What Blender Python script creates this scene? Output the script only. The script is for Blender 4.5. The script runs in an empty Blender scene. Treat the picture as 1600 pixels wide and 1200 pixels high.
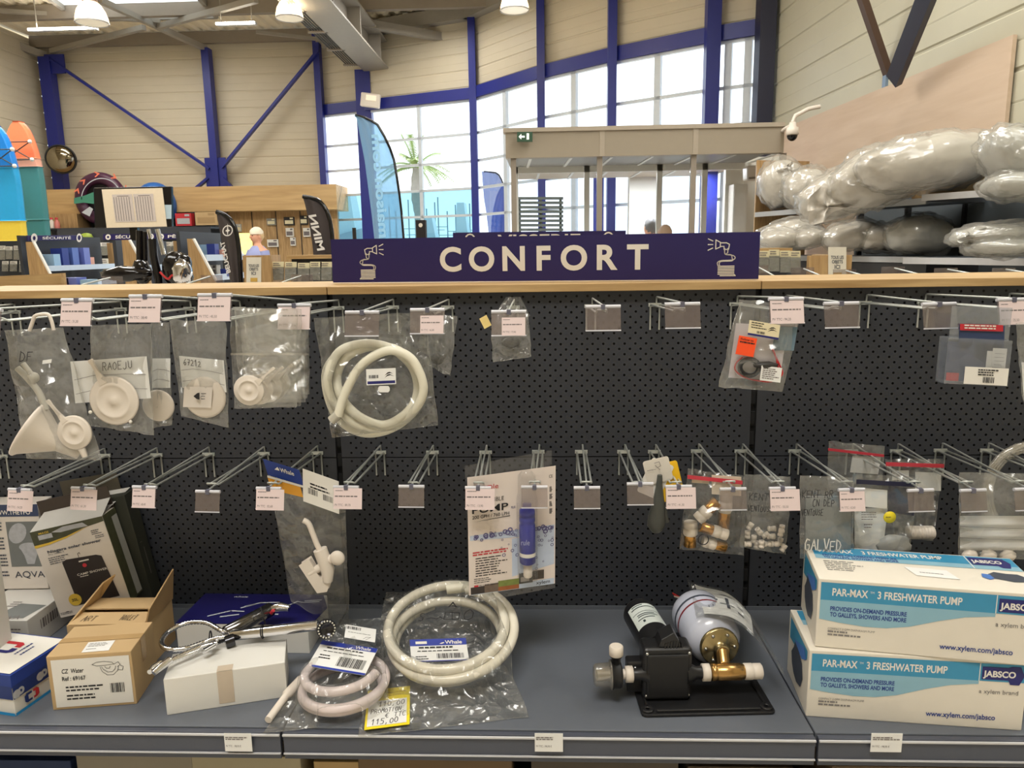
import bpy, math, random
from mathutils import Vector as V, Matrix, noise
R=math.radians
SC=bpy.context.scene
C=SC.collection
# ---------------------------------------------------------------- camera
CH=1.35; D=1.745; DK=CH-.8933; FL=1162.0
def cam_axes():
    y,p,r=R(2.34),R(10.30),R(-.882)
    f=V((-math.sin(y)*math.cos(p),math.cos(y)*math.cos(p),-math.sin(p))); rt=V((math.cos(y),math.sin(y),0)); up=rt.cross(f)
    return rt*math.cos(r)+up*math.sin(r), up*math.cos(r)-rt*math.sin(r), f
AX,AU,AF=cam_axes()
camd=bpy.data.cameras.new('camera'); cam=bpy.data.objects.new('camera',camd); C.objects.link(cam)
camd.sensor_width=36; camd.sensor_fit='HORIZONTAL'; camd.lens=FL/1600*36; camd.clip_start=.05; camd.clip_end=300
m=Matrix((AX,AU,-AF)).transposed().to_4x4(); m.translation=V((0,0,CH)); cam.matrix_world=m; SC.camera=cam
# ---------------------------------------------------------------- sky and light
W=bpy.data.worlds.new('sky'); SC.world=W; W.use_nodes=True
nt=W.node_tree; bg=nt.nodes['Background']
tc=nt.nodes.new('ShaderNodeTexCoord'); sp=nt.nodes.new('ShaderNodeSeparateXYZ'); cr=nt.nodes.new('ShaderNodeValToRGB')
nt.links.new(tc.outputs['Generated'],sp.inputs[0]); nt.links.new(sp.outputs['Z'],cr.inputs[0]); nt.links.new(cr.outputs[0],bg.inputs[0])
cr.color_ramp.elements[0].color=(.86,.94,1,1); cr.color_ramp.elements[1].color=(.9,.96,1,1); bg.inputs[1].default_value=1.9
def sun():
    l=bpy.data.lights.new('sun','SUN'); l.energy=4.0; l.angle=R(1); l.color=(1,.96,.9)
    o=bpy.data.objects.new('sun',l); C.objects.link(o); o.rotation_euler=(R(-38),R(18),0); return o
sun()
# first list: unseen fill lamps added overhead; second: daylight at roof lights in view
SKYL_ADDED=[(-.5,-1.0,2.6,1.3,165),(3.0,2.6,1.6,2.2,70),(-4.0,2.6,2.6,1.6,110),(-6.5,8.2,3,1.8,230),(-1.5,7.6,2.6,1.6,150),(1.9,5.2,1.4,2,80)]
SKYV=[(-7.6,13.6,3.0,1.0,70),(-2.1,13.4,1.1,.9,40)]
for i,(x,y,sx,sy,e) in enumerate(SKYL_ADDED+SKYV):
    l=bpy.data.lights.new('roof_daylight_and_fill','AREA'); l.shape='RECTANGLE'; l.size=sx; l.size_y=sy; l.energy=e; l.color=(1,.965,.9)
    o=bpy.data.objects.new('roof_daylight_and_fill',l); C.objects.link(o); o.location=(x,y,5.36)
vs=SC.view_settings; vs.view_transform='Standard'; vs.look='None'; vs.exposure=0.27; vs.gamma=1; vs.use_curve_mapping=False
SC.cycles.transparent_max_bounces=48; SC.cycles.max_bounces=8; SC.cycles.glossy_bounces=4; SC.cycles.caustics_reflective=False; SC.cycles.caustics_refractive=False
# ---------------------------------------------------------------- picking points of the place
O=V((0,0,CH))
def ray(x,y): return AF+AX*((x-800)/FL)-AU*((y-600)/FL)
def P(x,y,Y): d=ray(x,y); return O+d*(Y/d.y)
def G(x,y,Z=None):
    d=ray(x,y); return O+d*(((DK if Z is None else Z)-CH)/d.z)
# ---------------------------------------------------------------- materials
def lin(c): 
    return tuple(((v/255)/12.92 if v<=10 else ((v/255+.055)/1.055)**2.4) for v in c)+(1,)
MC={}
def mat(n,c,rough=.5,metal=0,ns=30,amt=.05,bump=0,coat=0,stretch=None,emit=0,spec=None):
    if n in MC: return MC[n]
    m=bpy.data.materials.new(n); m.use_nodes=True; t=m.node_tree; b=t.nodes['Principled BSDF']
    b.inputs['Roughness'].default_value=rough; b.inputs['Metallic'].default_value=metal
    if coat: b.inputs['Coat Weight'].default_value=coat; b.inputs['Coat Roughness'].default_value=.08
    if spec is not None: b.inputs['Specular IOR Level'].default_value=spec
    tc=t.nodes.new('ShaderNodeTexCoord'); nz=t.nodes.new('ShaderNodeTexNoise'); nz.inputs['Scale'].default_value=ns; nz.inputs['Detail'].default_value=3
    if stretch:
        mp=t.nodes.new('ShaderNodeMapping'); mp.inputs['Scale'].default_value=stretch; t.links.new(tc.outputs['Object'],mp.inputs[0]); t.links.new(mp.outputs[0],nz.inputs['Vector'])
    else: t.links.new(tc.outputs['Object'],nz.inputs['Vector'])
    mx=t.nodes.new('ShaderNodeMix'); mx.data_type='RGBA'; l=lin(c)
    mx.inputs[6].default_value=tuple(v*(1-amt) for v in l[:3])+(1,); mx.inputs[7].default_value=tuple(min(1,v*(1+amt)) for v in l[:3])+(1,)
    t.links.new(nz.outputs[0],mx.inputs[0]); t.links.new(mx.outputs[2],b.inputs['Base Color'])
    if bump:
        bp=t.nodes.new('ShaderNodeBump'); bp.inputs['Strength'].default_value=bump; bp.inputs['Distance'].default_value=.004
        t.links.new(nz.outputs[0],bp.inputs['Height']); t.links.new(bp.outputs[0],b.inputs['Normal'])
    if emit:
        t.links.new(mx.outputs[2],b.inputs['Emission Color']); b.inputs['Emission Strength'].default_value=emit
    MC[n]=m; return m
def wood(n,c1,c2,axis='X',sc=1.0):
    if n in MC: return MC[n]
    m=bpy.data.materials.new(n); m.use_nodes=True; t=m.node_tree; b=t.nodes['Principled BSDF']; b.inputs['Roughness'].default_value=.5
    tc=t.nodes.new('ShaderNodeTexCoord'); mp=t.nodes.new('ShaderNodeMapping'); s=[14*sc,14*sc,14*sc]; s['XYZ'.index(axis)]=1.2*sc; mp.inputs['Scale'].default_value=s
    nz=t.nodes.new('ShaderNodeTexNoise'); nz.inputs['Scale'].default_value=3; nz.inputs['Detail'].default_value=6; nz.inputs['Distortion'].default_value=.6
    r=t.nodes.new('ShaderNodeValToRGB'); r.color_ramp.elements[0].position=.3; r.color_ramp.elements[0].color=lin(c1); r.color_ramp.elements[1].position=.7; r.color_ramp.elements[1].color=lin(c2)
    t.links.new(tc.outputs['Object'],mp.inputs[0]); t.links.new(mp.outputs[0],nz.inputs['Vector']); t.links.new(nz.outputs[0],r.inputs[0]); t.links.new(r.outputs[0],b.inputs['Base Color'])
    MC[n]=m; return m
def film(n,milk=.08,tint=(1,1,1),col=(235,235,232),gl=.10,rough=.16,bump=.9,bs=40):
    """clear plastic sheet: mostly see-through, a little milky, glossy along its creases"""
    if n in MC: return MC[n]
    m=bpy.data.materials.new(n); m.use_nodes=True; t=m.node_tree; t.nodes.remove(t.nodes['Principled BSDF']); out=t.nodes['Material Output']
    tr=t.nodes.new('ShaderNodeBsdfTransparent'); tr.inputs[0].default_value=tuple(tint)+(1,)
    df=t.nodes.new('ShaderNodeBsdfDiffuse'); df.inputs[0].default_value=lin(col); gs=t.nodes.new('ShaderNodeBsdfGlossy'); gs.inputs['Roughness'].default_value=rough
    tc=t.nodes.new('ShaderNodeTexCoord'); n0=t.nodes.new('ShaderNodeTexNoise'); n0.inputs['Scale'].default_value=bs*.35; n0.inputs['Detail'].default_value=2; vm=t.nodes.new('ShaderNodeVectorMath'); vm.operation='MULTIPLY_ADD'; vm.inputs[1].default_value=(.06,.06,.06)
    t.links.new(tc.outputs['Object'],n0.inputs['Vector']); t.links.new(n0.outputs['Color'],vm.inputs[0]); t.links.new(tc.outputs['Object'],vm.inputs[2])
    nz=t.nodes.new('ShaderNodeTexVoronoi'); nz.inputs['Scale'].default_value=bs; t.links.new(vm.outputs[0],nz.inputs['Vector'])
    bp=t.nodes.new('ShaderNodeBump'); bp.inputs['Strength'].default_value=bump; bp.inputs['Distance'].default_value=.03; t.links.new(nz.outputs['Distance'],bp.inputs['Height']); t.links.new(bp.outputs[0],gs.inputs['Normal'])
    m1=t.nodes.new('ShaderNodeMixShader'); m1.inputs[0].default_value=milk; t.links.new(tr.outputs[0],m1.inputs[1]); t.links.new(df.outputs[0],m1.inputs[2])
    lw=t.nodes.new('ShaderNodeLayerWeight'); lw.inputs[0].default_value=.25; t.links.new(bp.outputs[0],lw.inputs['Normal'])
    ma=t.nodes.new('ShaderNodeMath'); ma.operation='MULTIPLY_ADD'; ma.inputs[1].default_value=.3; ma.inputs[2].default_value=gl; t.links.new(lw.outputs['Facing'],ma.inputs[0])
    m2=t.nodes.new('ShaderNodeMixShader'); t.links.new(ma.outputs[0],m2.inputs[0]); t.links.new(m1.outputs[0],m2.inputs[1]); t.links.new(gs.outputs[0],m2.inputs[2]); t.links.new(m2.outputs[0],out.inputs[0])
    MC[n]=m; return m
# ---------------------------------------------------------------- hand strokes and type
ST={'A':'0,0 4,10 8,0;2,4 6,4','B':'0,0 0,10 5,9 5,6 0,5 6,4 6,1 0,0','C':'7,9 3,10 0,6 1,1 4,0 7,1','D':'0,0 0,10 5,8 7,5 5,1 0,0','E':'7,10 0,10 0,0 7,0;0,5 5,5','F':'7,10 0,10 0,0;0,5 5,5','G':'7,9 3,10 0,6 1,1 4,0 7,2 7,5 4,5','H':'0,0 0,10;7,0 7,10;0,5 7,5','I':'3,0 3,10','J':'6,10 6,2 3,0 0,2','K':'0,0 0,10;7,10 0,4 7,0','L':'0,10 0,0 6,0','M':'0,0 1,10 4,4 7,10 8,0','N':'0,0 0,10 7,0 7,10','O':'4,10 1,8 0,5 1,1 4,0 7,2 7,7 4,10','P':'0,0 0,10 5,10 7,7 5,5 0,5','R':'0,0 0,10 5,10 7,7 5,5 0,5;3,5 7,0','S':'7,9 3,10 1,8 2,6 6,4 6,1 3,0 0,1','T':'0,10 8,10;4,10 4,0','U':'0,10 1,2 4,0 7,2 7,10','V':'0,10 4,0 8,10','W':'0,10 2,0 4,6 6,0 8,10','Z':'0,10 7,10 0,0 7,0','0':'4,10 1,8 0,5 1,1 4,0 7,2 7,7 4,10','1':'1,7 4,10 4,0','2':'0,8 3,10 6,8 5,5 0,0 7,0','5':'7,10 1,10 1,6 5,6 7,3 5,0 0,0','6':'6,10 2,7 0,3 3,0 6,2 5,5 1,4','7':'0,10 7,10 3,0;2,5 6,5','9':'6,6 3,5 1,8 4,10 6,8 5,0',',':'3,1 2,-2','.':'3,0 3.6,.6','-':'1,5 6,5','E€':'','€':'7,9 4,10 1,7 1,3 4,0 7,1;-1,6 5,6;-1,4 5,4','/':'1,0 6,10','+':'1,5 7,5;4,2 4,8'}
TS=bpy.data.scenes.new('type_setting'); TC={}
def glyphs(s,bold):
    k=(s,bold)
    if k in TC: return TC[k]
    c=bpy.data.curves.new('t','FONT'); c.body=s; c.size=1; c.resolution_u=6; c.offset=bold; c.fill_mode='FRONT'
    o=bpy.data.objects.new('t',c); TS.collection.objects.link(o); TS.view_layers[0].update()
    dg=TS.view_layers[0].depsgraph; me=bpy.data.meshes.new_from_object(o.evaluated_get(dg)); 
    vs=[tuple(v.co) for v in me.vertices]; fs=[tuple(p.vertices) for p in me.polygons]
    bpy.data.objects.remove(o); bpy.data.curves.remove(c); bpy.data.meshes.remove(me)
    x0=min(v[0] for v in vs); x1=max(v[0] for v in vs); TC[k]=([(v[0]-x0,v[1],0) for v in vs],fs,x1-x0); return TC[k]
# ---------------------------------------------------------------- mesh building (always in world coordinates)
WM={}
class MB:
    def __init__(s,M=None): s.v=[];s.f=[];s.s=[];s.M=M or Matrix()
    def add(s,vs,fs,sm=False,M=None):
        b=len(s.v); T=s.M@M if M is not None else s.M
        s.v+= [T@V(v) for v in vs]; s.f+=[tuple(i+b for i in f) for f in fs]; s.s+=[sm]*len(fs); return s
    def box(s,lo,hi,M=None):
        x0,y0,z0=lo;x1,y1,z1=hi
        return s.add([(x0,y0,z0),(x1,y0,z0),(x1,y1,z0),(x0,y1,z0),(x0,y0,z1),(x1,y0,z1),(x1,y1,z1),(x0,y1,z1)],[(0,3,2,1),(4,5,6,7),(0,1,5,4),(1,2,6,5),(2,3,7,6),(3,0,4,7)],False,M)
    def cbox(s,c,sz,M=None): return s.box([c[i]-sz[i]/2 for i in range(3)],[c[i]+sz[i]/2 for i in range(3)],M)
    def hexa(s,b,t): # 4 bottom points, 4 top points
        return s.add(list(b)+list(t),[(0,3,2,1),(4,5,6,7),(0,1,5,4),(1,2,6,5),(2,3,7,6),(3,0,4,7)])
    def beam(s,a,b,w,h,up=(0,0,1)):
        a=V(a);b=V(b);d=(b-a).normalized();r=d.cross(V(up))
        if r.length<1e-4: r=d.cross(V((0,1,0)))
        r.normalize();u=r.cross(d); q=[r*(i*w/2)+u*(j*h/2) for i,j in((-1,-1),(1,-1),(1,1),(-1,1))]
        return s.hexa([a+k for k in q],[b+k for k in q])
    def tube(s,pts,r,n=8,closed=False,caps=True,flat=None):
        pts=[V(p) for p in pts];L=len(pts);rs=r if isinstance(r,(list,tuple)) else [r]*L; vs=[];nn=None
        for i,p in enumerate(pts):
            a=pts[i-1] if i or closed else p; b=pts[(i+1)%L] if i<L-1 or closed else p
            t=(b-a); t=t.normalized() if t.length>1e-9 else V((0,0,1))
            if nn is None:
                nn=t.orthogonal().normalized()
            nn=nn-t*nn.dot(t); nn=nn.normalized() if nn.length>1e-6 else t.orthogonal().normalized(); bb=t.cross(nn)
            vs+=[p+(nn*math.cos(2*math.pi*k/n)+bb*math.sin(2*math.pi*k/n))*rs[i] for k in range(n)]
        fs=[]
        for i in range(L if closed else L-1):
            j=(i+1)%L
            fs+=[(i*n+k,i*n+(k+1)%n,j*n+(k+1)%n,j*n+k) for k in range(n)]
        s.add(vs,fs,True)
        if caps and not closed: s.add(vs[:n],[tuple(range(n))[::-1]]); s.add(vs[-n:],[tuple(range(n))])
        return s
    def lathe(s,prof,n=24,M=None,flatcap=True):
        vs=[];fs=[]
        for r,z in prof: vs+=[(r*math.cos(2*math.pi*k/n),r*math.sin(2*math.pi*k/n),z) for k in range(n)]
        for i in range(len(prof)-1): fs+=[(i*n+k,i*n+(k+1)%n,(i+1)*n+(k+1)%n,(i+1)*n+k) for k in range(n)]
        s.add(vs,fs,True,M)
        if flatcap:
            if prof[0][0]>1e-5: s.add(vs[:n],[tuple(range(n))[::-1]],False,M)
            if prof[-1][0]>1e-5: s.add(vs[-n:],[tuple(range(n))],False,M)
        return s
    def prism(s,pts,t,M=None): # outline in xy, thickness z 0..t
        n=len(pts); vs=[(p[0],p[1],0) for p in pts]+[(p[0],p[1],t) for p in pts]
        return s.add(vs,[tuple(range(n))[::-1],tuple(range(n,2*n))]+[(i,(i+1)%n,n+(i+1)%n,n+i) for i in range(n)],False,M)
    def grid(s,fn,nu,nv,sm=True,wrapu=False):
        vs=[fn(i/(nu),j/nv) for j in range(nv+1) for i in range(nu+1)]
        return s.add(vs,[(j*(nu+1)+i,j*(nu+1)+i+1,(j+1)*(nu+1)+i+1,(j+1)*(nu+1)+i) for j in range(nv) for i in range(nu)],sm)
    def blob(s,c,rad,n=16,m=10,amp=0,fq=6,seed=0,M=None,power=1):
        vs=[];fs=[]
        for j in range(m+1):
            for k in range(n):
                a=2*math.pi*k/n;b=math.pi*j/m-math.pi/2; d=V((math.cos(a)*math.cos(b),math.sin(a)*math.cos(b),math.sin(b)))
                if power!=1: d=V([math.copysign(abs(q)**power,q) for q in d])
                q=1+amp*noise.noise(d*fq/2+V((seed,seed*2.3,0))); vs.append((c[0]+d.x*rad[0]*q,c[1]+d.y*rad[1]*q,c[2]+d.z*rad[2]*q))
        for j in range(m): fs+=[(j*n+k,j*n+(k+1)%n,(j+1)*n+(k+1)%n,(j+1)*n+k) for k in range(n)]
        return s.add(vs,fs,True,M)
    def sphere(s,c,r,n=12,m=8,M=None): return s.blob(c,(r,r,r),n,m,M=M)
    def build(s,name,mt,parent=None,label=None,bev=0,cat=None,group=None,kind=None,sub=0,seg=2):
        me=bpy.data.meshes.new(name); iv=WM[parent].inverted() if parent else None
        org=V((0,0,0))
        if parent is None and s.v:
            lo=[min(v[i] for v in s.v) for i in range(3)];hi=[max(v[i] for v in s.v) for i in range(3)]; org=V(((lo[0]+hi[0])/2,(lo[1]+hi[1])/2,lo[2])); iv=Matrix.Translation(-org)
        me.from_pydata([tuple(iv@v) for v in s.v],[],s.f); me.polygons.foreach_set('use_smooth',s.s); me.update()
        if mt: me.materials.append(mt)
        o=bpy.data.objects.new(name,me); C.objects.link(o); o.location=org
        if parent: o.parent=parent; WM[o]=WM[parent].copy()
        else: WM[o]=Matrix.Translation(org)
        if label: o['label']=label
        if cat: o['category']=cat
        if group: o['group']=group
        if kind: o['kind']=kind
        if bev:
            b=o.modifiers.new('bevel','BEVEL'); b.width=bev; b.segments=seg; b.limit_method='ANGLE'; b.angle_limit=R(40)
        return o
def thing(name,label,cat,loc,rotz=0,group=None,M=None):
    o=bpy.data.objects.new(name,None); C.objects.link(o); o.empty_display_size=.02
    M=M.copy() if M is not None else Matrix.Translation(V(loc))@Matrix.Rotation(rotz,4,'Z')
    o.matrix_world=M; WM[o]=M; o['label']=label; o['category']=cat
    if group: o['group']=group
    return o
def dup(root,loc,label=None,rotz=None):
    r=root.copy(); C.objects.link(r); r.location=loc
    if rotz is not None: r.rotation_euler.z=rotz
    WM[r]=Matrix.Translation(V(loc))@Matrix.Rotation(r.rotation_euler.z,4,'Z')
    if label: r['label']=label
    for ch in list(root.children):
        c=ch.copy(); C.objects.link(c); c.parent=r; WM[c]=WM[r].copy()
        for g in list(ch.children):
            d=g.copy(); C.objects.link(d); d.parent=c; WM[d]=WM[r].copy()
    return r
class Face:
    """a flat side of something: (0,0) bottom left, (1,1) top right; marks are laid just proud of it"""
    def __init__(s,bl,br,tl):
        s.o=V(bl); ex=V(br)-s.o; ey=V(tl)-s.o; s.w=ex.length; s.h=ey.length; s.ex=ex/s.w; s.n=s.ex.cross(ey).normalized(); s.ey=ey/s.h
    def p(s,u,v,off=.0006): return s.o+s.ex*(u*s.w)+s.ey*(v*s.h)+s.n*off
    def sub(s,u0,v0,u1,v1,off=.0006): return Face(s.p(u0,v0,off),s.p(u1,v0,off),s.p(u0,v1,off))
    def rect(s,mb,u0=0,v0=0,u1=1,v1=1,off=.0006): mb.add([s.p(u0,v0,off),s.p(u1,v0,off),s.p(u1,v1,off),s.p(u0,v1,off)],[(0,1,2,3)]); return s
    def poly(s,mb,pts,off=.0006): mb.add([s.p(a,b,off) for a,b in pts],[tuple(range(len(pts)))]); return s
    def slab(s,mb,t,u0=0,v0=0,u1=1,v1=1,off=0): # plate with thickness t in front
        a=[s.p(*q,off) for q in((u0,v0),(u1,v0),(u1,v1),(u0,v1))]; b=[s.p(*q,off+t) for q in((u0,v0),(u1,v0),(u1,v1),(u0,v1))]; mb.hexa(a,b); return s
    def text(s,mb,t,u,v,h,w=None,bold=0,off=.0009,shear=0,align='l'):
        vs,fs,tw=glyphs(t,bold); H=h*s.h/.7; k=(w*s.w/tw) if w else H
        x0=u*s.w-(tw*k/2 if align=='c' else (tw*k if align=='r' else 0))
        mb.add([s.o+s.ex*(x0+a*k+shear*b*H)+s.ey*(v*s.h+b*H)+s.n*off for a,b,_ in vs],fs); return s
    def lines(s,mb,u0,v0,u1,n,dv,th=.4,seed=1,off=.0008,ragged=.35):
        r=random.Random(seed)
        for i in range(n):
            u=u0; end=u1-(u1-u0)*ragged*r.random()
            while u<end:
                w=min(end-u,(u1-u0)*r.uniform(.06,.2)); s.rect(mb,u,v0-i*dv,u+w,v0-i*dv+dv*th,off); u+=w+(u1-u0)*.025
        return s
    def bars(s,mb,u0,v0,u1,v1,n=24,seed=3,off=.0009):
        r=random.Random(seed); u=u0; st=(u1-u0)/n
        while u<u1: w=st*r.choice((.4,.6,1)); s.rect(mb,u,v0,min(u+w,u1),v1,off); u+=w+st*r.choice((.4,.5,.8))
        return s
    def stroke(s,mb,pts,wd,off=.001):
        for a,b in zip(pts,pts[1:]):
            a=s.p(a[0],a[1],off);b=s.p(b[0],b[1],off);d=b-a
            if d.length<1e-7: continue
            d.normalize();q=d.cross(s.n)*wd/2;e=d*wd*.4; mb.add([a-q-e,b-q+e,b+q+e,a+q-e],[(3,2,1,0)])
        return s
    def hand(s,mb,t,u,v,h,w,wd=.0012,slant=.15,off=.001,seed=1):
        r=random.Random(seed); n=len(t); cw=w/n
        for i,c in enumerate(t):
            if c==' ': continue
            dy=r.uniform(-.06,.06)*h; sc=r.uniform(.9,1.1)
            for pl in ST.get(c,'').split(';'):
                if pl: 
                    q=[tuple(map(float,a.split(','))) for a in pl.split()]
                    s.stroke(mb,[(u+i*cw+(a/10*cw*.95+slant*b/10*cw)*1,v+dy+b/10*h*sc) for a,b in q],wd,off)
        return s
    def ring(s,mb,u,v,r0,r1,n=20,a0=0,a1=360,off=.001): # radii in metres
        c=s.p(u,v,off); vs=[];fs=[]
        for i in range(n+1):
            a=R(a0+(a1-a0)*i/n); d=s.ex*math.cos(a)+s.ey*math.sin(a); vs+=[c+d*r0,c+d*r1]
        fs=[(2*i,2*i+1,2*i+3,2*i+2) for i in range(n)]; mb.add(vs,fs); return s
def FP(bl,br,tl,Y): return Face(P(*bl,Y),P(*br,Y),P(*tl,Y))
def catmull(pts,k=8,closed=False):
    pts=[V(p) for p in pts];n=len(pts);out=[]
    for i in range(n if closed else n-1):
        g=(lambda j:pts[j%n]) if closed else (lambda j:pts[max(0,min(n-1,j))])
        a,b,c,d=g(i-1),g(i),g(i+1),g(i+2)
        for j in range(k):
            t=j/k; out.append(.5*((2*b)+(c-a)*t+(2*a-5*b+4*c-d)*t*t+(3*b-a-3*c+d)*t**3))
    if not closed: out.append(pts[-1])
    return out
def frame(o,x,up=(0,0,1)):
    """matrix with x along x, z near up"""
    x=V(x).normalized();z=V(up);y=z.cross(x).normalized();z=x.cross(y); M=Matrix((x,y,z)).transposed().to_4x4(); M.translation=V(o); return M
# ================================================================ materials in use
PEG=mat('charcoal_powder_coat',(50,53,60),.55,0,60,.05,.02)
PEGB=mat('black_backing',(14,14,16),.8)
DECK=mat('slate_powder_coat',(98,103,112),.45,0,80,.04,.03)
RAILM=mat('dark_ticket_strip',(76,80,92),.35,0,40,.05)
CLEARE=mat('bright_plastic_edge',(205,205,208),.25)
OAK=wood('oak_laminate',(164,130,84),(204,172,122),'X')
OAKV=wood('oak_laminate_upright',(160,126,84),(196,162,114),'Z')
ZINC=mat('zinc_wire',(196,200,196),.38,.55,50,.06)
HOLD=film('ticket_holder_plastic',.13,(.82,.8,.8),(190,172,172),.10,.18,.1,20)  # warm milky tint stands in for the ceiling reflected in clear plastic
HLIP=mat('holder_lip_plastic',(206,206,214),.2,0,20,.02)
TICK=mat('ticket_paper',(226,208,208),.7,0,50,.02)
WHITE=mat('white_card',(232,229,222),.6,0,40,.02)
PAPER=mat('white_paper',(236,236,234),.7,0,40,.02)
INK=mat('black_ink',(28,26,30),.6)
GREYINK=mat('grey_ink',(120,112,112),.7)
NAVY=mat('navy_ink',(34,36,110),.45)
KRAFT=mat('brown_cardboard',(196,166,122),.75,0,18,.06,.03)
KRAFTD=mat('brown_cardboard_inside',(172,142,100),.8,0,18,.06,.03)
STEEL=mat('chrome_plating',(225,225,228),.08,1,10,.01)
CREAM=mat('white_vinyl_hose',(228,224,206),.4,0,40,.03)
PLW=mat('white_moulded_plastic',(226,216,204),.42,0,40,.03)
FILM=film('clear_bag_film',.05,(.97,.97,.96),gl=.06,bs=26)
FILMM=film('milky_bag_film',.10,(.95,.95,.94),gl=.055,bs=22)
FILMH=film('heavy_bag_film',.25,(.88,.88,.86),(226,222,214),gl=.04)
# ================================================================ the shelving in front
BX=[-1.4987,-.4987,.5013,1.5013]; RZ0=CH-.0988; RZ1=RZ0+.0185; MIDZ=CH-.4975
def holed(mb,x0,x1,z0,z1,Y):
    """perforated sheet, round holes on a staggered 25 mm pitch, one real opening each"""
    pw,ph,r=.025,.0125,.0030; nr=int((z1-z0)/ph); oz=(z1-z0-nr*ph)/2; nc=int((x1-x0)/pw)-1; ox=(x1-x0-(nc+.5)*pw)/2
    vs=[];fs=[]
    oct_=[(r*math.cos(math.pi*k/4),r*math.sin(math.pi*k/4)) for k in range(8)]
    for j in range(nr):
        zc=z0+oz+(j+.5)*ph; sh=(j%2)*pw/2
        for i in range(nc):
            xc=x0+ox+sh+(i+.5)*pw; b=len(vs)
            xa,xb=xc-pw/2,xc+pw/2; 
            vs+=[(xb,Y,zc-ph/2),(xb,Y,zc+ph/2),(xa,Y,zc+ph/2),(xa,Y,zc-ph/2)]+[(xc+a,Y,zc+q) for a,q in oct_]
            h=[b+4+k for k in range(8)]
            fs+=[(b,b+1,h[1],h[0],h[7]),(b+1,b+2,h[3],h[2],h[1]),(b+2,b+3,h[5],h[4],h[3]),(b+3,b,h[7],h[6],h[5])]
        a0,a1=x0+ox+sh,x0+ox+sh+nc*pw
        for xa,xb in((x0,a0),(a1,x1)):
            b=len(vs); vs+=[(xa,Y,zc-ph/2),(xb,Y,zc-ph/2),(xb,Y,zc+ph/2),(xa,Y,zc+ph/2)]; fs.append((b,b+1,b+2,b+3))
    for za,zb in((z0,z0+oz),(z1-oz,z1)):
        b=len(vs); vs+=[(x0,Y,za),(x1,Y,za),(x1,Y,zb),(x0,Y,zb)]; fs.append((b,b+1,b+2,b+3))
    mb.add(vs,fs)
BAYL=['dark perforated shelving bay on the left, holding the white deck lids and boxes','dark perforated shelving bay in the middle under the big navy sign','dark perforated shelving bay on the right, holding the two blue and white pump boxes']
LIPX=[(-1.6,447),(447,1272),(1272,1700)]
ZB=DK-.045
def gondola(i):
    x0,x1=BX[i],BX[i+1]; Yf=1.262
    g=thing('shelving_bay',BAYL[i],'shelving',((x0+x1)/2,D,0),0,'bays of the front shelving')
    for za,zb in((DK+.004,MIDZ-.0012),(MIDZ+.0012,RZ0-.001)):
        mb=MB(); holed(mb,x0+.007,x1-.007,za,zb,D); 
        pn=mb.build('perforated_panel',PEG,g); MB().box((x0+.007,D+.005,za),(x1-.007,D+.012,zb)).build('hole_shade_backing',PEGB,pn)  # black sheet added behind the holes to put their shade in
    MB().box((x0-.2 if i==0 else x0,D+.013,0),(x1,D+.03,RZ0)).build('rear_panel',PEGB,g)
    for x in ([x0,x1] if i==0 else [x1]):
        mb=MB()
        for k in range(24): mb.box((x-.005,D+.004,.03+k*.05),(x+.005,D+.0125,.06+k*.05)); 
        mb.build('slotted_upright',PEGB,g)
    MB().box((x0+.001,D-.02,RZ0),(x1-.001,D+.30,RZ1)).build('top_board',OAK,g,bev=.0012)
    MB().box((x0+.0015,Yf+.002,DK-.03),(x1-.0015,D-.002,DK)).build('shelf_deck',DECK,g,bev=.002)
    MB().box((x0+.0015,D-.004,DK),(x1-.0015,D-.0005,DK+.009)).build('rear_ledge',DECK,g)
    a,b=x0+.003,x1-.003
    rl=MB().box((a,Yf-.012,ZB-.012),(b,Yf,DK-.002)).build('ticket_rail',RAILM,g,bev=.001)
    mb=MB().box((a,Yf-.0165,DK-.007),(b,Yf-.0125,DK-.004)); mb.box((a,Yf-.0165,ZB),(b,Yf-.0125,ZB+.0018)); mb.build('clear_edge',CLEARE,rl)
    MB().box((x0+.01,1.15,.10),(x1-.01,D-.003,.13)).build('lower_deck',DECK,g)
    MB().box((x0+.01,1.16,0),(x1-.01,D-.003,.0995)).build('plinth',PEGB,g)
for i in range(3): gondola(i)
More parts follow.
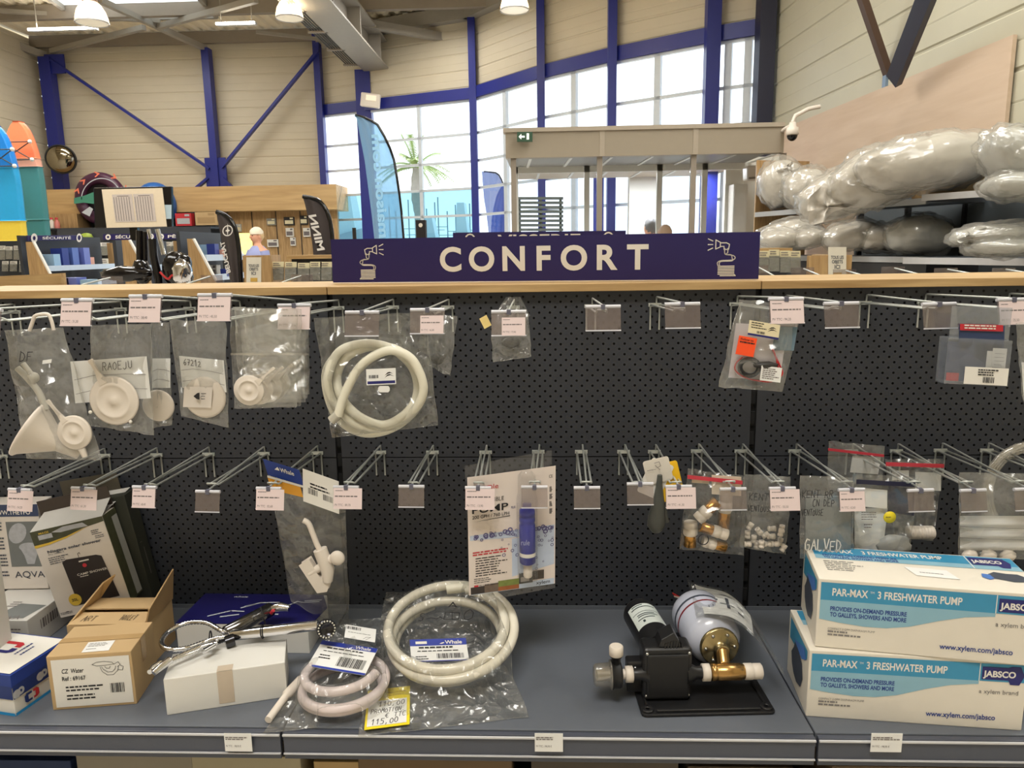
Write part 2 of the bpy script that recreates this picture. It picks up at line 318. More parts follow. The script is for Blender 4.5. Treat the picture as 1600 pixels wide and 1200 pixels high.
# ---------------------------------------------------------------- big sign
sg=thing('aisle_sign','long navy sign with white lettering standing on the oak top board','sign',P(850,441,1.85))
sf=Face(P(520.5,441.5,1.905),P(1185,436,1.785),P(516.5,374,1.905))
mb=MB(); sf.slab(mb,-.004); mb.build('panel',mat('navy_sign_board',(27,15,84),.5,0,40,.03),sg)
mb=MB(); 
for ch,x in zip('CONFORT',(704,754,805,852,899,950,996)):
    u=(x-506.5)/668; sf.text(mb,ch,u,.25,.52,None,.03,.001,0,'c')
mb.build('lettering',mat('sign_white',(226,221,212),.5),sg)
def shower_icon(mb,f,cx,mir):
    s=-1 if mir else 1; q=lambda x,y:(cx+s*x*.00165,.10+y*.0108)
    wd=.0022
    for k in range(6): 
        y=1+k*3.2; f.stroke(mb,[q(-10,y),q(11,y)],wd)
    f.stroke(mb,[q(-10,1),q(-12,-2),q(8,-2)],wd)
    for dx in(0,4):
        f.stroke(mb,[(p.x,p.y) for p in catmull([(a_,b_,0) for a_,b_ in [q(11-dx*.6,17),q(12-dx*.6,24-dx*.5),q(7,28-dx*.4),q(-7,29-dx*.4),q(-11+dx,33),q(-8+dx*.6,38+dx*.3),q(1,40),q(3-dx,44),q(3-dx,52)]],5)],wd)
    f.stroke(mb,[q(-2,50),q(-3,60),q(1,63),q(9,63)],wd); f.stroke(mb,[q(4,50),q(4,56),q(9,56)],wd); f.stroke(mb,[q(-2,50),q(4,50)],wd)
    f.stroke(mb,[q(9,55),q(15,51),q(15,69),q(9,64),q(9,55)],wd)
    for y in(53,60,67): f.stroke(mb,[q(19,y),q(25,y+(y-60)*.6)],wd)
mb=MB(); shower_icon(mb,sf,(578-518)/668,False); shower_icon(mb,sf,(1139-518)/668,True); mb.build('shower_symbol',mat('sign_white',()),sg)
# ---------------------------------------------------------------- hooks with ticket holders
def ticket(parent,f,seed,pre=''):
    mb=MB(); f.slab(mb,.0004,off=.0006); t=mb.build('price_ticket',TICK,parent)
    mb=MB(); f.lines(mb,.06,.86,.4,1,.1,.35,seed,.0012); f.lines(mb,.05,.58,.95,1,.1,.6,seed+1,.0012,.2); f.text(mb,'PV TTC : %d,%d0'%(10+seed*7%90,seed%10),.05,.14,.11,.55,.0,.0012); mb.build('ticket_print',GREYINK,t)
HOOKS=[]
def hook(bx,by,tx,ty,row,L,tick,label,seed,wide=.053,high=.043,yaw=0):
    """bx,by: where the wire meets the panel; tx,ty: the top of its holder; L: how far it stands out"""
    b=P(bx,by,D); t=P(tx,ty,D-L-.008)
    h=thing('display_hook',label,'hook',(b.x,D-.001,b.z),0,'wire hooks of the %s row'%row)
    mb=MB(); pr=.0105
    for s in(-1,1): mb.tube([b+V((s*pr,-.004,-.058)),b+V((s*pr,-.004,-.004)),b+V((s*pr,-.012,.001)),V((b.x+(t.x-b.x)*.93+s*pr,D-L*.93,b.z+.008))],.0022,6)
    e=V((b.x+(t.x-b.x)*.93,D-L*.93,b.z+.008))
    mb.tube([e+V((-pr,0,0)),e+V((-pr*.8,-.012,.006)),e+V((pr*.8,-.012,.006)),e+V((pr,0,0))],.0022,6); mb.build('prongs',ZINC,h)
    MB().box((b.x-.015,D-.006,b.z-.004),(b.x+.015,D-.002,b.z+.004)).build('cross_bar',ZINC,h)
    MB().tube([b+V((.003,-.004,.002)),b+V((.003,-.006,.018)),b+V((.003,-.012,.0185)),V((t.x,t.y+.004,t.z+.002))],.0021,6).build('label_arm',ZINC,h)
    r=random.Random(seed); c,s_=math.cos(R(yaw)),math.sin(R(yaw)); ex=V((c,s_,0)); dn=V((s_*.24,-c*.24,-1)).normalized()
    bl=t-ex*wide/2+dn*high; f=Face(bl,bl+ex*wide,t-ex*wide/2)
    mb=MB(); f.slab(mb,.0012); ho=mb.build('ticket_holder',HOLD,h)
    mb=MB(); mb.tube([t-ex*wide/2,t+ex*wide/2],.0035,8); mb.build('holder_lip',HLIP,ho); mb=MB(); f.slab(mb,.002,0,-.02,1,.03); mb.build('holder_edge',HLIP,ho)
    MB().box((t.x-.004,t.y-.005,t.z-.005),(t.x+.004,t.y+.005,t.z+.004)).build('clip',mat('clip_plastic',(96,96,112),.4),ho)
    if tick==1: ticket(ho,f.sub(.03,-.02,.98,.92,.0016),seed)
    if tick==2: ticket(ho,f.sub(.02,-.06,1.14,.95,.0016),seed)
    if tick==3: ticket(ho,f.sub(.3,0,.97,.75,.0016),seed)
    HOOKS.append(h); return h
LS,LL=.292,.405
up=[ # base x, y of prong root, holder x, holder top y, length, ticket
(25,487,-95,488,LL,0,'empty wire hook at the left end of the upper row, its holder cut off'),
(190,483,-20,485,LL,1,'long upper wire hook carrying the bag of white funnel parts'),
(298,482,121,469,LL,1,'long upper wire hook with pink ticket just above the marked funnel bag'),
(375,482,228,463,LL,1,'long upper wire hook with the highest pink ticket, over the lid bag with white band'),
(461,481,336,461,LL,1,'long upper wire hook with pink ticket over the bag marked 67212'),
(529,481,460,477,LS,1,'upper wire hook with pink ticket at the right corner of the lid bag stack'),
(614,480,566,488,LS,0,'upper wire hook with empty clear holder above the big white hose coil'),
(700,480,668,484,LS,3,'upper wire hook with small pink ticket right of the white hose bag'),
(802,480,795,487,LS,3,'upper wire hook holding the small crumpled bag with a yellow tag'),
(923,478,942,479,LS,0,'empty upper wire hook, left of the two bare ones under the sign'),
(1023,476,1066,475,LS,0,'empty upper wire hook, right of the two bare ones under the sign'),
(1149,475,1228,467,LS,1,'upper wire hook with pink ticket over the bag with the orange sticker'),
(1224,474,1314,474,LS,0,'empty upper wire hook just right of the orange sticker bag'),
(1350,473,1467,475,LS,0,'upper wire hook with empty holder at top left of the red and blue blister box'),
(1442,472,1583,468,LS,1,'upper wire hook with pink ticket at top right of the red and blue blister box'),
(1572,471,1740,470,LS,0,'upper wire hook at the right edge, its holder out of view')]
for i,(bx,by,tx,ty,L,k,l) in enumerate(up):
    hook(bx,by,tx,ty,'upper',L,k,l,i+1,.068 if L==LS else .066,.047,(tx-840)*.012)
lo=[(5,712,-95,763,0,'lower wire hook at the far left edge over the toilet box'),
(165,711,31,765,2,'lower wire hook with pink ticket over the toilet box'),
(246,710,130,763,2,'lower wire hook with pink ticket on the front of the solar shower box'),
(327,709,226,761,1,'lower wire hook with pink ticket right of the solar shower box'),
(413,708,325,768,0,'lower wire hook with empty dark holder left of the blue and orange header'),
(496,707,420,763,2,'lower wire hook with white ticket in front of the blue and orange header'),
(594,706,541,761,2,'lower wire hook with white ticket at the right of the barcode card'),
(676,706,643,760,0,'lower wire hook with empty holder left of the pump blister card'),
(759,706,747,762,2,'lower wire hook with ticket over the left half of the pump blister card'),
(841,705,835,761,0,'lower wire hook with blank holder over the blue pump'),
(908,705,917,762,0,'lower wire hook with empty dark holder right of the pump blister card'),
(974,705,1000,756,0,'lower wire hook with empty dark holder left of the yellow tags'),
(1022,705,1060,760,2,'lower wire hook with white ticket holding the grey hand tool'),
(1089,704,1145,764,0,'lower wire hook with clear holder over the bag of brass fittings'),
(1157,704,1222,763,2,'lower wire hook with ticket over the bag of small white fittings'),
(1241,704,1330,765,1,'lower wire hook with pink ticket over the handwritten grey bag'),
(1329,704,1438,766,0,'lower wire hook with clear holder over the bag with the yellow dot'),
(1399,704,1520,766,0,'lower wire hook with clear holder right of the yellow dot bag'),
(1468,703,1604,764,0,'lower wire hook with holder at the right edge over the pleated paper bag'),
(1540,703,1690,765,0,'last lower wire hook at the right, below the clear hose coil')]
for i,(bx,by,tx,ty,k,l) in enumerate(lo): hook(bx,by,tx,ty,'lower',LS,k,l,i+31,.053,.042,(tx-840)*.008)
# price tickets in the ticket rail
for px,w,h,l in((371,49,34,'white price ticket in the shelf edge below the plain white box'),(857.5,49,34,'white price ticket in the shelf edge in the middle, left of the pump'),(1386,52,36,'white price ticket in the shelf edge below the pump boxes')):
    c=P(px,1146,1.243); t=thing('shelf_ticket',l,'price ticket',(c.x,c.y,c.z-.036),0,'tickets in the shelf edge')
    w2=w/2*1.243/FL; f=Face(V((c.x-w2,1.243,c.z-.0375)),V((c.x+w2,1.243,c.z-.0375)),V((c.x-w2,1.243,c.z+.0005)))
    mb=MB(); f.slab(mb,.0006); mb.build('paper',PAPER,t); mb=MB(); f.lines(mb,.05,.75,.95,2,.1,.55,int(px),.0012); f.text(mb,'PV TTC : 190,95 €',.05,.25,.11,.55,0,.0012); mb.build('ticket_print',GREYINK,t)
# ================================================================ goods on the hooks
def bag(name,label,cat,cs,Y,seed=1,th=.010,mt=None,group=None,cr=.005,nu=16,nv=20,wob=.004):
    pts=[P(c[0],c[1],c[2] if len(c)>2 else Y) for c in cs]; a,b,c_,d=pts
    t=thing(name,label,cat,(a+b)/2,0,group)
    def pos(u,v,s):
        q=a*(1-u)*(1-v)+b*u*(1-v)+c_*u*v+d*(1-u)*v
        e=math.sin(math.pi*u)**.6*math.sin(math.pi*min(1,v*1.02+.0))**.5 if 0<u<1 and 0<v<1 else 0
        n=noise.noise(V((u*4+seed*3.1,v*5,s*.7+seed)))+.5*noise.noise(V((u*11+seed,v*13,s+seed*2)))+.9*abs(noise.noise(V((u*3+v*2+seed,v*2-u*3,seed*1.7))))
        ed=noise.noise(V((u*5+seed*2,v*5+9,seed)))*wob
        return q+V((ed,s*(th*e)+n*cr*(.35+e),ed*.7))
    mb=MB(); mb.grid(lambda u,v:pos(u,v,-1),nu,nv); mb.grid(lambda u,v:pos(u,v,1),nu,nv)
    ed=[pos(0,k/12,0) for k in range(13)]+[pos(k/8,1,0) for k in range(1,9)]+[pos(1,1-k/12,0) for k in range(1,13)]; mb.tube(ed,.0007,5); mb.build('plastic_film',mt or FILM,t)
    return t
def pxf(bl,br,tl,Y): return FP(bl,br,tl,Y)
def lid(parent,c,Y,r,hd,hl,name='deck_lid',hook_end=True,squash=1,mt=None):
    """white hatch lid facing the aisle, with a strap; c pixel centre, r radius px, hd strap direction in degrees, hl strap length px"""
    q=P(c[0],c[1],Y); k=Y/FL; r*=k; hl*=k
    M=Matrix.Translation(q)@Matrix.Rotation(R(90),4,'X')
    mb=MB(M); mb.lathe([(0,.0035),(r*.18,.0035),(r*.2,.002),(r*.58,.002),(r*.62,.004),(r*.7,.004),(r*.74,.0015),(r*.93,.002),(r,0),(r*.98,-.004),(0,-.004)],32)
    o=mb.build(name,mt or PLW,parent)
    d=V((math.cos(R(hd)),0,math.sin(R(hd))));n=V((-d.z,0,d.x)); w=[.42*r,.2*r,.13*r,.13*r,.2*r,.16*r]; ts=[.75*r,r+hl*.2,r+hl*.45,r+hl*.75,r+hl*.9,r+hl]
    mb=MB(); L=[q+d*t+n*x*.5 for t,x in zip(ts,w)]; Rr=[q+d*t-n*x*.5 for t,x in zip(ts,w)]
    f=L+Rr[::-1]; m2=len(f); y=V((0,.0025,0)); mb.add([p-y for p in f]+[p+y for p in f],[tuple(range(m2)),tuple(range(m2,2*m2))[::-1]]+[(i,(i+1)%m2,m2+(i+1)%m2,m2+i) for i in range(m2)])
    mb.build('strap',mt or PLW,o); return o
def header_mark(f,mb): # small two-wave mark
    f.poly(mb,[(.62,.55),(.72,.75),(.8,.78),(.9,.66),(.82,.7),(.72,.66)]); f.poly(mb,[(.62,.42),(.72,.62),(.8,.64),(.94,.5),(.82,.57),(.72,.53)])
# --- 1 DF bag
Y=1.385
b=bag('plastic_bag','tall clear bag lettered DF with white funnel and lid at far left','bag',[(7,516),(98,512),(158,719),(42,716)],Y,1,.022,FILMM)
mb=MB(); mb.tube(catmull([P(46,517,Y),P(52,500,Y),P(56,493,Y),P(74,491,Y),P(80,500,Y),P(84,516,Y)],5),.0035,6); mb.build('hanger_loop',PLW,b)
q=P(66,672,Y); ax=(P(52,716,Y)-P(88,660,Y)).normalized(); M=Matrix.Translation(P(88,662,Y+.005))@frame((0,0,0),V((.66,.0,.75)),V((-.72,-.25,-.62)))
mb=MB(); 
a0,a1=P(66,700,Y),P(104,640,Y); 
mb.lathe([(.012,-.05),(.016,-.01),(.052,.045),(.058,.05),(.057,.054),(.05,.047),(.012,-.008)],24,frame(P(86,690,Y+.004),V((.55,.1,.83)),V((-.85,-.25,.45)))); mb.build('funnel',PLW,b)
lid(b,(116,676),Y-.014,29,125,38)
mb=MB(); mb.tube([P(128,701,Y-.013),P(133,714,Y-.013)],[.007,.005],6); mb.build('tab',PLW,b)
mb=MB(); mb.tube(catmull([P(27,575,Y),P(42,590,Y),P(60,612,Y),P(72,640,Y)],5),.006,8); mb.tube(catmull([P(36,568,Y),P(52,590,Y-.004),P(50,600,Y)],5),.005,8); mb.sphere(P(52,590,Y),.011); mb.build('fittings',mat('milky_tube',(196,192,180),.4),b)
f=pxf((30,566),(56,566),(30,548),Y-.024); mb=MB(); f.hand(mb,'DF',.05,.1,.8,.85,.0014); mb.build('marker_lettering',INK,b)
mb=MB(); pxf((66,569),(80,567),(67,563),Y-.024).slab(mb,.0004); mb.build('sticker',PAPER,b)
# --- 2, 3 lid bags with white band
def lidbag(cs,Y,seed,lab,band,name_hand,c,r,hd,hl,hand,prn=True,th=.014,strokes=None):
    b=bag('plastic_bag',lab,'bag',cs,Y,seed,th,FILMM)
    f=pxf(band[0],band[1],band[2],Y-.004); mb=MB(); f.slab(mb,.0006); bd=mb.build('paper_band',PAPER,b)
    mb=MB(); 
    for v in (.62,.28): f.stroke(mb,[(.03,v-.06),(.3,v+.02),(.7,v),(.97,v-.05)],.0008,.002)
    mb.build('fold_line',GREYINK,bd)
    if hand: mb=MB(); f.hand(mb,hand,.42 if len(hand)>5 else .1,.74,.18,.4,.0013,.1,.0025); mb.build('marker_lettering',INK,bd)
    if hl: lid(b,c,Y-.012,r,hd,hl)
    else:
        M=Matrix.Translation(P(c[0],c[1],Y-.006))@Matrix.Rotation(R(90),4,'X'); k=Y/FL*r; MB(M).lathe([(0,.003),(k*.9,.003),(k,0),(k,-.003),(0,-.003)],32).build('deck_lid',PLW,b)
    return b
b3=lidbag([(236,505),(264,503),(268,664),(238,668)],1.44,5,'clear bag with a pale lid half hidden between the two marked lid bags',((238,606),(266,606),(238,560)),'',(247,634),26,80,0,'')
b2=lidbag([(143,508),(236,506),(240,680),(138,664)],1.40,2,'clear bag with white band and the largest round lid, second from left',((118,630),(236,622),(110,565)),'',(178,626),41,115,34,'RAOEJU')
mb=MB(); 
for x,y in((141,644),(204,659)): mb.sphere(P(x,y,1.385),.0035,8,6)
mb.build('lid_rivets',mat('white_rivet',(240,236,226),.3),b2)
b4=lidbag([(265,499),(352,503),(357,668),(284,650)],1.42,3,'clear bag hand-marked 67212 with a round white disc',((285,606),(354,613),(280,556)),'',(320,621),34,90,0,'67212')
f=pxf((300,626),(324,626),(300,612),1.402); mb=MB(); f.poly(mb,[(.1,.5),(.35,.85),(.5,.9),(.5,.1),(.3,.2)]); f.lines(mb,.6,.75,.95,3,.3,.3,4); mb.build('arrow_print',INK,b4)
f=pxf((286,636),(330,637),(288,604),1.408); mb=MB(); f.rect(mb); mb.build('label',mat('clear_label',(222,214,206),.5),b4)
# --- 4 stack of identical small lid bags
SBL=['foremost clear bag in the stack of small strapped lids on the upper row','second clear bag from the front in the stack of small lids','third clear bag from the front in the stack of small lids','fourth clear bag from the front in the stack of small lids','rearmost clear bag in the stack of small lids, furthest right']
for i in range(4,-1,-1):
    Y=1.375+i*.045; dx=[0,14,28,34,40][i]*1.0; dy=[0,-2,-8,-14,-20][i]; s=1-.02*i
    b=bag('lid_bag',SBL[i],'bag',[(359+dx*.5,481),(464+dx*.45,483),(463+dx*.5,636+dy),(366+dx*.7,638+dy)],Y,10+i,.006,FILM,'stacked lid bags on the upper row',.003)
    lid(b,(389+dx,610+dy*.6),Y-.004,25,40,32)
    mb=MB(); f=pxf((360+dx*.5,560),(462+dx*.5,560),(360+dx*.5,543),Y-.006); f.rect(mb,0,.3,1,.5); mb.build('seal_strip',FILMH,b)
# --- 5 hose bag
Y=1.47
b=bag('hose_bag','large clear bag holding the white hose coil on the upper row','bag',[(491,497),(664,487),(684,664),(519,684)],Y,7,.03,FILM,cr=.007)
def coil(c,rx,ry,turns,Y,y0,a0,a1,wob,seed,pitch=.019):
    r=random.Random(seed); n=int(abs(a1-a0)/9)+1; ph=[r.uniform(0,6.28) for _ in range(6)]
    out=[]
    for i in range(n+1):
        t=i/n; a=R(a0+(a1-a0)*t); w=wob*math.sin(a*.5+ph[0])+wob*.6*math.sin(a*.31+ph[1])
        out.append(P(c[0]+(rx+w)*math.cos(a)+wob*.5*math.sin(a*.27+ph[2]),c[1]-(ry+w)*math.sin(a)+wob*.5*math.cos(a*.33+ph[3]),Y+y0+pitch*math.sin(a*.37+ph[4])))
    return out
mb=MB()
h=[(528,650),(541,610),(566,570),(606,548),(642,560),(661,600),(655,630),(630,655),(592,670),(552,660),(520,625),(512,590),(530,550),(570,537),(612,545),(645,575),(652,615),(635,645),(600,664),(560,650),(533,620),(527,585),(545,555),(585,541),(625,549),(655,580),(660,618),(640,650),(605,672),(565,676),(530,655),(512,615),(512,575),(540,545),(575,536)]
hp=[]
for i,(x,y) in enumerate(h):
    sy=[-.022,-.018,-.016,-.02,-.022,-.02,-.014][i] if i<7 else (-.006+.018*((i*.37)%1) if i<21 else .012+.012*((i*.41)%1))
    hp.append(P(x,y,Y+sy))
mb.tube(catmull(hp,6),.0092,10); ho=mb.build('hose',CREAM,b)
MB().tube([P(528,648,Y-.022),P(518,657,Y-.022)],[.0098,.0098],10).build('hose_end',mat('clear_end_cap',(190,186,172),.25),ho)
f=pxf((573,602),(619,600),(572,577),Y-.034); mb=MB(); f.slab(mb,.0005); lb=mb.build('label',PAPER,b)
mb=MB(); f.bars(mb,.08,.42,.42,.62,16); header_mark(f,mb); mb.build('label_print',INK,lb); mb=MB(); f.rect(mb,.03,.06,.97,.24); mb.build('blue_band',NAVY,lb)
f=pxf((591,613),(609,613),(591,603),Y-.034); mb=MB(); mb2=[(.12,0),(.88,0),(1,.3),(1,.7),(.88,1),(.12,1),(0,.7),(0,.3)]; f.poly(mb,mb2); mb.build('small_sticker',PAPER,b)
# --- 6, 7 small crumpled bags
b=bag('small_bag','small crumpled clear bag hanging just right of the white hose bag','bag',[(668,491),(714,494),(703,588),(668,570)],1.53,8,.014,FILMM,cr=.012)
MB().blob(P(683,560,1.535),(.016,.008,.012),10,8,.4,5,2).build('small_parts',mat('dark_parts',(50,48,46),.5),b)
b=bag('small_bag','small knotted clear bag with a yellow tag under the big sign','bag',[(768,492),(825,490),(830,557),(770,566)],1.50,9,.016,FILMM,cr=.013)
mb=MB(); mb.grid(lambda u,v:P(800+(u-.5)*(18+40*v)+ (4 if u>.5 else 0)*(1-v),464+v*30,1.5+.01*math.sin(u*9+v*3)),8,6); mb.build('gathered_neck',FILMM,b)
mb=MB(); pxf((757,513),(764,513),(748,497),1.49) ; f=Face(P(757,514,1.49),P(768,508,1.49),P(749,498,1.49)); f.slab(mb,.001); mb.build('tag',mat('yellow_card',(238,214,140),.6),b)
MB().blob(P(800,535,1.505),(.02,.008,.012),10,8,.4,5,4).build('small_parts',mat('dark_parts',()),b)
# --- 8 bag with orange sticker
Y=1.45
b=bag('kit_bag','clear bag with orange sticker, red wires and a black cable coil','bag',[(1155,468),(1256,476),(1222,612),(1123,604)],Y,11,.018,FILMM,cr=.004)
mb=MB(); Face(P(1138,590,Y),P(1218,594,Y),P(1150,505,Y)).slab(mb,.0006); Face(P(1206,543,Y),P(1240,547,Y),P(1212,495,Y)).slab(mb,.0004,off=.001); sh=mb.build('instruction_sheet',mat('pale_sheet',(206,200,206),.6),b)
mb=MB(); Face(P(1206,547,Y-.003),P(1240,548,Y-.003),P(1212,510,Y-.003)).rect(mb,0,.0,1,1); mb.build('blue_picture',mat('muted_blue_print',(100,124,140),.5),sh)
f=Face(P(1168,523,Y-.02),P(1216,531,Y-.02),P(1171,500,Y-.02)); mb=MB(); f.slab(mb,.0004); lb=mb.build('brand_label',mat('cream_label',(232,220,184),.5),b); mb=MB(); f.rect(mb,0,0,1,.14); mb.build('blue_band',NAVY,lb); mb=MB(); f.bars(mb,.28,.2,.55,.36,12); header_mark(f,mb); f.lines(mb,.08,.85,.6,3,.16,.4,5); mb.build('label_print',INK,lb)
f=Face(P(1149,553,Y-.021),P(1177,558,Y-.021),P(1155,524,Y-.021)); mb=MB(); f.slab(mb,.0004); st=mb.build('orange_sticker',mat('fluo_orange',(255,84,34),.5,0,30,.02),b)
mb=MB(); f.text(mb,'Follow us',.12,.8,.1,.7,.01,.0012); f.lines(mb,.1,.66,.95,1,.1,.7,9,.0012,.1); mb.build('sticker_print',INK,st)
mb=MB(); 
for k in range(4): mb.tube([P(1171+(17-k*1.5)*math.cos(a*.35),574-(15-k*1.5)*math.sin(a*.35),Y-.004-.003*k) for a in range(18)],.0022,6,True)
mb.build('cable_coil',mat('black_rubber',(26,26,28),.5),b)
mb=MB(); mb.tube(catmull([P(1205,543,Y-.008),P(1218,570,Y-.008),P(1222,585,Y-.008),P(1205,596,Y-.006),P(1170,592,Y-.006),P(1150,580,Y-.006),P(1150,568,Y-.006),P(1160,558,Y-.006)],6),.0016,6); mb.tube(catmull([P(1208,545,Y-.01),P(1216,575,Y-.01),P(1212,592,Y-.008)],6),.0016,6); mb.build('red_wire',mat('red_wire',(190,36,40),.4),b)
f=Face(P(1187,594,Y-.02),P(1219,598,Y-.02),P(1190,571,Y-.02)); mb=MB(); f.slab(mb,.0004); lb=mb.build('white_label',PAPER,b); mb=MB(); f.lines(mb,.08,.8,.92,6,.13,.5,6); mb.build('label_print',GREYINK,lb)
mb=MB().blob(P(1196,571,Y-.012),(.024,.01,.008),12,8,.3,6,3); mb.build('connector',mat('dark_parts',()),b)
# --- 9 blister box
Y=1.40
t=thing('blister_box','clear blister box with red and blue card at upper right','package',P(1520,600,Y))
F9=Face(P(1471,598,Y),P(1570,603,Y),P(1478,527,Y)); BL9=film('blister_plastic',.16,(.9,.92,.95),(205,212,222),.12,.12,.12,25)
mb=MB(); Face(P(1497,560,Y+.012),P(1567,563,Y+.012),P(1499,506,Y+.012)).slab(mb,.001); F9.sub(.1,.04,.95,.9,-.012).slab(mb,.001); cd=mb.build('backing_card',mat('navy_card',(52,66,100),.5),t)
mb=MB(); Face(P(1500,516,Y+.009),P(1567,518,Y+.009),P(1500,506,Y+.009)).slab(mb,.0006); F9.rect(mb,.1,.04,.3,.22,-.008); rc=mb.build('red_panel',mat('red_print',(196,46,58),.5),cd)
f=Face(P(1500,516,Y+.0075),P(1567,518,Y+.0075),P(1500,506,Y+.0075)); mb=MB(); f.lines(mb,.1,.7,.9,2,.4,.5,3); mb.build('panel_print',WHITE,rc)
mb=MB(); F9.slab(mb,.03,off=-.022); 
mb.build('blister',BL9,t)
mb=MB(); Face(P(1482,530,Y+.014),P(1575,533,Y+.014),P(1487,478,Y+.014)).slab(mb,.002); mb.build('hang_panel',BL9,t)
mb=MB(); F9.sub(.3,.02,.98,.4,.0095).slab(mb,.0006); lb=mb.build('barcode_label',WHITE,t); f=F9.sub(.3,.02,.98,.4,.0105); mb=MB(); f.bars(mb,.42,.12,.68,.45,18); f.lines(mb,.3,.82,.8,3,.14,.5,4); mb.build('label_print',INK,lb)
mb=MB(); F9.slab(mb,.0006,.66,.38,.76,.75,.001); F9.slab(mb,.0006,.74,.4,.96,.82,.002); lb=mb.build('leaflet',WHITE,t); mb=MB(); F9.lines(mb,.77,.7,.93,5,.08,.1,3,.004); mb.build('leaflet_print',GREYINK,lb)
# --- 10 bag cut by the frame
b=bag('plastic_bag','clear bag with white slips cut by the right edge, upper row','bag',[(1588,505),(1680,503),(1690,640),(1598,625)],1.42,13,.014,FILMM)
mb=MB(); pxf((1600,628),(1680,630),(1596,566),1.42).slab(mb,.0005); mb.build('paper_slip',PAPER,b)
# --- 11 whale bag with tap
Y=1.50
b=bag('tap_bag','tall clear bag with blue and orange header and a white plastic tap','bag',[(415,718),(538,764),(546,990,1.60),(455,940,1.56)],Y,15,.02,FILMM,cr=.006)
f=Face(P(422,765,Y-.012),P(475,777,Y-.012),P(410,717,Y-.012)); 
mb=MB(); Face(P(419,742,Y-.012),P(475,759,Y-.012),P(411,717,Y-.012)).slab(mb,.001); hc=mb.build('header_card',mat('royal_blue_card',(28,58,140),.45),b)
mb=MB(); Face(P(424,765,Y-.012),P(474,777,Y-.012),P(418,745,Y-.012)).slab(mb,.001); mb.build('orange_band',mat('orange_card',(226,160,50),.45),hc)
mb=MB(); Face(P(418,746,Y-.0135),P(474,762,Y-.0135),P(417.5,742.5,Y-.0135)).rect(mb); f=Face(P(430,737,Y-.0135),P(462,746,Y-.0135),P(427,725,Y-.0135)); f.text(mb,'Whale',.28,.2,.55,.68,.015); f.poly(mb,[(0,.3),(.1,.55),(.18,.75),(.24,.5),(.24,.3)]); mb.build('header_lettering',WHITE,hc)
f=Face(P(474,783,Y-.02),P(530,803,Y-.02),P(473,732,Y-.02)); mb=MB(); f.slab(mb,.0008); cd=mb.build('barcode_card',WHITE,b)
mb=MB(); f.bars(mb,.14,.3,.4,.48,14); f.bars(mb,.56,.26,.84,.44,14,5); f.lines(mb,.2,.6,.9,2,.1,.5,2); mb.build('card_print',INK,cd)
mb=MB(); mb.tube(catmull([P(474,813,Y),P(482,818,Y),P(488,832,Y),P(495,850,Y),P(501,862,Y)],6),[.008]*8+[.0085]*40,10) if 0 else mb.tube(catmull([P(474,813,Y),P(482,818,Y),P(488,832,Y),P(495,850,Y),P(501,862,Y)],6),.0062,10)
mb.tube([P(500,858,Y),P(512,890,Y),P(512,908,Y)],[.015,.015,.011],12); mb.blob(P(527,872,Y-.006),(.0165,.010,.0165),16,10); mb.tube([P(505,875,Y),P(528,872,Y)],.010,10)
a=Face(P(476,888,Y),P(500,925,Y),P(474,880,Y)); pl=[P(468,884,Y-.006),P(482,875,Y-.006),P(498,902,Y-.006),P(516,908,Y-.006),P(510,924,Y-.006),P(496,926,Y-.006)]; n=len(pl); o_=V((0,.018,0)); mb.add(pl+[p+o_ for p in pl],[tuple(range(n)),tuple(range(n,2*n))[::-1]]+[(i,(i+1)%n,n+(i+1)%n,n+i) for i in range(n)]); mb.tube([P(505,884,Y+.002),P(484,896,Y+.002)],.009,10); mb.build('tap',PLW,b,bev=.0015)
# --- 12 pump blister card
Y=1.47
t=thing('blister_card','hanging blister card with a blue bilge pump against bubble artwork','package',P(800,700,Y))
F12=Face(P(733,937,Y),P(867,912,Y+.02),P(723,726,Y))
CL=film('clear_blister',.02,(.98,.98,.98),(210,212,216),.03,.1,.08,15)
mb=MB(); F12.slab(mb,.001,.02,-.03,1.0,.99); mb.build('clear_shell',CL,t)
f=Face(P(731,920,Y-.003),P(866,918,Y+.017),P(730,745,Y-.003)); 
f=Face(P(732,908,Y-.003),P(866,916,Y+.017),P(729,746,Y-.003)); f=Face(P(733,934,Y-.003),P(867,915,Y+.017),P(730,746,Y-.003))
# card follows the photo: top edge climbs to the right
mb=MB(); f.slab(mb,.0008,0,.02,1,1); cd=mb.build('printed_card',mat('card_pinkish_white',(226,214,206),.45,0,10,.02),t)
GR=random.Random(4)
mb=MB(); f.rect(mb,.02,.02,.99,.07,.0012); f.poly(mb,[(.5,.13),(.99,.19),(.99,.45),(.5,.45)],.0011); f.poly(mb,[(.02,.48),(.99,.44),(.99,.52),(.02,.52)],.0012); mb.build('water_tint',mat('pale_water_print',(190,202,222),.45),cd)
mb=MB()
for k in range(46):
    u=GR.uniform(.04,.97); v=.50+GR.gauss(0,.014); rr=GR.uniform(.0016,.006); f.ring(mb,u,v,rr*.55,rr,10,off=.0016+k*.00002)
for k in range(26):
    u=GR.choice([GR.uniform(.78,.97),GR.uniform(.2,.97)]); v=.47-abs(GR.gauss(0,.13)); rr=GR.uniform(.0015,.004); f.ring(mb,u,max(.15,v),rr*.65,rr,10,off=.0016+k*.00002)
mb.build('bubble_print',mat('violet_print',(96,92,140),.5),cd)
mb=MB(); f.text(mb,'rule',.21,.885,.038,.14,.0,.002); 
for k in range(2): f.poly(mb,[(.06+.09*k,.875),(.10+.09*k,.915),(.19+.09*k,.915),(.15+.09*k,.895),(.13+.09*k,.875)],.0018)
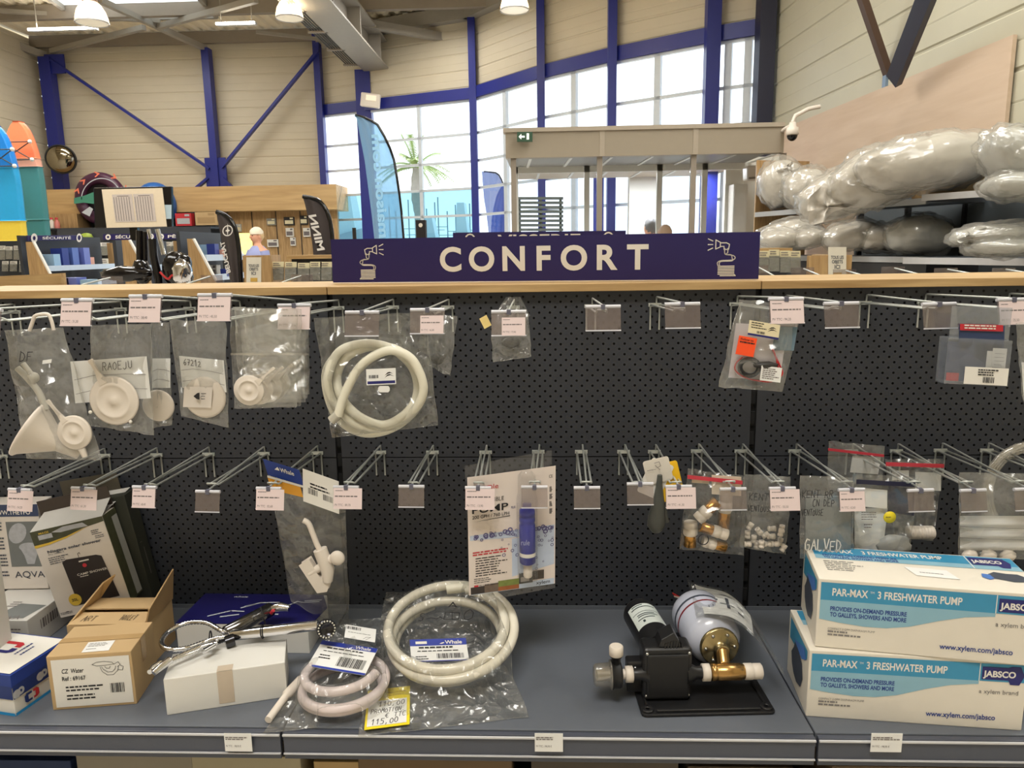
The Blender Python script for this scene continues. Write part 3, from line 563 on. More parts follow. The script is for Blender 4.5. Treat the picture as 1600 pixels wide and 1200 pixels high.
f.lines(mb,.05,.37,.46,2,.02,.5,8,.0018,.1); f.rect(mb,.06,.085,.11,.10,.0018); mb.build('red_print',mat('red_print',()),cd)
mb=MB(); f.text(mb,'SUBMERSIBLE',.05,.78,.034,.36,.0,.002); f.text(mb,'PUMP',.05,.70,.055,.41,.014,.002); f.text(mb,'200 GPH / 760 LPH',.05,.655,.026,.42,.008,.002); f.poly(mb,[(.05,.63),(.48,.642),(.48,.648)],.002); f.text(mb,'IN-LINE SERIES',.12,.086,.014,.22,0,.002); f.text(mb,'xylem',.78,.035,.03,.16,.0,.002); f.lines(mb,.08,.32,.46,8,.021,.35,5,.0018); f.lines(mb,.06,.15,.3,3,.016,.3,6,.0018)
f.text(mb,'CE',.925,.91,.025,.04,0,.002)
for k in range(4): f.lines(mb,.93,.83-.06*k,.965,4,.011,.6,k,.0018)
mb.build('black_print',INK,cd)
mb=MB(); 
f.text(mb,'PLUS',.495,.70,.02,.045,.01,.002); mb.build('navy_print',NAVY,cd)
cols=[(54,46,44),(112,96,84),(120,132,66),(156,92,50),(60,58,52),(150,144,140),(74,66,58)]
for k,(u0,v0,u1,v1) in enumerate([(.02,.025,.18,.085),(.18,.025,.34,.095),(.34,.06,.58,.11),(.34,.025,.58,.06),(.58,.06,.74,.15),(.60,.075,.70,.115),(.74,.08,.87,.155)]):
    mb=MB(); f.rect(mb,u0,v0,u1,v1,.0015+.0001*k); mb.build('photo_print',mat('photo_print_%s'%'abcdefg'[k],cols[k],.5,0,120,.3),cd)
k=Y/FL; M=Matrix.Translation(P(824.5,880,Y-.012)); r=13.2*k; 
mb=MB(M); mb.lathe([(0,0),(r*.8,0),(r,.003),(r,.085),(r*.9,.09),(r,.093),(r,.1),(r*.93,.105),(r,.105),(r*.95,.117),(r*.55,.122),(r*.55,.13),(0,.13)],24); pu=mb.build('pump_body',mat('cobalt_plastic',(34,42,150),.3,0,30,.04),t)
mb=MB(M); mb.lathe([(r*1.012,.018),(r*1.012,.026)],24,flatcap=False); pb=mb.build('white_band',WHITE,pu)
mb=MB(M); mb.lathe([(r*.5,-.03),(r*.55,-.028),(r*.55,-.001),(0,0)],16); mb.build('inlet',mat('white_moulded_plastic',()),pu)
mb=MB(M); mb.lathe([(r*1.25,-.035),(r*1.3,.14),(r*1.1,.155),(r*1.1,.19),(r*.6,.20)],24,flatcap=False); mb.build('clear_dome',CL,t)
mb=MB(M); ff=Face(M@V((-r*.9,-r*1.02,.045)),M@V((r*.6,-r*1.02,.045)),M@V((-r*.9,-r*1.02,.06))); ff.o+=V((0,.0,0)); mb.M=Matrix(); ff.text(mb,'rule',.1,.1,.8,.7,0,.0); mb.build('pump_lettering',mat('pale_blue_print',(170,176,214),.5),pu)
# --- 13 swing tags and hand tool
Y=1.50
t=thing('hand_tool','dark grey hand tool hanging under yellow and white card tags','tool',P(1030,745,Y))
mb=MB()
for c,w,h,a in(((1030,742),46,56,-18),((1038,736),40,50,22)): pass
def card(mb,c,w,h,a,Y,rad=4):
    pts=[]; 
    for sx,sy,b0 in((1,1,0),(-1,1,90),(-1,-1,180),(1,-1,270)):
        for k in range(4):
            q=R(b0+30*k); pts.append((sx*(w/2-rad)+rad*math.cos(q),sy*(h/2-rad)+rad*math.sin(q)))
    k=Y/FL; M=Matrix.Translation(P(c[0],c[1],Y))@Matrix.Rotation(R(a),4,'Y')@Matrix.Rotation(R(90),4,'X')@Matrix.Scale(k,4); mb.prism(pts,.7,M); return M
mb=MB(); card(mb,(1024,748),38,62,24,Y); mb.build('white_tag',WHITE,t)
mb=MB(); card(mb,(1046,752),38,64,-14,Y+.001); y=mb.build('yellow_tag',mat('bright_yellow_card',(246,196,30),.5),t)
mb=MB(); M=card(mb,(1028,735),42,40,-14,Y-.003); mb.build('front_tag',mat('grey_white_card',(222,216,206),.5),t)
f=Face(P(1010,743,Y-.006),P(1028,740,Y-.006),P(1008,724,Y-.006)); mb=MB(); f.lines(mb,.1,.35,.9,1,.2,.25,3); f.stroke(mb,[(.8,.9),(1.2,.95),(1.3,.6),(1.0,.5),(.85,.7),(1.2,.3)],.001); mb.build('tag_print',GREYINK,t)
TG=mat('tool_grey',(74,76,72),.45,0,40,.08)
mb=MB(); a=[P(1031,742,Y-.012),P(1030,760,Y-.012),P(1029,785,Y-.012),P(1026,808,Y-.012),P(1025,822,Y-.012),P(1025,831,Y-.012)]; mb.tube(a,[.005,.007,.0125,.0185,.0185,.009],14); mb.build('handle',TG,t)
mb=MB(); mb.tube(catmull([P(1030,765,Y-.006),P(1036,790,Y-.004),P(1040,808,Y-.004),P(1041,816,Y-.004)],4),[.004]*6+[.0055]*7,8); mb.build('lever',TG,t)
# --- 14 brass fittings bag
Y=1.49
BRS=mat('brass_fitting',(196,144,74),.25,.85,30,.08)
b=bag('fittings_bag','zip bag with red seal holding white and brass push fittings','bag',[(1075,732),(1163,744),(1162,868),(1062,857)],Y,17,.022,FILM,cr=.004)
def fitting(parent,a,c,r,Y,yo=0,ring=True,l1=.55,grp=None):
    a=P(a[0],a[1],Y+yo);c=P(c[0],c[1],Y+yo); k=Y/FL*r; d=(c-a).normalized(); L=(c-a).length
    M=frame(a,d.orthogonal(),d); mb=MB(M); mb.lathe([(k*.7,0),(k*.95,0),(k,.002),(k,L*l1*.4),(k*.92,L*l1*.42),(k*.92,L*l1*.5),(k*1.04,L*l1*.52),(k*1.04,L*l1*.9),(k*.9,L*l1)],18); w=mb.build('push_fitting',PLW,parent)
    mb=MB(M); mb.lathe([(k*.9,L*l1),(k*.92,L),(k*.7,L),(k*.66,L*.8),(0,L*.8)],18); mb.build('brass_end',BRS,w)
for a,c,r,yo in(((1079,815),(1078,853),11,0),((1090,812),(1121,783),10.5,-.004),((1135,768),(1130,826),11,.004),((1136,836),(1094,822),9.5,-.008),((1098,846),(1134,855),9,0)): fitting(b,a,c,r,Y,yo)
MB().tube([P(1099+8*math.cos(k*.4),843-8*math.sin(k*.4),Y-.016) for k in range(16)],.0011,6,True).build('o_ring',INK,b)
mb=MB(); Face(P(1074,748,Y-.012),P(1160,757,Y-.012),P(1074,742,Y-.012)).slab(mb,.0008); mb.build('red_zip_seal',mat('red_seal',(206,60,76),.4),b)
mb=MB(); Face(P(1112,772,Y-.008),P(1158,775,Y-.008),P(1112,742,Y-.008)).slab(mb,.0004); Face(P(1081,754,Y-.008),P(1108,756,Y-.008),P(1081,744,Y-.008)).slab(mb,.0004); mb.build('paper_slip',mat('slip_cream',(222,206,184),.6),b)
# --- 15 small white fittings bag
Y=1.50
b=bag('fittings_bag','small grey bag with a heap of tiny white fittings','bag',[(1163,741),(1235,745),(1228,866),(1157,855)],Y,18,.016,FILMM,cr=.004)
SF=random.Random(5); lab=[(1172,822,60),(1186,830,-50),(1168,835,90),(1178,842,90),(1196,836,30),(1206,826,0),(1220,832,80),(1205,838,0),(1219,846,80),(1168,850,0),(1182,851,90),(1190,850,90),(1200,850,0),(1211,850,0),(1224,856,60),(1222,826,90)]
for x,y,a in lab:
    d=V((math.cos(R(a)),0,math.sin(R(a)))); o=P(x,y,Y+SF.uniform(-.012,.006)); M=frame(o-d*.0075,d.orthogonal(),d); mb=MB(M); r=.0058; mb.lathe([(r*.6,.004),(r*.6,0),(r,0),(r,.004),(r*.85,.0045),(r*.85,.0075),(r,.008),(r,.015),(r*.6,.015),(r*.6,.01)],14,flatcap=False); mb.build('small_fitting',PLW,b)
f=pxf((1168,800),(1212,802),(1168,765),Y-.02); mb=MB(); f.hand(mb,'KENT',.05,.55,.3,.7,.0011); f.hand(mb,'VENTOUSE',.0,.05,.25,.9,.0011); mb.build('marker_lettering',INK,b)
# --- 16 KENT bag
Y=1.46
b=bag('grey_bag','smoky grey bag marked KENT in black with white lettering at its foot','bag',[(1251,743),(1332,746),(1334,872),(1250,872)],Y,19,.014,FILMM,cr=.004)
mb=MB(); pxf((1258,862),(1328,862),(1258,775),Y+.004).slab(mb,.004); mb.build('grey_insert',mat('smoky_plastic',(118,124,126),.35,0,14,.15),b)
f=pxf((1252,806),(1310,806),(1252,764),Y-.018); mb=MB(); f.hand(mb,'KENT RR',.02,.68,.26,.85,.0012); f.hand(mb,'CN DEP',.3,.36,.26,.6,.0012); f.hand(mb,'VENTOUSE',.0,.02,.22,.6,.0012); mb.build('marker_lettering',INK,b)
f=pxf((1256,860),(1318,862),(1256,840),Y-.016); mb=MB(); f.hand(mb,'GALVED',.02,.05,.85,.95,.0022,.1); mb.build('white_lettering',WHITE,b)
# --- 17 red zip bag behind
Y=1.66
b=bag('zip_bag','clear zip bag with red seal and white slip hanging behind the others at right','bag',[(1295,689),(1382,697),(1376,790),(1292,786)],Y,20,.008,FILMM,cr=.004)
mb=MB(); Face(P(1294,704,Y-.01),P(1381,714,Y-.01),P(1294,700,Y-.01)).slab(mb,.0008); mb.build('red_zip_seal',mat('red_seal',()),b)
mb=MB(); Face(P(1328,738,Y-.004),P(1372,741,Y-.004),P(1332,712,Y-.004)).slab(mb,.0005); mb.build('paper_slip',PAPER,b)
# --- 18 yellow dot bag
Y=1.49
b=bag('leaflet_bag','clear bag with crumpled white leaflet, dark header and yellow dot','bag',[(1332,741),(1436,745),(1420,872),(1334,872)],Y,21,.014,FILM,cr=.005)
mb=MB(); mb.grid(lambda u,v:P(1335+u*(52-8*v),794+v*72,Y+.004+.008*noise.noise(V((u*4,v*5,3)))),10,10); s_=mb.build('white_leaflet',PAPER,b); f=pxf((1340,830),(1378,830),(1340,798),Y-.006); mb=MB(); f.lines(mb,.15,.9,.8,4,.11,.35,3); f.lines(mb,.25,.3,.7,2,.13,.4,5); mb.build('leaflet_print',GREYINK,s_)
mb=MB(); pxf((1388,800),(1428,806),(1388,758),Y-.003).slab(mb,.0006); pxf((1338,756),(1430,761),(1338,749),Y-.012).slab(mb,.0006); hd=mb.build('dark_header',mat('dark_navy_card',(28,30,58),.45),b)
mb=MB(); pxf((1336,790),(1386,795),(1336,761),Y-.004).slab(mb,.0006); mb.build('white_card',PAPER,b)
mb=MB(Matrix.Translation(P(1390,808,Y-.014))@Matrix.Rotation(R(90),4,'X')); mb.lathe([(0,.001),(.0125,.001),(.0125,0),(0,0)],20); yd=mb.build('yellow_dot',mat('yellow_sticker',(236,214,44),.5),b); f=pxf((1384,811),(1396,811),(1384,806),Y-.0155); mb=MB(); f.lines(mb,0,.5,1,1,.5,.5,2); mb.build('dot_print',INK,yd)
mb=MB().blob(P(1396,852,Y+.004),(.034,.008,.022),14,10,.4,4,6); mb.build('grey_part',mat('pale_grey_part',(178,180,180),.4),b)
mb=MB(); f=pxf((1345,868),(1375,868),(1345,850),Y-.002); f.ring(mb,.5,-.2,0,.02,20,10,170); mb.build('blue_print',mat('cyan_print',(40,150,214),.45),b)
# --- 19 red zip bag with white cylinder
Y=1.56
b=bag('zip_bag','clear zip bag with red and white top holding a white threaded cylinder','bag',[(1383,717),(1475,717),(1458,845),(1398,838)],Y,22,.014,FILM,cr=.004)
mb=MB(); Face(P(1384,728,Y-.012),P(1475,731,Y-.012),P(1384,722,Y-.012)).slab(mb,.0008); mb.build('red_zip_seal',mat('red_seal',()),b)
mb=MB(); Face(P(1430,765,Y-.004),P(1470,767,Y-.004),P(1430,737,Y-.004)).slab(mb,.0005); Face(P(1394,750,Y-.004),P(1420,750,Y-.004),P(1394,735,Y-.004)).slab(mb,.0005); mb.build('paper_slip',PAPER,b)
mb=MB(); r0=.0145; a,c=P(1418,832,Y),P(1458,832,Y); d=(c-a).normalized(); L=(c-a).length; prof=[(r0*.6,0)]
for k in range(8): prof+=[(r0,L*(k+.1)/8),(r0,L*(k+.7)/8),(r0*.93,L*(k+.85)/8)]
mb.M=frame(a,d.orthogonal(),d); mb.lathe(prof+[(r0*.9,L)],20); mb.build('white_cylinder',PLW,b)
# --- 20 pleated paper bag and clear coil at right
Y=1.47
b=bag('plastic_bag','large clear bag with pleated white paper at the right edge, lower row','bag',[(1500,738),(1690,742),(1690,880),(1497,868)],Y,23,.02,FILMM,cr=.005)
mb=MB(); mb.grid(lambda u,v:P(1500+u*180,806+v*54,Y+.003+.004*math.sin(v*3*6.28)),4,24); pp=mb.build('pleated_paper',PAPER,b)
mb=MB(); f=pxf((1500,860),(1680,860),(1500,806),Y-.004)
for v in(.66,.33): f.stroke(mb,[(0,v+.04),(.3,v),(.6,v-.03),(1,v)],.0009)
mb.build('fold_line',GREYINK,pp)
for x in(1515,1545,1575): MB().blob(P(x,868,Y),(.016,.01,.012),10,8,.3,5,x).build('white_part',PLW,b)
b=thing('hose_coil','clear hose coil hanging at the right edge behind the pleated paper bag','hose',P(1600,690,1.66))
mb=MB()
for k in range(3): mb.tube([P(1612+(74-k*4)*math.cos(a*.21),772-(78-k*4)*math.sin(a*.21),1.64+k*.014) for a in range(30)],.0075,8,True)
mb.build('hose',film('clear_hose',.3,(.9,.9,.88),(214,208,196),.12,.15,.1),b)
# ================================================================ goods on the deck
def deckbox(FLb,FRb,FLt,BRt,z0=None,depth=None):
    """box standing at height z0; front edge from two floor pixels, height from the top of the left front edge, depth from the far right top corner"""
    z0=DK if z0 is None else z0; a=G(FLb[0],FLb[1],z0); b=G(FRb[0],FRb[1],z0); ex=(b-a).normalized(); ey=V((-ex.y,ex.x,0))
    d=ray(*FLt); q=(a-O).to_2d().length/d.to_2d().length; h=(O+d*q).z-z0
    if depth is None: c=G(BRt[0],BRt[1],z0+h); depth=(c-b).dot(ey)
    M=Matrix((ex,ey,V((0,0,1)))).transposed().to_4x4(); M.translation=a
    return M,(b-a).length,depth,h
def faces(M,w,d,h):
    p=lambda x,y,z:M@V((x,y,z))
    return dict(front=Face(p(0,0,0),p(w,0,0),p(0,0,h)),left=Face(p(0,d,0),p(0,0,0),p(0,d,h)),right=Face(p(w,0,0),p(w,d,0),p(w,0,h)),top=Face(p(0,0,h),p(w,0,h),p(0,d,h)))
def boxthing(name,label,cat,M,w,d,h,mt,group=None,bev=.0015,single=False):
    if single: return MB(M).box((0,0,0),(w,d,h)).build(name,mt,None,label,bev,cat,group),faces(M,w,d,h)
    t=thing(name,label,cat,None,M=M,group=group); MB(M).box((0,0,0),(w,d,h)).build('carton',mt,t,bev=bev); return t,faces(M,w,d,h)
# --- pump boxes
BXW=mat('box_cream_white',(230,223,210),.5,0,25,.03)
AZ=mat('azure_print',(58,146,188),.45); SKYB=mat('pale_azure_print',(140,184,204),.45); DKB=mat('deep_blue_print',(32,62,140),.45); GRP=mat('grey_print',(132,128,126),.5); BXR=mat('box_edge_dark_red',(90,40,34),.6)  # BXR is one even dark red for box edges
def pumpbox(M,w,d,h,label):
    t,F=boxthing('pump_box',label,'box',M,w,d,h,BXW,'blue and white pump boxes')
    f=F['front']; T=F['top']; L=F['left']
    def put(name,mt,par,*fns):
        o=None
        for pre,fn in zip(('','top_','side_'),fns):
            if fn: mb=MB(); fn(mb); q=mb.build(pre+name,mt,par); o=o or q
        return o
    put('azure_band',AZ,t,lambda m:f.rect(m,.012,.70,1,.955),lambda m:T.rect(m,.03,.72,.995,.97),lambda m:L.poly(m,[(.08,.93),(.08,.60),(.55,.66),(.92,.80),(.92,.93)]))
    put('pale_band',SKYB,t,lambda m:f.poly(m,[(.012,.70),(.012,.42),(.10,.385),(.22,.355),(.32,.36),(.42,.41),(.55,.53),(.66,.61),(.76,.645),(.785,.65),(.785,.70)]),lambda m:T.rect(m,.03,.60,.995,.72))
    put('divider',WHITE,t,lambda m:f.rect(m,.783,.70,.787,.955,.001),lambda m:T.rect(m,.775,.60,.78,.97,.001))
    put('white_lettering',WHITE,t,lambda m:(f.text(m,'PAR-MAX    3 FRESHWATER PUMP',.065,.775,.105,.575,.022),f.text(m,'TM',.236,.84,.03,.018,.0)),lambda m:T.text(m,'PAR-MAX    3 FRESHWATER PUMP',.06,.80,.10,.60,.02))
    put('blue_lettering',DKB,t,lambda m:(f.text(m,'PROVIDES ON-DEMAND PRESSURE',.06,.555,.06,.345,.03),f.text(m,'TO GALLEYS, SHOWERS AND MORE',.06,.47,.06,.345,.03)),lambda m:(T.text(m,'PROVIDES ON-DEMAND PRESSURE',.07,.69,.055,.36,.03),T.text(m,'TO GALLEYS, SHOWERS AND MORE',.07,.62,.055,.36,.03)))
    put('web_lettering',DKB,t,lambda m:f.text(m,'www.xylem.com/jabsco',.56,.135,.075,.315,.016))
    lg=put('arrow_badge',NAVY,t,lambda m:f.poly(m,[(.795,.725),(.915,.725),(.925,.665),(.965,.665),(.985,.80),(.965,.93),(.925,.93),(.91,.91),(.795,.91)],.0011)); lt=put('top_badge',NAVY,t,lambda m:T.poly(m,[(.785,.71),(.90,.71),(.915,.66),(.95,.66),(.97,.80),(.95,.93),(.785,.93)],.0011))
    put('badge_lettering',WHITE,lg,lambda m:f.text(m,'JABSCO',.80,.77,.085,.145,.035,.0016)); put('badge_lettering',WHITE,lt,lambda m:T.text(m,'JABSCO',.79,.77,.085,.14,.035,.0016))
    put('brand_lettering',GRP,t,lambda m:f.text(m,'a xylem brand',.79,.52,.062,.175,.004)); put('grey_lettering',GRP,t,lambda m:(f.text(m,'COMPACT 3 GPM DIAPHRAGM PUMP',.055,.275,.03,.215,.0),f.lines(m,.055,.235,.19,1,.05,.5,2),f.lines(m,.055,.19,.22,1,.05,.5,3)),lambda m:T.lines(m,.06,.52,.25,6,.05,.35,5))
    DG=mat('dark_grey_print',(64,70,84),.5); put('pump_picture',DG,t,None,lambda m:T.poly(m,[(.8,.36),(.815,.46),(.85,.53),(.90,.5),(.95,.5),(.985,.4),(.96,.3),(.9,.28),(.86,.32)],.001),lambda m:L.poly(m,[(.25,.30),(.2,.45),(.3,.58),(.36,.72),(.5,.76),(.6,.66),(.72,.6),(.78,.4),(.7,.22),(.5,.16),(.36,.2)],.001))
    put('blue_picture',mat('mid_blue_print',(74,120,196),.5),t,None,lambda m:T.poly(m,[(.775,.36),(.785,.46),(.82,.44),(.825,.34),(.80,.3)],.0013),lambda m:L.poly(m,[(.3,.72),(.8,.9),(.9,.78),(.7,.66)],.0013))
    return t
M,w,d,h=deckbox((1259,1119),(1596,1142),(1266,1016),(1597,1038),depth=1)
c=G(1233,952,DK+h); ey=V((M[0][1],M[1][1],0)); d=(c-M.translation).dot(ey); d=max(.15,min(d,.26)); PBW,PBD,PBH=w,d,h
pumpbox(M,w,d,h,'lower blue and white pump box, beneath the other at the right')
a=G(1273,1010,DK+h+.001); b2=G(1600,1040,DK+h+.001); ex=(b2-a).normalized(); M2=Matrix((ex,V((-ex.y,ex.x,0)),V((0,0,1)))).transposed().to_4x4(); M2.translation=a
t=pumpbox(M2,w,d,h,'upper blue and white pump box with the white price slip, stacked on the other')
f=faces(M2,w,d,h)['top']; mb=MB(); g=Face(f.p(.47,.27,.001),f.p(.66,.24,.001),f.p(.44,.50,.001)); g.slab(mb,.0004); s_=mb.build('price_slip',PAPER,t); mb=MB(); g.lines(mb,.2,.4,.8,1,.2,.3,4); mb.build('slip_print',GREYINK,s_)
# --- CZ box
M,w,d,h=deckbox((83,1110),(214,1100),(69,1027),(241,971))
t,F=boxthing('toilet_pump_box','closed brown cardboard box with white product label and sticker on top','box',M,w,d,h,KRAFT)
g=F['front'].sub(.05,.05,.97,.93); mb=MB(); g.slab(mb,.0004); lb=mb.build('front_label',WHITE,t); g=F['front'].sub(.05,.05,.97,.93,.0012)
mb=MB(); g.text(mb,'CZ  Water',.12,.71,.09,.28,.022,0,.15); g.text(mb,'Ref : 69167',.12,.56,.085,.30,.012); g.lines(mb,.15,.40,.65,2,.07,.45,4,.0004,.2); g.lines(mb,.15,.22,.62,2,.07,.45,6,.0004,.3); g.bars(mb,.72,.24,.90,.44,14,off=.0004)
for pts in([(.52,.86),(.58,.90),(.68,.91),(.78,.88),(.80,.84),(.70,.83),(.58,.82),(.52,.86)],[(.62,.80),(.64,.70),(.70,.62),(.78,.62),(.84,.70),(.86,.80)],[(.64,.80),(.66,.74),(.71,.68),(.77,.68),(.81,.74),(.82,.8)],[(.80,.84),(.86,.88),(.88,.82),(.84,.78)],[(.84,.72),(.90,.70),(.92,.78),(.88,.8)],[(.68,.8),(.70,.76),(.74,.76),(.75,.8)]): g.stroke(mb,pts,.0008,.0005)
mb.build('label_print',INK,lb)
T=F['top']; g=Face(T.p(.40,.05,.0006),T.p(.72,.06,.0006),T.p(.38,.38,.0006)); mb=MB(); g.slab(mb,.0003); s_=mb.build('sticker',PAPER,t); mb=MB(); g.lines(mb,.1,.8,.95,3,.14,.3,6); g.lines(mb,.1,.25,.5,1,.1,.5,3); mb.build('sticker_print',GREYINK,s_)
mb=MB(); T.rect(mb,0,.42,1,.58,.0008); F['right'].rect(mb,.4,.55,.58,1,.0008); mb.build('parcel_tape',mat('tan_tape',(186,154,108),.25),t)
CZM,CZ=M,(w,d,h)
# --- open carton behind
Yc=(M@V((0,d,0))).y
p0=P(104,978,Yc+.03); zt=p0.z; 
A=V((p0.x,Yc+.03,DK)); B=G(228,968,zt); B=V((P(226,968,Yc+.035).x,Yc+.035,DK)); ex=(B-A).normalized(); ey=V((-ex.y,ex.x,0)); w=(B-A).length; d=.125; h=zt-DK
M=Matrix((ex,ey,V((0,0,1)))).transposed().to_4x4(); M.translation=A
t=thing('open_carton','open brown cardboard carton with raised side flaps behind the labelled box','box',None,M=M)
mb=MB(M); k=.004
mb.box((0,0,0),(w,k,h)); mb.box((0,d-k,0),(w,d,h)); mb.box((0,k,0),(k,d-k,h)); mb.box((w-k,k,0),(w,d-k,h)); mb.box((k,k,0),(w-k,d-k,k)); mb.build('carton',KRAFT,t)
def flap(a,b,c,dd,nm='flap',mt=KRAFT,hand=None):
    a,b,c,dd=[M@V(q) for q in(a,b,c,dd)]; n=(b-a).cross(c-a).normalized()*.003; f=MB().hexa([a,b,c,dd],[q+n for q in(a,b,c,dd)]).build(nm,mt,t)
    if hand: fc=Face(b,a,c) if 0 else Face(a,b,dd); q=MB(); fc.hand(q,hand[0],.12,.25,.4,.18,.0012,off=.0042); fc.hand(q,hand[1],.62,.3,.4,.22,.0012,off=.0042); q.build('marker_lettering',INK,f)
    return f
flap((.004,0,h),(w-.004,0,h),(w-.004,d*.40,h+.003),(.004,d*.40,h+.003),hand=('ART','TOILET'))
flap((.004,d*.46,h+.008),(w-.004,d*.46,h+.008),(w-.004,d,h),(.004,d,h))
flap((0,0,h),(0,d,h),(.045,d*1.0,h+.062),(.022,d*.9,h+.048),'side_flap')
flap((w,0,h),(w,d,h),(w+.01,d*.98,h+.075),(w+.008,.004,h+.035),'side_flap',KRAFTD)
# --- hanging solar shower boxes
def rollbox(o,w,h,d,roll,yaw=0):
    M=Matrix.Translation(o)@Matrix.Rotation(R(yaw),4,'Z')@Matrix.Rotation(R(roll),4,'Y'); return M
Y=1.597; k=Y/FL
SB=P(95,966,Y); M=rollbox(SB,0,0,0,-11.5,6); w,h,d=.170,.221,.062
t=thing('shower_box','white and green solar shower box tilted on its hook beside the toilet box','box',None,M=M)
MB(M).box((0,0,0),(w,d,h)).build('carton',mat('box_warm_white',(222,214,206),.45,0,20,.02),t,bev=.001)
F=faces(M,w,d,h); f=F['front']
mb=MB(); f.poly(mb,[(0,1),(0,.86-.02),(.2,.845),(.45,.87),(.7,.92),(1,.945),(1,1)]); F['right'].rect(mb,0,0,1,1); gp=mb.build('green_panel',mat('olive_print',(72,74,52),.5,0,70,.45),t)
mb=MB(); f.poly(mb,[(0,.845),(0,.815),(.2,.825),(.45,.855),(.7,.91),(.82,.93),(.6,.90),(.45,.872),(.2,.848)],.0009); mb.build('yellow_curve',mat('mustard_print',(220,186,70),.5),t)
mb=MB(); f.poly(mb,[(.28,.95),(.45,.985),(.72,.98),(.78,.93),(.6,.935),(.4,.93)],.0011); f.rect(mb,.09,.895,.28,.945,.0011); pw=mb.build('pale_picture',mat('pale_picture_print',(178,180,186),.5,0,90,.25),t)
mb=MB(); f.text(mb,'MAGE',.11,.955,.02,.14,.01,.0013); f.poly(mb,[(.70,.02),(.86,.02),(.88,.05),(.68,.05)],.0011) if 0 else None; mb.build('yellow_lettering',mat('mustard_print',()),gp)
mb=MB(); f.text(mb,'Niagara solar shower',.14,.735,.030,.74,.024,.001); f.text(mb,'Dry 10000LX',.14,.71,.014,.22,0,.001); f.lines(mb,.12,.675,.42,4,.022,.35,4); f.lines(mb,.79,.865,.93,3,.02,.4,5); f.lines(mb,.82,.80,.95,2,.02,.4,8); f.lines(mb,.02,.05,.2,2,.015,.4,3); mb.build('grey_lettering',mat('dark_grey_print',()),t)
mb=MB(); f.poly(mb,[(.28,.60),(.34,.625),(.75,.605),(.82,.58),(.88,.10),(.30,.10)],.0011); f.stroke(mb,[(.52,.62),(.52,.66),(.545,.67),(.55,.65)],.0012,.0011); f.rect(mb,.1,.05,.14,.06); sb=mb.build('shower_bag_picture',mat('brown_black_print',(46,38,36),.5),t)
mb=MB(); f.rect(mb,.50,.565,.64,.58,.0014); f.text(mb,'CAMP SHOWER',.42,.42,.024,.42,.012,.0014); f.lines(mb,.45,.40,.6,1,.02,.4,5,.0014); mb.build('picture_lettering',WHITE,sb)
mb=MB(); f.ring(mb,.56,.52,0,.005,14,off=.0014); mb.build('red_dot',mat('red_print',()),sb)
mb=MB(); f.ring(mb,.28,.17,0,.015,18,off=.0016); yb=mb.build('yellow_badge',mat('mustard_print',()),t); mb=MB(); f.text(mb,'20L',.235,.155,.03,.09,.01,.002); mb.build('badge_lettering',INK,yb)
r_=F['right']; mb=MB(); r_.rect(mb,.55,.02,.98,.93,.001); mb.build('grey_side_panel',mat('grey_side_print',(168,168,164),.5),t)
mb=MB(M); mb.box((.0,d-.002,h),(w,d,h+.055)); mb.build('hang_flap',mat('dark_brown_board',(62,52,44),.6),t)
mb=MB(M); mb.hexa([V((0,0,h)),V((w,0,h)),V((w,.002,h)),V((0,.002,h))],[V((.01,d-.004,h+.026)),V((w,d-.004,h+.026)),V((w,d-.002,h+.026)),V((.01,d-.002,h+.026))]); mb.build('top_flap',mat('grey_board',(186,184,180),.6),t)
M=rollbox(P(172,955,1.675),0,0,0,-9,4); w,h,d=.112,.285,.05
t=thing('shower_box','dark olive solar shower box hanging behind the white and green one','box',None,M=M)
MB(M).box((0,0,0),(w,d,h)).build('carton',mat('dark_olive_board',(50,52,44),.5,0,40,.1),t,bev=.001)
mb=MB(M); mb.box((-.06,d-.002,h-.03),(w-.03,d,h+.05)); mb.build('hang_flap',mat('olive_brown_board',(78,72,60),.6),t)
mb=MB(M); mb.hexa([V((0,-.03,h-.022)),V((w*.7,-.03,h-.022)),V((w*.7,-.028,h-.022)),V((0,-.028,h-.022))],[V((0,d-.004,h+.006)),V((w*.95,d-.004,h+.006)),V((w*.95,d-.002,h+.006)),V((0,d-.002,h+.006))]); mb.build('top_flap',mat('grey_board',()),t)
f=faces(M,w,d,h)['right']; mb=MB(); f.lines(mb,.2,.55,.5,1,.02,.3,2); f.text(mb,'solar shower',.45,.3,.02,.2,0,.001) if 0 else None; f.rect(mb,.4,.25,.46,.5,.001); mb.build('side_print',GREYINK,t)
# --- toilet box and the two white boxes under it
Y=1.672
a=P(-60,922,Y); b=P(76,919,Y+.01); top=P(-60,790,Y).z; ex=(b-a).normalized(); w=(b-a).length; h=top-a.z; ex=V((ex.x,ex.y,0)).normalized()
M=Matrix((ex,V((-ex.y,ex.x,0)),V((0,0,1)))).transposed().to_4x4(); M.translation=a; zlow=a.z-.001
t,F=boxthing('toilet_box','white box with navy top band and picture of a white toilet, cut by left edge','box',M,w,.06,h,mat('box_warm_white',()))
f=F['front']; mb=MB(); f.rect(mb,0,.86,1,1.0); nb=mb.build('navy_band',mat('navy_card',()),t); mb=MB(); f.text(mb,'WWW.THETFORD-EUROPE.COM'[:10],.46,.885,.05,.45,.012,.0012); mb.build('band_lettering',WHITE,nb)
mb=MB(); f.rect(mb,.615,.27,.99,.80); pc=mb.build('picture_ground',mat('grey_picture_print',(116,120,120),.5,0,30,.1),t)
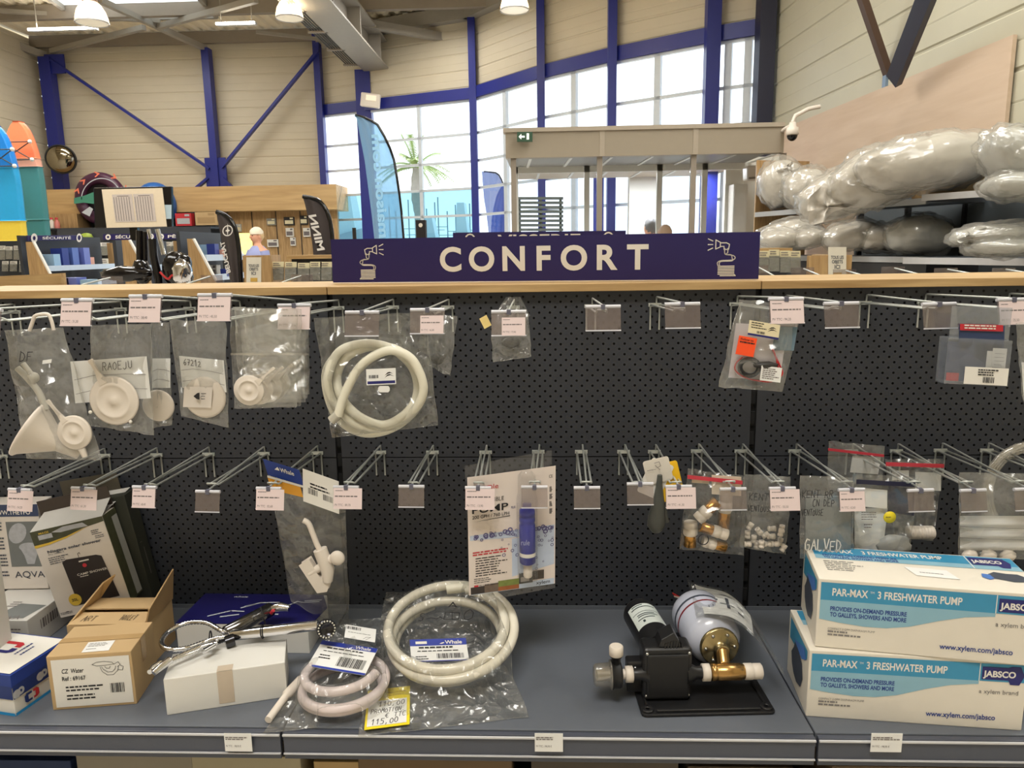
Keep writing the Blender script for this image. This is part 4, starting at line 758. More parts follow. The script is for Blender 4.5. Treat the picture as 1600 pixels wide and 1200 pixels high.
mb=MB(); f.poly(mb,[(.735+.10*math.cos(a*.3307)+.03*math.sin(a*.3307),.665+.12*math.sin(a*.3307)) for a in range(19)],.001); f.poly(mb,[(.85+.12*math.cos(a*.3307),.50+.055*math.sin(a*.3307)) for a in range(19)],.0012); f.poly(mb,[(.74,.49),(.96,.48),(.92,.40),(.88,.30),(.80,.30),(.78,.40)],.001); mb.build('toilet_picture',mat('pale_picture_print',()),pc)
mb=MB(); f.text(mb,'AQVA',.64,.14,.075,.34,.0,.001)
for v in(.78,.74,.70,.60,.56,.52,.48,.40,.36,.32,.28,.20,.16): f.lines(mb,.44,v,.58,1,.03,.6,int(v*100),.001,.1)
mb.build('printed_lettering',mat('dark_grey_print',()),t)
M=Matrix.Translation(V((P(-60,990,1.526).x,1.526,DK))); w=P(40,957,1.526).x-P(-60,990,1.526).x
t,F=boxthing('white_box','white accessory box under the toilet box, its top printed with a photo','box',M,w,.205,zlow-DK-.002,mat('box_cool_white',(214,212,208),.5,0,20,.03))
T=F['top']; mb=MB(); T.poly(mb,[(.42,.06),(.55,.40),(.98,.36),(.9,.05)]); mb.build('photo_print',mat('grey_picture_print',()),t); mb=MB(); T.text(mb,'OVA',.55,.02,.09,.3,0,.001); T.lines(mb,.4,.42,.55,3,.05,.4,3); F['right'].bars(mb,.2,.45,.5,.75,10); F['front'].lines(mb,.7,.7,.95,3,.1,.4,5); mb.build('printed_lettering',GREYINK,t)
M=Matrix.Translation(V((P(-70,985,1.40).x,1.36,DK)))@Matrix.Rotation(R(3),4,'Z'); w=P(7,985,1.36).x-P(-70,985,1.36).x
boxthing('white_box','grey-white box standing at the far left edge in front of the toilet box','box',M,w,.06,P(5,893,1.36).z-DK,mat('box_cool_white',()),single=True)
# --- blue and white box with the ring logo
a=G(25,1119); b=G(76,1083); ex=(b-a).normalized(); dl=V((-ex.y,ex.x,0)); zt=(O+ray(14,1056)*((a-O).to_2d().length/ray(14,1056).to_2d().length)).z-DK
w=.13; dd=.16; M=Matrix((ex,dl,V((0,0,1)))).transposed().to_4x4(); M.translation=a; w=max(.1,(G(95,997,DK+zt)-a).dot(ex)); dd=.17
t=thing('pump_box','white and blue box with red and blue square ring logo, front left','box',None,M=M)
MB(M).box((0.001,0.001,0),(w-.001,dd-.001,zt-.026)).build('base_tray',WHITE,t,bev=.001)
ld=MB(M).box((-.001,-.001,zt-.028),(w+.001,dd+.001,zt)).build('lid',mat('royal_blue_card',()),t,bev=.001)
F=faces(M,w,dd,zt); mb=MB(); T=F['top']; T.rect(mb,.02,.02,.97,.97,.0012); lt=mb.build('white_top',WHITE,ld); f=F['front']
# the label runs along the far side: letters read from the front left corner
mb=MB(); f.rect(mb,0,.40,1,.72,.0012); F['left'].rect(mb,0,.40,1,.72,.0012); mb.build('navy_band',mat('navy_print_band',(30,52,116),.45),t)
mb=MB(); f.rect(mb,0,0,1,.07,.0012); F['left'].rect(mb,0,0,1,.07,.0012); mb.build('cyan_band',mat('cyan_print',()),t)
mb=MB(); q=T.sub(.46,.40,.76,.78,.0016); q.poly(mb,[(0,.15),(.15,0),(.45,0),(.45,.22),(.25,.22),(.22,.28),(.22,.72),(.28,.78),(.5,.78),(.5,1),(.15,1),(0,.85)],.0004); mb.build('logo_blue',NAVY,lt)
mb=MB(); q.poly(mb,[(.55,0),(.85,0),(1,.15),(1,.85),(.85,1),(.6,1),(.6,.78),(.72,.78),(.78,.72),(.78,.28),(.75,.22),(.55,.22)],.0004); q2=f.sub(.16,.14,.40,.36,.0014); q2.poly(mb,[(.6,0),(.85,0),(1,.2),(1,.8),(.85,1),(.6,1),(.6,.75),(.75,.75),(.75,.25),(.6,.25)],.0006); mb.build('logo_red',mat('red_print',()),lt)
mb=MB(); q2.poly(mb,[(0,.2),(.15,0),(.5,0),(.5,.25),(.25,.25),(.25,.75),(.5,.75),(.5,1),(.15,1),(0,.8)],.0006); T.lines(mb,.46,.32,.8,2,.08,.35,4,.0016); mb.build('logo_navy',mat('navy_print_band',()),lt)
mb=MB()
for u,v in((.05,.5),(.45,.55),(.82,.62)): f.ring(mb,u,v,0,.009,14,off=.0018); f.ring(mb,u+.07,v+.02,.003,.008,14,off=.0019)
mb.build('picture_print',mat('pale_picture_print',()),t)
# --- dark blue box
M,w,d,h=deckbox((279,1018),(484,1021),(277,973),(470,929)); d=min(d,1.735-M.translation.y-.01)
t=thing('shower_set_box','dark blue topped box lying behind the plain white box','box',None,M=M)
MB(M).box((0,0,0),(w,d,h-.001)).build('carton',WHITE,t,bev=.001)
mb=MB(M); mb.prism([(0,0),(w,0),(w+.01,.02),(w+.02,d*.55),(w*.97,d),(.0,d)],.0015,Matrix.Translation((0,0,h-.0012))); lidp=mb.build('blue_top',mat('indigo_gloss_card',(26,24,84),.3,0,10,.04),t)
T=faces(M,w,d,h+.0006)['top']; mb=MB()
T.text(mb,'whale',.26,.86,.05,.12,.01,.0008,.1); 
for pts in([(.42,.55),(.52,.68),(.66,.70)],[(.40,.50),(.48,.62)],[(.70,.52),(.78,.66),(.80,.74),(.86,.70)],[(.66,.50),(.74,.62)],[(.20,.22),(.34,.40),(.44,.38)],[(.30,.20),(.42,.28)],[(.52,.18),(.60,.30),(.72,.30)],[(.86,.76),(.98,.80)],[(.84,.70),(.97,.74)]): T.stroke(mb,pts,.0045,.0008)
mb.build('picture_print',mat('silver_print',(196,200,210),.3),lidp)
DB=(M.copy(),w,d,h)
# --- plain white box
M,w,d,h=deckbox((261,1118),(449,1089),(255,1062),(459,996)); 
t,F=boxthing('plain_white_box','plain white carton with tape on its front, under the chrome shower','box',M,w,d,h,mat('box_white',(228,226,220),.5,0,20,.02))
mb=MB(); F['front'].rect(mb,.43,.1,.56,1); F['top'].rect(mb,.43,0,.56,.22); mb.build('tape',mat('aged_tape',(206,190,170),.3),t)
WB=(M.copy(),w,d,h); ZW=DK+h
# --- chrome mixer shower lying on the box
zc=ZW+.016
def H(x,y,z=None): return G(x,y,zc if z is None else z)
t=thing('shower_mixer','chrome mixer shower with spray head and coiled metal hose on a white box','shower',H(420,980))
BLK=mat('dark_chrome',(70,70,74),.18,.9,20,.05)
mb=MB(); a=H(352,990); b=H(425,951,zc+.012); mb.tube([a,a.lerp(b,.02),a.lerp(b,.98),b],[.013,.0155,.0155,.013],18); body=mb.build('mixer_body',mat('smoked_chrome',(120,118,118),.12,.95,20,.04),t)
mb=MB(); mb.tube([H(424,952,zc+.014),H(432,949,zc+.02),H(440,948,zc+.02),H(452,950,zc+.018)],[.008,.010,.010,.007],14); mb.build('lever',STEEL,t)
mb=MB(); mb.tube([H(424,958,zc+.012),H(427,954,zc+.02)],.004,8); mb.build('red_marker',mat('red_print',()),t)
a=H(360,993,zc+.002); b=H(497,977,zc+.02); mb=MB(); mb.tube([a,a.lerp(b,.03),a.lerp(b,.5),b],[.008,.0115,.0115,.0105],18); mb.build('spray_handle',STEEL,t)
mb=MB(); mb.tube([H(352,1004,zc-.004),H(366,999,zc-.002)],[.013,.013],16); mb.build('handle_socket',BLK,t)
hc=H(510,983,zc+.024); n=(O-hc).normalized(); n=(n+V((.12,0,-.2))).normalized(); Mh=frame(hc,n.orthogonal(),n); mb=MB(Mh); mb.lathe([(.008,-.03),(.016,-.026),(.0195,-.01),(.0205,0),(.0195,.004),(.016,.005),(.0155,.002),(0,.002)],24); hd=mb.build('spray_head',BLK,t)
mb=MB(Mh)
for k in range(18): mb.sphere((.0168*math.cos(k*.349),.0168*math.sin(k*.349),.0045),.0019,8,6)
mb.build('nozzles',mat('pale_rubber',(222,218,206),.5),hd)
mb=MB(); 
for (x,y,z,rr,ax) in((411,962,zc+.016,.019,(1,.5,.2)),(410,987,zc+.010,.0135,(1,.1,.1)),(329,998,zc-.006,.016,(1,.3,0))):
    c=H(x,y,z); Mr=frame(c,V(ax).orthogonal(),V(ax)); mb.tube([Mr@V((rr*math.cos(k*.4),rr*math.sin(k*.4),0)) for k in range(16)],.0014,6,True)
mb.build('cable_tie',INK,t)
def ribbed(pts,r,n=10):
    pts=catmull(pts,13); o=[];rs=[]
    for i,p in enumerate(pts): o.append(p); rs.append(r*(1.0 if i%2 else .72))
    return MB().tube(o,rs,n)
z=zc-.003
ribbed([H(362,990,z),H(345,985,z+.014),H(322,973,z+.02),H(290,974,z+.016),H(262,988,z+.01),H(252,1004,z+.006),H(262,1014,z+.004),H(290,1013,z+.002),H(320,1003,z),H(345,996,z+.006),H(362,994,z+.004)],.0056).build('metal_hose',STEEL,t)
ribbed([H(366,998,z-.004),H(350,1000,z-.004),H(325,1010,z),H(295,1022,z+.002),H(262,1036,z+.002),H(246,1048,z)],.0052).build('metal_hose',STEEL,t)
ribbed([H(340,1004,z+.008),H(310,1012,z+.006),H(275,1028,z+.004),H(248,1044,z)],.0050).build('metal_hose',STEEL,t)
mb=MB(); mb.tube([H(266,1031,z+.008),H(250,1043,z+.004),H(240,1052,z)],[.0075,.0075,.0055],12); mb.tube([H(252,1036,z-.002),H(238,1045,z-.004),H(234,1050,z-.004)],[.0075,.0075,.005],12); mb.tube([H(318,1018,z+.008),H(335,1008,z+.008)],.0058,12); mb.build('hose_nut',STEEL,t)
def lying(name,label,cat,cs,bump,seed,mt,cr=.006,nu=56,nv=56,over=()):
    """bag lying on the deck: corners (px,py,height), bump(u,v) lifts the upper sheet"""
    a,b,c,d=[G(x,y,DK+z) for x,y,z in cs]; t=thing(name,label,cat,G(sum(q[0] for q in cs)/4,sum(q[1] for q in cs)/4))
    def pos(u,v,s):
        q=a*(1-u)*(1-v)+b*u*(1-v)+c*u*v+d*(1-u)*v; n=noise.noise(V((u*5+seed,v*6,seed)))+.6*noise.noise(V((u*13,v*12+seed,2)))+1.3*abs(noise.noise(V((u*4+v*3,v*3-u*2,seed*3))))+.8*abs(noise.noise(V((u*17+v*6,v*15-u*7,seed*2))))
        e=min(1,6*min(u,1-u,v,1-v)); z=(bump(u,v)+n*cr)*e if s else 0
        q=q+V((noise.noise(V((u*4,v*4,seed+5)))*.006,noise.noise(V((u*4,v*4,seed+9)))*.006,z)); q.z=max(q.z,DK+.0022 if s else DK+.0012); return q
    W_=[[pos(i/nu,j/nv,1) for i in range(nu+1)] for j in range(nv+1)]
    for pth,r in over:
        for row in W_:
            for p in row:
                z=max((q.z+math.sqrt(max(0,(r+.004)**2-min((r+.004)**2,(q.x-p.x)**2+(q.y-p.y)**2))) for q in pth if (q.x-p.x)**2+(q.y-p.y)**2<(r+.004)**2),default=0); p.z=max(p.z,z)
    for _ in range(2): # the film bridges softly from coil to coil
        Z=[[p.z for p in row] for row in W_]
        for j in range(1,nv):
            for i in range(1,nu): W_[j][i].z=max(Z[j][i],(Z[j-1][i]+Z[j+1][i]+Z[j][i-1]+Z[j][i+1])/4-.0005)
    mb=MB(); mb.grid(lambda u,v:W_[round(v*nv)][round(u*nu)],nu,nv); mb.grid(lambda u,v:pos(u,v,0),6,6)
    ed=[W_[k][0] for k in range(nv+1)]+[W_[nv][k] for k in range(1,nu+1)]+[W_[nv-k][nu] for k in range(1,nv+1)]; mb.tube(ed,.0008,5)
    mb.build('plastic_film',mt,t); return t
def ringpath(c,ex,ey,n_,r,turns,seed,lift=.018,wob=.006,a0=0):
    rr=random.Random(seed); out=[]; N=int(turns*28); ph=[rr.uniform(0,6.28) for _ in range(5)]
    for i in range(N+1):
        a=a0+2*math.pi*i/28; w=wob*(math.sin(a*.5+ph[0])+.6*math.sin(a*.3+ph[1])); out.append(c+ex*(r+w)*math.cos(a)+ey*(r+w)*math.sin(a)+n_*(lift*i/N*turns/2+.006*math.sin(a*.4+ph[2])))
    return out
# --- white hose bag, leaning a little against the back
c=G(704,1003,DK+.055); tl=R(14); ex=V((1,0,0)); ey=V((0,math.cos(tl),math.sin(tl))); nn=V((0,-math.sin(tl),math.cos(tl)))
HP=catmull(ringpath(c,ex,ey,nn,.126,2.9,3,.036,.009,2.0),2)
b=lying('hose_bag','large clear bag with thick white hose coil, yellow price tag at its corner','bag',[(604,925,.05),(742,922,.06),(826,1120,.003),(560,1152,.0)],lambda u,v:.028*math.sin(math.pi*u)*(1-v)*1.2,31,FILM,.007,over=[(HP,.0105)])
mb=MB(); mb.tube(HP,.0105,12); ho=mb.build('hose',mat('glossy_white_hose',(236,230,214),.3,0,40,.03,0,.3),b)
q=c+ey*.12+nn*.02; MB().tube([q+V((-.02,.0,.02)),q+V((.045,.006,.026))],.0115,12).build('hose_end',CREAM,ho)
f=Face(G(643,1035,DK+.05),G(733,1032,DK+.05),G(640,1000,DK+.075)); mb=MB(); f.slab(mb,.0008); lb=mb.build('label',PAPER,b)
mb=MB(); f.rect(mb,0,.70,1,1,.0012); f.rect(mb,0,0,1,.04,.0012); mb.build('blue_band',mat('whale_blue_print',(44,62,160),.45),lb)
mb=MB(); f.text(mb,'Whale',.62,.755,.16,.30,.02,.0016); f.poly(mb,[(.52,.77),(.56,.76),(.61,.80),(.60,.84),(.56,.82)],.0016); f.rect(mb,.1,.78,.3,.90,.0016); mb.build('band_lettering',WHITE,lb)
mb=MB(); f.bars(mb,.45,.12,.92,.34,26,off=.0014); f.lines(mb,.15,.58,.8,1,.1,.7,3,.0014); f.lines(mb,.12,.44,.9,1,.1,.4,4,.0014); f.lines(mb,.08,.2,.35,2,.1,.4,6,.0014); mb.build('label_print',INK,lb)
f=Face(G(653,977,DK+.08),G(748,972,DK+.08),G(655,955,DK+.095)); mb=MB(); f.hand(mb,'S',.0,.3,.5,.12,.0018); f.stroke(mb,[(.13,.4),(.22,.45),(.3,.35),(.36,.5),(.4,.35)],.0018); f.stroke(mb,[(.42,.3),(.44,.8),(.68,.7),(.66,.25),(.42,.3)],.0018); f.stroke(mb,[(.55,.8),(.56,.25)],.0018); f.hand(mb,'O',.74,.2,.7,.22,.0018); f.stroke(mb,[(.50,1.2),(.56,1.5),(.62,1.15),(.55,1.25)],.003); mb.build('marker_lettering',INK,b)
# yellow promotion tag clipped in the bag corner
f=Face(G(569,1141,DK+.006),G(640,1132,DK+.006),G(575,1080,DK+.012)); fy=f
mb=MB(); f.slab(mb,.0012); yt=mb.build('promotion_tag',mat('lemon_card',(244,222,40),.5,0,20,.02),b)
mb=MB(); f.rect(mb,.05,.05,.93,.68,.0018); wp=mb.build('white_field',PAPER,yt)
mb=MB(); f.hand(mb,'110,00',.28,.52,.12,.62,.0013,.15,.0022); f.hand(mb,'PROMOTION.',.12,.36,.10,.78,.0012,.15,.0022); f.hand(mb,'€ TTC',.45,.22,.11,.48,.0012,.15,.0022); f.hand(mb,'115,00',.14,.08,.13,.62,.0014,.15,.0022); mb.build('handwriting',INK,wp)
mb=MB(); f.lines(mb,.45,.86,.95,2,.08,.3,4,.0018); f.stroke(mb,[(.3,.53),(.75,.64)],.001,.0022); mb.build('tag_print',mat('ochre_print',(190,160,30),.5),yt)
# --- pinkish hose bag in front of it
c=G(538,1085,DK+.012); HP=catmull(ringpath(c,V((1,0,0)),V((0,1,0)),V((0,0,1)),.079,2.9,8,.034,.007,.5),2)
b=lying('hose_bag','clear bag with pinkish hose and white nozzle, blue-banded label on top, by the white box','bag',[(532,968,.05),(600,966,.05),(606,1128,.002),(412,1146,.0)],lambda u,v:.052*math.exp(-((u-.62)**2)*7-((v-.55)**2)*6),33,FILM,.005,over=[(HP,.0092)])
PH=mat('pinkish_hose',(226,212,212),.35,0,40,.03,0,.2)
c=G(538,1085,DK+.012); mb=MB(); mb.tube(HP,.0092,12); ho=mb.build('hose',PH,b)
mb=MB(); a=G(419,1125,DK+.011); e=G(448,1086,DK+.017); e2=G(470,1062,DK+.02); mb.tube([a,a.lerp(e,.95),e,e2],[.0072,.0076,.0105,.0095],14); mb.tube([e2,G(482,1050,DK+.022)],.006,10); mb.build('nozzle',PLW,b)
f=Face(G(480,1041,DK+.062),G(570,1056,DK+.062),G(504,1001,DK+.075)); mb=MB(); f.slab(mb,.0008); lb=mb.build('label',PAPER,b)
mb=MB(); f.rect(mb,0,.84,1,1.0,.0012); f.rect(mb,0,0,1,.07,.0012); mb.build('blue_band',mat('whale_blue_print',()),lb)
mb=MB(); f.text(mb,'Whale',.62,.865,.11,.28,.015,.0016); mb.build('band_lettering',WHITE,lb)
mb=MB(); f.bars(mb,.45,.16,.92,.5,26,off=.0014); f.lines(mb,.15,.74,.85,1,.07,.6,3,.0014); f.lines(mb,.12,.62,.9,1,.06,.4,4,.0014); f.lines(mb,.1,.45,.35,2,.1,.4,6,.0014); mb.build('label_print',INK,lb)
f=Face(G(538,996,DK+.08),G(586,1004,DK+.08),G(541,976,DK+.09)); mb=MB(); f.slab(mb,.0006); cd=mb.build('white_card',PAPER,b); mb=MB(); f.bars(mb,.02,.68,.5,.9,14,off=.001); f.lines(mb,.1,.45,.9,1,.1,.3,4,.001); f.stroke(mb,[(.62,.1),(.7,.25),(.85,.3),(.7,.05)],.0008,.001); mb.build('card_print',INK,cd)
# ================================================================ pump on its base plate
BP=mat('black_pump_plastic',(30,30,32),.4,0,50,.08,.03)
a,b_,c_=G(1003,1122),G(1213,1117),G(984,1060); ex=(b_-a).normalized(); ey=V((-ex.y,ex.x,0)); w=(b_-a).length
M=Matrix((ex,ey,V((0,0,1)))).transposed().to_4x4(); M.translation=a; dp=(G(1190,1055)-b_).dot(ey); dp=max(dp,.17)
t=thing('water_pump','black water pump with strainer and white pressure tank on a black base plate','pump',None,M=M)
def L(x,y,z=0): # pixel + height in metres above deck -> world
    return G(x,y,DK+z)
mb=MB(M); n=[]
for cx,cy,a0 in((w-.01,dp-.01,0),(.01,dp-.01,90),(.01,.01,180),(w-.01,.01,270)): n+=[(cx+.01*math.cos(R(a0+k*30)),cy+.01*math.sin(R(a0+k*30))) for k in range(4)]
mb.prism(n,.006); 
mb.box((.03,.006,.006),(w-.028,.012,.011)); mb.box((.012,.02,.006),(.017,dp-.03,.010)); mb.box((w-.017,.02,.006),(w-.012,dp-.03,.010))
for sx in(.014,w-.014):
    mb.lathe([(.012,.006),(.012,.010),(.004,.010),(.004,.006)],16,Matrix.Translation((sx,.016,0)))
mb.build('base_plate',BP,t,bev=.0015)
# pump head block
def loc(p): return M.inverted()@p
k0=loc(L(1008,1093,.006)); x0,x1=.010,.010+.097; y0=.045; h0=.118; 
hx=(x0+x1)/2
mb=MB(M); 
def ribs(mb,lo,hi,n): pass
mb.box((x0,y0,.006),(x1,y0+.05,h0)); body=mb.build('pump_head',BP,t,bev=.008,seg=3)
mb=MB(M); mb.box((x0+.006,y0-.006,.014),(x1-.006,y0+.002,h0-.012)); cv=mb.build('head_cover',mat('black_cover',(22,22,24),.5,0,60,.05,.03),t,bev=.004)
mb=MB(M); mb.prism([(x0+.03,h0),(x1-.02,h0),(x1-.026,h0+.012),(hx+.012,h0+.03),(x0+.036,h0+.016)],.04,Matrix.Translation((0,y0+.045,0))@Matrix.Rotation(R(90),4,'X')); mb.build('vent_hood',BP,body,bev=.002)
mb=MB(M)
for k in range(7): mb.box((x0+.042+k*.0055,y0+.003,h0-.002),(x0+.0445+k*.0055,y0+.022,h0+.014-abs(k-3)*.002))
mb.build('vent_slats',mat('black_rubber',()),body)
mb=MB(M)
for sx,sz in((x0+.007,.018),(x1-.007,.018),(x0+.007,h0-.01),(x1-.007,h0-.01)): mb.lathe([(0,.003),(.003,.0025),(.0034,0)],10,Matrix.Translation((sx,y0-.001,sz))@Matrix.Rotation(R(90),4,'X'))
mb.build('screws',mat('screw_steel',(190,190,188),.25,.9),cv)
# motor
am=M@V((hx-.004,y0+.045,h0-.030)); bm=M@V((hx-.022,y0+.205,h0-.026)); dm=(bm-am).normalized(); Lm=(bm-am).length; Mm=frame(am,V((0,0,1)).cross(dm),dm)
mb=MB(Mm); mb.lathe([(.036,0),(.036,Lm*.93),(.033,Lm*.98),(.024,Lm),(0,Lm)],28); mo=mb.build('motor',BP,t)
mb=MB(Mm); n=20; vs=[];
for i in range(n+1):
    a=R(-62+124*i/n); d=V((math.sin(a),0,0)); 
    zz=Mm.inverted().to_3x3()@V((0,0,1)); xx=Mm.inverted().to_3x3()@V((ex.x,ex.y,0)); q=(zz*math.cos(a)+xx*math.sin(a)); q.z=0; q.normalize(); vs+=[q*.0366+V((0,0,Lm*.30)),q*.0366+V((0,0,Lm*.80))]
mb.add(vs,[(2*i,2*i+2,2*i+3,2*i+1) for i in range(n)],True); ml=mb.build('motor_label',mat('silver_white_label',(214,222,218),.4),mo)
def oncyl(mb,a0,a1,t0,t1,rad=.0370):
    vs=[];n=8; zz=Mm.inverted().to_3x3()@V((0,0,1)); xx=Mm.inverted().to_3x3()@V((ex.x,ex.y,0))
    for i in range(n+1):
        a=R(a0+(a1-a0)*i/n); q=(zz*math.cos(a)+xx*math.sin(a)); q.z=0; q.normalize(); vs+=[q*rad+V((0,0,Lm*t0)),q*rad+V((0,0,Lm*t1))]
    mb.M=Mm; mb.add(vs,[(2*i,2*i+2,2*i+3,2*i+1) for i in range(n)])
mb=MB()
for t0,a0,a1 in((.76,-45,-5),(.71,-50,35),(.60,-55,50),(.54,-40,20),(.50,-40,30),(.44,-45,15)): oncyl(mb,a0,a1,t0,t0+.018 if t0!=.60 else t0+.01)
oncyl(mb,-30,-22,.36,.41); mb.build('label_print',mat('dark_green_print',(44,60,62),.5),ml)
mb=MB(M); mb.box((x0-.028,y0+.02,.012),(x0+.004,y0+.05,.078)); mb.build('side_bracket',BP,t,bev=.004)
mb=MB(M); mb.lathe([(0,.003),(.003,.0025),(.0034,0)],10,Matrix.Translation((x0-.012,y0+.02,.066))@Matrix.Rotation(R(90),4,'X')); mb.build('bracket_screw',mat('screw_steel',()),t)
# pipe line along the front: strainer, elbow, cone, tee
zp=.058; yp=y0+.012
X=lambda x,y,z:M@V((x,y,z))
def along(a,b,prof,name,mt,par,n=22):
    d=(b-a).normalized(); mb=MB(frame(a,d.orthogonal(),d)); Ls=(b-a).length; mb.lathe([(r,z*Ls) for r,z in prof],n); return mb.build(name,mt,par)
along(X(x0+.012,yp,zp),X(x0-.022,yp,zp),[(.022,0),(.012,.4),(.011,1)],'inlet_port',BP,t)
along(X(x0-.018,yp,zp),X(x0-.034,yp,zp),[(.014,0),(.016,.05),(.016,.95),(.014,1)],'inlet_nut',PLW,t)
along(X(x0-.032,yp,zp),X(x0-.042,yp,zp),[(.010,0),(.010,1)],'inlet_stub',PLW,t)
sr=along(X(x0-.040,yp,zp),X(x0-.062,yp,zp),[(.018,0),(.0255,.1),(.0265,.3),(.0265,.85),(.029,.9),(.029,1.0)],'strainer_ring',mat('black_rubber',()),t,26)
along(X(x0-.062,yp,zp),X(x0-.096,yp,zp),[(.029,0),(.0285,.05),(.0235,.07),(.0215,.9),(.018,1),(0,1)],'strainer_cup',film('clear_cup',.2,(.86,.84,.8),(220,214,200),.18,.06,.05),t,26)
along(X(x0-.064,yp,zp),X(x0-.09,yp,zp),[(.012,0),(.012,1)],'strainer_mesh',mat('grey_mesh',(150,146,138),.4,.5),t)
along(X(x0-.052,yp,zp+.022),X(x0-.052,yp,zp+.050),[(.009,0),(.009,.6),(.012,.62),(.012,1)],'elbow',BP,t)
along(X(x0-.052,yp,zp+.042),X(x0-.052,yp,zp+.062),[(.0125,0),(.014,.06),(.014,.9),(.012,1)],'top_nut',PLW,t)
along(X(x1-.010,yp,zp),X(x1+.026,yp,zp),[(.024,0),(.012,.6),(.0125,1)],'outlet_port',BP,t)
along(X(x1+.022,yp,zp),X(x1+.038,yp,zp),[(.014,0),(.017,.06),(.017,.95),(.015,1)],'outlet_nut',PLW,t)
BRT=mat('polished_brass',(196,156,98),.27,.9,30,.06)
along(X(x1+.036,yp,zp),X(x1+.108,yp,zp),[(.010,0),(.010,.06),(.0165,.08),(.0165,.2),(.0145,.22),(.0165,.25),(.0165,.88),(.0145,.9),(.0145,1)],'brass_tee',BRT,t)
along(X(x1+.106,yp,zp),X(x1+.142,yp,zp),[(.014,0),(.016,.04),(.016,.45),(.0145,.48),(.0155,.55),(.0155,.95),(.013,1)],'end_nut',PLW,t)
# tank
tx=x1+.070; ta=X(tx,yp+.050,.086); tb=X(tx-.012,yp+.225,.084); dt=(tb-ta).normalized(); Lt=(tb-ta).length; rt=.057
mb=MB(frame(ta,dt.orthogonal(),dt)); pr=[(.0,-.006)]
for k in range(1,7): a=R(15*k); pr.append((rt*math.sin(a),.040*(1-math.cos(a))-.004))
pr+=[(rt,Lt-.04)]+[(rt*math.cos(R(15*k)),Lt-.04+.04*math.sin(R(15*k))) for k in range(1,7)]
mb.lathe(pr,36); tk=mb.build('pressure_tank',mat('lavender_white_enamel',(206,210,226),.22,0,20,.02,0,.4),t)
mb=MB(frame(ta,dt.orthogonal(),dt)); 
for z0,z1 in((Lt*.62,Lt*.66),): mb.lathe([(rt+.0004,z0),(rt+.0004,z1)],36,flatcap=False)
mb.build('tank_band',mat('dark_grey_print',()),tk)
mb=MB(frame(ta,dt.orthogonal(),dt)); mb.lathe([(rt+.0006,Lt*.5),(rt+.0006,Lt*.53)],36,flatcap=False); mb.build('red_band',mat('dark_red_print',(130,34,40),.5),tk)
fa=ta-dt*.004; mb=MB(frame(fa,dt.orthogonal(),-dt)); mb.lathe([(.040,-.006),(.040,.002),(.037,.003),(.022,.003),(.020,.006),(.015,.006),(.013,.02)],30); fl=mb.build('brass_flange',mat('dull_brass',(172,156,116),.25,.9,60,.15),t)
mb=MB(frame(fa,dt.orthogonal(),-dt))
for k in range(6): mb.lathe([(.0035,.003),(.0035,.006),(0,.0065)],6,Matrix.Translation((.030*math.cos(k*1.047+.3),.030*math.sin(k*1.047+.3),0)))
mb.build('flange_bolts',mat('screw_steel',()),fl)
MB().tube(catmull([fa-dt*.014,X(tx,yp+.012,.066),X(tx,yp,zp+.006)],5),.0125,14).build('brass_neck',BRT,t)
mb=MB(M); mb.hexa([V((tx-.05,yp+.06,.006)),V((tx+.045,yp+.06,.006)),V((tx+.02,yp+.2,.006)),V((tx-.075,yp+.2,.006))],[V((tx-.03,yp+.06,.036)),V((tx+.03,yp+.06,.036)),V((tx+.005,yp+.2,.036)),V((tx-.055,yp+.2,.036))]); mb.build('tank_cradle',BP,t,bev=.003)
# red cable with its tie at the tank
mb=MB(); w0=[L(1054,932,.09),L(1066,936,.105),L(1076,945,.11),L(1083,965,.10),L(1084,990,.075),L(1080,1003,.06)]; mb.tube(catmull(w0,6),.0022,6); mb.build('white_cable',PLW,t)
mb=MB(); mb.tube(catmull([L(1051,927,.088),L(1060,932,.094),L(1074,942,.108)],5),.0018,6); mb.tube(catmull([L(1053,930,.09),L(1063,933,.10),L(1075,940,.108)],5),.0016,6); mb.build('red_wire',mat('red_wire',()),t)
# manual in a clear sleeve draped over the tank
sl=thing('manual_sleeve','clear plastic sleeve with folded instruction sheet draped over the white tank','manual',tk.matrix_world.translation*0+X(tx,yp+.1,.14))
fc=catmull([P(1088,968,1.43),P(1112,966,1.42),P(1150,974,1.40),P(1182,1002,1.375),P(1226,1060,1.335)],8); bc=catmull([P(1073,906,1.66),P(1094,917,1.65),P(1137,927,1.64),P(1176,967,1.58),P(1222,1050,1.40)],8)
def drape(u,v,off):
    i=min(int(u*(len(fc)-1)),len(fc)-2); q=u*(len(fc)-1)-i; a=fc[i].lerp(fc[i+1],q); b=bc[i].lerp(bc[i+1],q); p=a.lerp(b,v)+V((0,-off*.5,off+.004*math.sin(v*3.1)+.003*noise.noise(V((u*5,v*5,2))))); p.z=max(p.z,DK+.003); return p
mb=MB(); mb.grid(lambda u,v:drape(u,v,.006),22,10); mb.grid(lambda u,v:drape(u,v,.002),22,10); mb.build('plastic_film',FILM,sl)
mb=MB(); mb.grid(lambda u,v:drape(.16+u*.56,.06+v*.88,.004),18,8); sh=mb.build('instruction_sheet',PAPER,sl)
mb=MB()
for (u0,v0,u1,v1) in((.25,.25,.26,.6),(.30,.3,.31,.5),(.38,.4,.52,.42),(.44,.3,.47,.62),(.34,.5,.37,.55),(.55,.3,.62,.34),(.56,.5,.62,.53),(.40,.7,.52,.72)):
    mb.grid(lambda u,v:drape(u0+(u1-u0)*u,v0+(v1-v0)*v,.0052),4,4)
mb.build('sheet_print',mat('dark_grey_print',()),sh)
